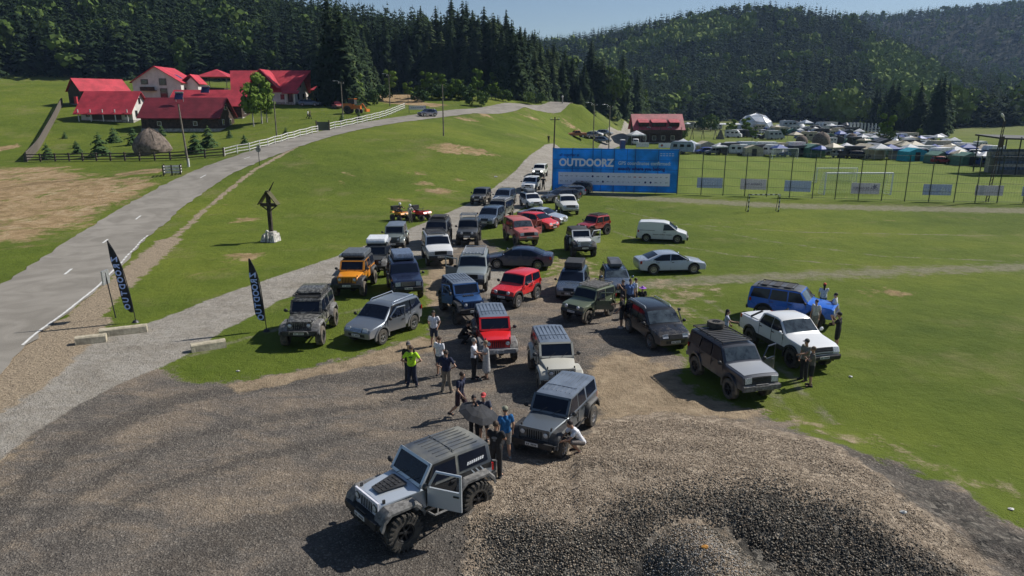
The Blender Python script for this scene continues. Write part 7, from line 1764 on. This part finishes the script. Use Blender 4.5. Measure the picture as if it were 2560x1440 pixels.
for row, f in ((0,.645),(1,.765)):
    for k in range(21):
        x = X(1404) + (X(1666) - X(1404)) * k / 20
        if k in (6, 9) if row == 0 else k in (8, 16, 17): q.cyl((x, -.062, Zt(f)), (x, -.045, Zt(f)), .13, .13, 14, mi=0)
        elif k in (14, 15) and row == 0 or k == 4 and row == 1: q.box((x, -.052, Zt(f)), (.34, .012, .10), mi=1)
        else:
            n_ = rs_.integers(2, 5)
            for j in range(n_): q.box((x - .14 + j * .09, -.052, Zt(f) + rs_.uniform(-.02, .02)), (.06, .012, rs_.uniform(.05, .12)), mi=2)
q.build('sponsor_mark', [M_BNV, mat('dull_red_print', (.35,.05,.08), rough=.7), mat('grey_print', (.17,.17,.26), rough=.7)], t)
for body, px, f, size, m_, sx_, bold in (('all together at', 1398, .155, .50, M_BNV, .86, .004), ('OUTDOORZ', 1397, .335, 1.30, M_SPN, 1.0, .055), ('GPS coordinates confirmed:', 1545, .33, .60, mat('sky_blue_print', (.62,.80,.98), rough=.7, trl=.3), .86, .022), ('exactly where you belong', 1545, .455, .60, M_BNV, .86, .022)):
    o = text_obj('lettering', body, size, m_, t, extr=.008, align='LEFT', bold=bold); o.rotation_euler = (R(90), 0, 0); bpy.context.view_layer.update()
    wid = max(v.co.x for v in o.data.vertices) - min(v.co.x for v in o.data.vertices); tgt = {1398: X(1448) - X(1398), 1397: X(1535) - X(1397)}.get(px, (X(1673) - X(1545)) if 'GPS' in body else X(1660) - X(1545)); o.scale = (tgt / wid, 1, 1); o.location = (X(px), -.050, Zt(f))
q = MB()
for k in range(2):
    for j in range(5): q.box((X(1649) + j * .36, -.05, Zt(.10 + k * .045)), (.26, .012, .10))
q.build('small_lettering', mat('sky_blue_print', (.3,.55,.85)), t)
for px in (1381, 1432, 1483, 1535, 1587, 1640, 1692): q = MB(); q.cyl((X(px), .09, 0), (X(px), .09, HB + .15), .06, .06, 8); q.build('support_post', M_DPS, t)
# covered stand at the right edge
g = flat(2500, 437); t = empty('spectator_stand', 'small dark covered stand with tiered seats at the right edge', 'stand', (g[0], g[1], 0)); Ws = 11
q = MB(); q.slab([(-1.2, -1, 5.9), (Ws, -1, 5.6), (Ws, 6, 5.9), (-1.2, 6, 6.2)], .25); q.build('roof', mat('dark_flat_roof', (.03,.032,.03), rough=.7), t, smooth=False); posts(t, [(-.8,-.6),(2.0,-.6),(4.0,-.6),(6.6,-.6),(-.8,5.6),(4,5.6),(9,5.6)], 6.0, M_BLK, .10, 'post')
for k in range(4): q = MB(); q.box((Ws/2 + .4, 1.0 + k * 1.1, .35 + k * .45), (Ws - .2, 1.1, .7 + k * .9)); q.build('tier', M_STN if k % 2 else M_BLR, t, smooth=False); q = MB(); [q.box((.6 + j * .6, .8 + k * 1.1, .95 + k * .9), (.45, .40, .40)) for j in range(16)]; q.build('seat_row', M_BLB, t)
q = MB(); q.box((Ws/2 + .8, 6.1, 1.6), (Ws - 1.2, .1, 3.0)); q.build('back_wall', M_STL, t)
# ------------------------------------------------------------------ small far vehicles
def far_car(name, label, cat, px, py, head, col, kind='hatch', s=1.0, group=None, far=False):
    A = ARCH[kind]; B = Body(A, 0); t = empty(name, label, cat, group=group); mb = MB(); xr = A['xf'] - A['wb']
    B.loft(mb, A['up'], (A['xf'], xr), A['r'] + .06, A['r'], A['zb']); mb.build('body', col, t)
    g = MB(); B.patch(g, A['ws'], -.9, .9, .012); g.build('windscreen', M_GLS, t); g = MB(); B.patch(g, A['rw'], -.8, .8, .012); g.build('rear_window', M_GLS, t)
    for wp in A['win']:
        for sd in (1, -1): g = MB(); B.side(g, wp, .006, 0, (sd,)); g.build('side_window', M_GLS, t)
    for xa in (A['xf'], xr):
        for sd in (1, -1): q = MB(); q.cyl((0, -.1, 0), (0, .1, 0), A['r'], A['r'], 14); q.cyl((0, sd*.09, 0), (0, sd*.115, 0), A['r']*.6, A['r']*.6, 10, mi=1); o = q.build('wheel', [M_RUB, M_ALU], t); o.location = (xa, sd * (A['W']/2 - .10), A['r'])
    for sd in (1, -1): q = MB(); z = sum(A['lamp'][:2]) / 2; q.ell((max(p[0] for p in A['up']) - .06, sd * A['W'] * .36, z), (.08, .16, .08), 8, 6); q.build('headlight', M_LAM, t)
    g = G(px, py); t.location = tuple(g); t.rotation_euler = (0, 0, R(head - 90)); t.scale = (s,)*3; return t
far_car('saloon_car', 'dark blue car driving down the far road', 'car', 1069, 291, -50, P_NAVY, 'hatch', 1.05)
far_car('parked_car', 'bluish car parked in the shade beside the chalet', 'car', 775, 265, 85, P_MBL, 'wagon', 1.05)
far_car('parked_car', 'small dark red car parked left of the orange tractor', 'car', 843, 271, 30, P_DRED, 'hatch', .95)
far_car('parked_car', 'blue car parked right behind the orange tractor', 'car', 869, 268, 80, P_NAVY, 'hatch', 1)
far_car('parked_car', 'brown orange pick-up parked at the far bend of the track', 'pick-up', 1441, 344, -75, mat('rusty_orange_paint', (.30,.10,.03), rough=.5), 'pickup')
far_car('parked_car', 'dark car with white roof next to the brown pick-up', 'car', 1476, 345, -50, P_BK, 'suv'); far_car('parked_car', 'white car between the two poles beyond the banner', 'car', 1490, 341, 60, P_WHT, 'hatch')
far_car('parked_car', 'silver off-roader by the right one of the two poles', 'car', 1512, 339, 62, P_SGREY, 'suv'); far_car('parked_car', 'bluish car nearest the banner by the far turn', 'car', 1507, 357, 70, P_MBL, 'suv')
# tractor
g = G(882, 284); t = empty('tractor', 'orange tractor loader parked by the white fence', 'tractor', tuple(g), R(-12)); M_OR = mat('orange_machine_paint', (.60,.16,.02), rough=.45, var=.1)
q = MB(); q.box((-.9,0,1.55),(2.0,1.5,1.2)); q.box((1.0,0,1.35),(1.9,1.0,.8)); q.build('body', M_OR, t); q = MB(); q.box((.1,0,2.55),(1.4,1.4,1.1),taper=.9); q.build('cab', M_BLK, t); q = MB(); q.box((.1,0,3.15),(1.5,1.5,.12)); q.build('cab_roof', M_OR, t)
q = MB(); q.tube([(1.4,0,1.4),(2.4,0,2.1),(3.2,0,.9)], .14); q.box((3.4,0,.7),(.5,1.8,.6)); q.build('loader_arm', M_OR, t)
for x, r_ in ((-.9, .85), (1.5, .55)):
    for sd in (1, -1): wheel(t, x, sd * .85, r_, .4, M_STL, M_RUB, .5)
# ------------------------------------------------------------------ festival camp
CG = 'camp beside the football pitch'
C_ = {'white': (.74,.75,.77), 'pale blue': (.36,.42,.52), 'grey': (.26,.27,.29), 'dark': (.035,.037,.045), 'green': (.07,.16,.12), 'beige': (.42,.37,.27), 'blue': (.04,.08,.30), 'silver': (.38,.40,.43), 'black': (.02,.02,.023), 'red': (.30,.03,.03), 'turquoise': (.03,.36,.48)}
def cm(c): return mat('camp_%s' % c.replace(' ', '_'), C_[c], rough=.55, var=.12, scale=2, trl=.25 if c in ('white', 'pale blue', 'turquoise') else 0)
protos_c = {}
def camp_parts(kind, col):
    k = (kind, col)
    if k in protos_c: return protos_c[k]
    P_ = []; m = cm(col)
    if kind == 'camper_van':
        b = MB(); b.prism([(-2.9,.35),(-2.95,2.75),(1.2,2.8),(1.7,2.3),(2.1,1.6),(2.75,1.35),(2.85,.4)], -1.05, 1.05); P_.append(('body', b.mesh('body', m)))
        w_ = MB(); w_.slab([(1.74,-.95,2.2),(2.08,-.95,1.66),(2.08,.95,1.66),(1.74,.95,2.2)][::-1], -.03); [w_.box((x, sd*1.06, 1.85), (.9,.03,.5)) for x in (-1.9,-.3,1.1) for sd in (1,-1)]; P_.append(('window', w_.mesh('window', M_GLS)))
        for x in (-1.8, 1.8):
            for sd in (1, -1): q = MB(); q.cyl((x, sd*.85, .36), (x, sd*1.06, .36), .36, .36, 12); P_.append(('wheel', q.mesh('wheel', M_RUB)))
    elif kind == 'caravan':
        b = MB(); b.prism([(-2.3,.45),(-2.5,1.2),(-2.3,2.4),(-1.9,2.6),(1.9,2.6),(2.3,2.3),(2.5,1.3),(2.3,.45)], -1.1, 1.1); b.cyl((2.4,0,.5),(3.5,0,.45),.06,.06,6); P_.append(('body', b.mesh('body', m)))
        w_ = MB(); [w_.box((x, sd*1.11, 1.75), (.8,.03,.55)) for x in (-1.4,0,1.4) for sd in (1,-1)]; P_.append(('window', w_.mesh('window', M_GLS))); q = MB(); [q.cyl((0, sd*.9, .34), (0, sd*1.1, .34), .34, .34, 12) for sd in (1,-1)]; P_.append(('wheel', q.mesh('wheel', M_RUB)))
    elif kind == 'dome_tent':
        b = MB(); b.ell((0,0,0),(1.7,1.5,1.65),12,6,z0=0.0); b.add([(-.5,-1.9,0),(.5,-1.9,0),(0,-1.2,1.3)],[(0,1,2)]); P_.append(('tent_cloth', b.mesh('tent_cloth', m, angle=15))); w_ = MB(); w_.prism([(-.4,0),(.4,0),(0,1.0)], -1.62, -1.55); P_.append(('door', w_.mesh('door', M_BLK)))
    elif kind == 'gazebo':
        b = MB(); c0 = [(-1.6,-1.6,2.1),(1.6,-1.6,2.1),(1.6,1.6,2.1),(-1.6,1.6,2.1)]
        for i in range(4): b.slab([c0[i], c0[(i+1)%4], (0,0,3.0)], .05); 
        b.box((0,-1.6,2.0),(3.2,.04,.3)); b.box((0,1.6,2.0),(3.2,.04,.3)); b.box((-1.6,0,2.0),(.04,3.2,.3)); b.box((1.6,0,2.0),(.04,3.2,.3)); P_.append(('canopy', b.mesh('canopy', m, smooth=False)))
        for x in (-1.55, 1.55):
            for y in (-1.55, 1.55): q = MB(); q.cyl((x,y,0),(x,y,2.1),.04,.04,6); P_.append(('leg', q.mesh('leg', M_ALM)))
    elif kind == 'parked_car':
        A = ARCH['suv']; B = Body(A, 0); b = MB(); B.loft(b, A['up'], (A['xf'], A['xf']-A['wb']), A['r']+.06, A['r'], A['zb'], ts=(-1,-.9,0,.9,1), ins=(.05,0,0,0,.05)); P_.append(('body', b.mesh('body', m)))
        w_ = MB(); B.patch(w_, A['ws'], -.9, .9, .012, nt=2); B.patch(w_, A['rw'], -.8, .8, .012, nt=2); [B.side(w_, p, .01) for p in A['win']]; P_.append(('window', w_.mesh('window', M_GLS)))
        for xa in (A['xf'], A['xf']-A['wb']):
            for sd in (1,-1): q = MB(); q.cyl((xa, sd*.68, A['r']), (xa, sd*.90, A['r']), A['r'], A['r'], 12); P_.append(('wheel', q.mesh('wheel', M_RUB)))
    elif kind == 'feather_flag':
        b = MB(); b.prism([(0,.6),(.75,.9),(.85,3.6),(.5,4.2),(0,4.3)], -.02, .02); P_.append(('flag_cloth', b.mesh('flag_cloth', m))); q = MB(); q.cyl((0,0,0),(0,0,4.3),.03,.02,6); P_.append(('pole', q.mesh('pole', M_STL)))
    elif kind == 'awning_tent':
        b = MB(); b.prism([(-2.2,0),(-2.0,1.9),(0,2.6),(2.0,1.9),(2.2,0)], -1.6, 1.6, axis='y'); P_.append(('tent_cloth', b.mesh('tent_cloth', m, smooth=False))); w_ = MB(); w_.box((0,-1.63,.95),(1.1,.04,1.7)); P_.append(('door', w_.mesh('door', M_BLK)))
    elif kind == 'bell_tent':
        b = MB(); b.lathe([(2.3,0),(2.25,.7),(1.1,2.0),(.05,3.1)], 'z', n=14); P_.append(('tent_cloth', b.mesh('tent_cloth', m, angle=20))); w_ = MB(); w_.box((0,-2.25,.8),(.8,.1,1.5)); P_.append(('door', w_.mesh('door', M_BLK)))
    protos_c[k] = P_; return P_
NAMES = {'camper_van': 'camper van', 'caravan': 'caravan', 'dome_tent': 'dome tent', 'gazebo': 'gazebo', 'parked_car': 'car', 'feather_flag': 'feather flag', 'awning_tent': 'ridge tent', 'bell_tent': 'bell tent'}
def camp_thing(kind, col, px, py, head, s, where):
    g = G(px, py); t = empty(kind, '%s %s %s' % (col, NAMES[kind], where), NAMES[kind], tuple(g), R(head), 'camp ' + NAMES[kind] + 's'); t.scale = (s,)*3
    for nm, me in camp_parts(kind, col): link(nm, me, t)
rc = np.random.default_rng(21)
def row(x0, x1, y0, y1, n, kinds, where, s=(.85, 1.1), jy=4, cols=None):
    for i in range(n):
        px = x0 + (x1 - x0) * (i + rc.uniform(.2, .8)) / n; py = y0 + (y1 - y0) * (i + .5) / n + rc.uniform(-jy, jy); k = kinds[rc.integers(len(kinds))]
        cc = cols or {'camper_van': ['white','beige','silver','dark','white'], 'caravan': ['white','white','pale blue'], 'dome_tent': ['grey','green','pale blue','white','blue'], 'gazebo': ['white','beige','blue','white'], 'parked_car': ['dark','silver','white','grey','black','blue','red'], 'awning_tent': ['green','pale blue','beige','grey','dark'], 'bell_tent': ['beige','white'], 'feather_flag': ['white']}[k]
        camp_thing(k, cc[rc.integers(len(cc))], px, py, rc.uniform(-30, 30) + (180 if rc.random() < .5 else 0), rc.uniform(*s), where)
row(1690, 2430, 384, 404, 30, ['camper_van','camper_van','awning_tent','caravan','gazebo','awning_tent','parked_car'], 'in the front row right behind the pitch', jy=1.5)
row(1700, 2440, 379, 394, 30, ['camper_van','parked_car','gazebo','caravan','awning_tent','parked_car'], 'in the second row behind the pitch', jy=2)
row(2170, 2480, 372, 400, 16, ['gazebo','parked_car','camper_van','awning_tent'], 'at the right end of the camp near the stand', jy=5)
row(2330, 2560, 405, 424, 12, ['awning_tent','parked_car','gazebo'], 'beside the covered stand', jy=2, s=(.8,1))
row(1980, 2400, 350, 366, 30, ['parked_car','awning_tent','camper_van','gazebo','dome_tent'], 'in the middle of the camp', jy=6)
row(1890, 2150, 330, 344, 22, ['parked_car','gazebo','camper_van','awning_tent'], 'right of the geodesic dome', jy=6)
row(1940, 2200, 322, 330, 20, ['dome_tent','bell_tent','gazebo','parked_car','camper_van'], 'at the back of the camp under the forest', s=(1.0, 1.5), jy=3, cols=['white','pale blue','white','dark'])
row(2000, 2470, 345, 384, 60, ['parked_car','parked_car','awning_tent','gazebo','camper_van','dome_tent'], 'packed among the others in the right half of the camp', s=(.65, .9), jy=10)
row(1940, 2330, 332, 362, 50, ['parked_car','dome_tent','gazebo','parked_car','camper_van'], 'small and far off between the haystacks and the forest', s=(.7, .95), jy=8)
row(1712, 1790, 318, 326, 8, ['parked_car','dome_tent','gazebo','camper_van'], 'behind the lodge near the round bushes', jy=3)
row(1820, 1940, 341, 350, 7, ['parked_car','camper_van'], 'on the grass below the dome', jy=3)
for i, px in enumerate(range(2122, 2196, 9)): camp_thing('feather_flag', 'white', px, 334 + .5 * i, rc.uniform(-30, 30), 1.0, 'standing in the row at the back of the camp')
camp_thing('awning_tent', 'turquoise', 2278, 402, 10, 1.0, 'standing out at the edge of the pitch'); camp_thing('gazebo', 'white', 1590, 361, 8, 1.3, 'beside the left corner of the lodge'); camp_thing('parked_car', 'white', 1588, 362, 85, 1.0, 'under the white gazebo left of the lodge')
camp_thing('caravan', 'white', 2240, 358, 5, 1.1, 'alone on the dry grass beneath the dark spruces'); camp_thing('caravan', 'white', 1935, 349, 5, .9, 'alone on the grass below the dome'); 
# big dome and its canopy
g = G(1887, 324); t = empty('geodesic_dome', 'large translucent white geodesic dome in the camp', 'dome tent', tuple(g)); Rd = (1932 - 1840) / 2 / (F / (g[1] * CP + (CAMH - g[2]) * SP))
import bmesh
bm = bmesh.new(); bmesh.ops.create_icosphere(bm, subdivisions=2, radius=Rd); bmesh.ops.delete(bm, geom=[v for v in bm.verts if v.co.z < -.05 * Rd], context='VERTS'); me_ = D.meshes.new('dome_cloth'); bm.to_mesh(me_)
me_.materials.append(mat('dome_membrane', (.72,.77,.86), rough=.25, var=.12, scale=.3, coat=.4, trl=.3)); o = link('dome_cloth', me_, t); o.scale = (1, 1, .86)
fr = MB()
for e_ in bm.edges: fr.cyl(np.array(e_.verts[0].co) * [1,1,.86] * 1.004, np.array(e_.verts[1].co) * [1,1,.86] * 1.004, .10, .10, 5)
fr.build('frame', M_ALM, t); bm.free()
g = G(1815, 326); t = empty('long_canopy', 'long low white canopy left of the dome', 'canopy', tuple(g)); q = MB(); q.slab([(-6,-2.5,2.6),(6,-2.5,2.6),(6,2.5,3.0),(-6,2.5,3.0)], .25); q.build('canopy', cm('white'), t); posts(t, [(x, y) for x in (-5.5,-2,2,5.5) for y in (-2.2,2.2)], 2.7, M_STL, .06, 'leg')
for px, py, s, lb in ((2052,363,.70,'larger dark haystack in the middle of the camp'),(2128,358,.55,'smaller haystack right of the larger one in the camp'),(2003,362,.5,'tiny hay mound left of the haystacks')):
    g = G(px, py); t = empty('haystack', lb, 'haystack', tuple(g)); t.scale = (s*1.05, s, s); q = MB(); q.lathe([(3.1,-.2),(3.3,1.2),(3.0,2.8),(2.2,4.2),(1.0,5.0),(.05,5.3)], 'z', n=18); v_ = q.v[-1]; v_ += rng.normal(0, .08, v_.shape); q.build('hay', M_HAY, t); q = MB(); q.cyl((0,0,5.1),(0,0,5.9),.07,.05,6); q.build('centre_pole', M_DPS, t)
# playground and bushes
g = G(1768, 348); t = empty('playground_frame', 'wooden playground swing frame on the grass right of the lodge', 'playground', tuple(g)); q = MB()
for x in (-5, -1.5, 2.5): q.cyl((x-.9,-1.4,0),(x,0,3.0),.09,.09,6); q.cyl((x+.9,1.4,0),(x,0,3.0),.09,.09,6)
q.build('leg', M_DPS, t); q = MB(); q.cyl((-5,0,3),(2.5,0,3),.09,.09,6); q.build('crossbeam', M_DPS, t); q = MB(); q.prism([(3,0),(5.4,0),(4.2,3.0)], -.8, .8); q.build('slide_tower', M_PST, t)
for px, py, s in ((1752,326,1.5),(1776,328,1.7),(1711,348,.9),(1832,338,.8),(1862,341,.9),(2212,366,1.2),(2228,368,1.0),(2295,352,.9),(1820,344,.7),(1958,344,.8),(1880,352,.6)):
    g = G(px, py); place_tree(BUSH, g[0], g[1], g[2], s, rng.uniform(0, 6), 'bush', 'rounded green bush in the camp meadow right of the lodge', 'bush', 'bushes in the camp meadow')
for i, (x0, x1, y, lb) in enumerate(((1590,1622,369,'plain white board on the far pitch fence'),(1646,1678,371,'white board with a red mark on the far pitch fence'),(1692,1722,373,'white board with grey sketch near the banner end'))):
    a = flat(x0, y); b_ = flat(x1, y); t = empty('advertising_board', lb, 'board', tuple((a+b_)/2)); q = MB(); q.box((0,0,.75),(abs(b_[0]-a[0]),.06,1.2)); q.build('panel', M_SPN if i else cm('white'), t); posts(t, [(-1.4,.1),(1.4,.1)], 1.2, M_STL, .04, 'post')
    if i == 1: q = MB(); q.cyl((-.8,-.05,.75),(-.8,-.035,.75),.3,.3,14); q.build('red_mark', cm('red'), t)
g = G(1556, 372); t = empty('portable_toilet', 'small purple booth by the track left of the lodge', 'booth', tuple(g)); q = MB(); q.box((0,0,1.1),(1.3,1.2,2.2)); q.build('cabin', mat('purple_booth', (.09,.06,.25), rough=.5), t); q = MB(); q.box((0,0,2.28),(1.4,1.3,.16),taper=.7); q.build('roof', cm('white'), t); q = MB(); q.box((0,-.62,1.0),(.8,.03,1.9)); q.build('door', cm('blue'), t)
# ------------------------------------------------------------------ loose stones
def stones(name, label, poly_px, n, smin, smax, m, zsink=.3, seed=3, zp=0.0, edge_=.12):
    g = np.random.default_rng(seed); P = np.array([flat(p[0], p[1], zp)[:2] for p in poly_px]); lo, hi = P.min(0) - 1, P.max(0) + 1; xs = []; ys = []
    while len(xs) < n:
        x = g.uniform(lo[0], hi[0], n * 2); y = g.uniform(lo[1], hi[1], n * 2); k = (sdf(x, y, P) > g.normal(0, edge_, x.shape)) & (g.random(n * 2) < np.clip(22 / y, 0, 1) ** 2); xs += list(x[k]); ys += list(y[k])
    xs, ys = np.array(xs[:n]), np.array(ys[:n]); zs = H(xs, ys)
    base = np.array([(1,0,0),(0,1,0),(-1,0,0),(0,-1,0),(.1,.1,.9),(-.1,0,-.9)]); Fb = np.array([(0,1,4),(1,2,4),(2,3,4),(3,0,4),(1,0,5),(2,1,5),(3,2,5),(0,3,5)])
    s = g.uniform(0, 1, n) ** 2.2 * (smax - smin) + smin; V = base[None] * s[:, None, None] * g.uniform(.55, 1.15, (n, 6, 3)); a = g.uniform(0, 6.28, n); c_, s_ = np.cos(a), np.sin(a)
    X_ = V[..., 0] * c_[:, None] - V[..., 1] * s_[:, None] + xs[:, None]; Y_ = V[..., 0] * s_[:, None] + V[..., 1] * c_[:, None] + ys[:, None]; Z_ = V[..., 2] * .75 + zs[:, None] + s[:, None] * zsink
    Vt = np.stack([X_, Y_, Z_], -1).reshape(-1, 3); Fs = (Fb[None] + 6 * np.arange(n)[:, None, None]).reshape(-1, 3)
    me = fast_mesh(name, Vt, Fs, m); attr(me, 'tone', np.repeat(g.random(n), 6)); tag(link(name, me), label, 'gravel', kind='stuff')
def stone_mat(name, c0, c1, c2):
    m = D.materials.new(name); m.use_nodes = True; nt = m.node_tree; L = nt.links; bs = nt.nodes['Principled BSDF']; bs.inputs['Roughness'].default_value = .9; bs.inputs['Specular IOR Level'].default_value = .2
    at = N(nt, 'ShaderNodeAttribute', attribute_name='tone'); r = N(nt, 'ShaderNodeValToRGB'); e = r.color_ramp.elements; e.new(.5)
    for el, p, c in zip(e, (0, .55, 1), (c0, c1, c2)): el.position = p; el.color = c4(c)
    L.new(at.outputs['Fac'], r.inputs['Fac']); L.new(r.outputs['Color'], bs.inputs['Base Color']); return m
SM1 = stone_mat('tan_stones', (.15,.12,.09), (.31,.245,.18), (.58,.49,.385)); SM2 = stone_mat('shade_dark_stones', (.040, .037, .033), (.105, .095, .080), (.32, .29, .24)); SM3 = stone_mat('yard_stones', (.07,.062,.055), (.18,.155,.13), (.46,.42,.36))  # SM2: dark stone, deepened by the heap's shade put into its colour
stones('gravel', 'tan crushed stone spread over the heap at the lower right', ((1240,1200),(1330,1170),(1440,1120),(1520,1052),(1640,1032),(1800,1046),(1950,1088),(2060,1125),(2160,1190),(2270,1290),(2440,1420),(2500,1560),(1200,1560),(1170,1330)), 42000, .012, .036, SM1, seed=3, zp=.35)
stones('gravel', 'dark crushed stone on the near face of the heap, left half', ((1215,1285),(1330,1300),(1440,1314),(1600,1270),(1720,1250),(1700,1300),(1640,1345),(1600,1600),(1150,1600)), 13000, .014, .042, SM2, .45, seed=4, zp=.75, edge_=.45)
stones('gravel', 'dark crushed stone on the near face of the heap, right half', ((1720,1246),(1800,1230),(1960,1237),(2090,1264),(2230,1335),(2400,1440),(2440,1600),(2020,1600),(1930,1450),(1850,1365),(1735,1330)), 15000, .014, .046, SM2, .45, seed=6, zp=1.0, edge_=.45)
stones('gravel', 'light grey stones of the small pile at the bottom', ((1640,1350),(1735,1330),(1850,1368),(1930,1450),(2020,1600),(1560,1600)), 6000, .012, .036, stone_mat('light_grey_stones', (.13,.125,.12), (.28,.265,.245), (.52,.50,.46)), .4, seed=8, zp=.8, edge_=.35)
stones('gravel', 'loose chippings scattered over the dark gravel yard', ((-200,1560),(-200,1250),(200,1080),(430,960),(900,905),(1100,900),(1500,900),(1500,1040),(1300,1180),(1180,1270),(1160,1560)), 26000, .006, .020, SM3, .5, seed=5)

for px, py, c, lb in ((2257,1283,(.6,.6,.58),'white paper scrap on the dark strip right of the gravel heap'),(1762,1372,(.55,.25,.04),'small orange scrap on the light grey pile'),(2127,943,(.6,.6,.58),'white scrap on the grass right of the two people'),(595,929,(.5,.48,.44),'pale flat stone on the grass below the camouflage car'),(2527,1275,(.6,.58,.55),'white scrap at the right edge of the grass'),(1240,443,(.5,.5,.55),'pale sack lying on the meadow left of the white off-roaders')):
    g = G(px, py); q = MB(); q.ell((0, 0, .03), (.09, .06, .03), 9, 5); q.v[-1] += rng.normal(0, .008, q.v[-1].shape); o = q.build('litter', mat('litter_%d' % px, c, rough=.8)); o.location = tuple(g); k_ = max(1, g[1] / 40); o.scale = (k_, k_, k_); tag(o, lb, 'litter')
# ------------------------------------------------------------------ haze
hz = MB(); hz.box((350, 900, 110), (3400, 2400, 400)); v_ = hz.v[-1]
zmin = float(GZ.min()) - 1.0; v_[:, 2] = np.where(v_[:, 2] < 110, zmin, 330.0)
mh = D.materials.new('haze'); mh.use_nodes = True; nt = mh.node_tree; nt.nodes.remove(nt.nodes['Principled BSDF']); pv = N(nt, 'ShaderNodeVolumePrincipled'); pv.inputs['Color'].default_value = (.42, .62, 1.0, 1); pv.inputs['Density'].default_value = HAZE; pv.inputs['Anisotropy'].default_value = .1
nt.links.new(pv.outputs[0], nt.nodes['Material Output'].inputs['Volume']); o = hz.build('haze', mh, None, smooth=False); tag(o, 'thin bluish summer haze over the valley', 'haze', kind='stuff')
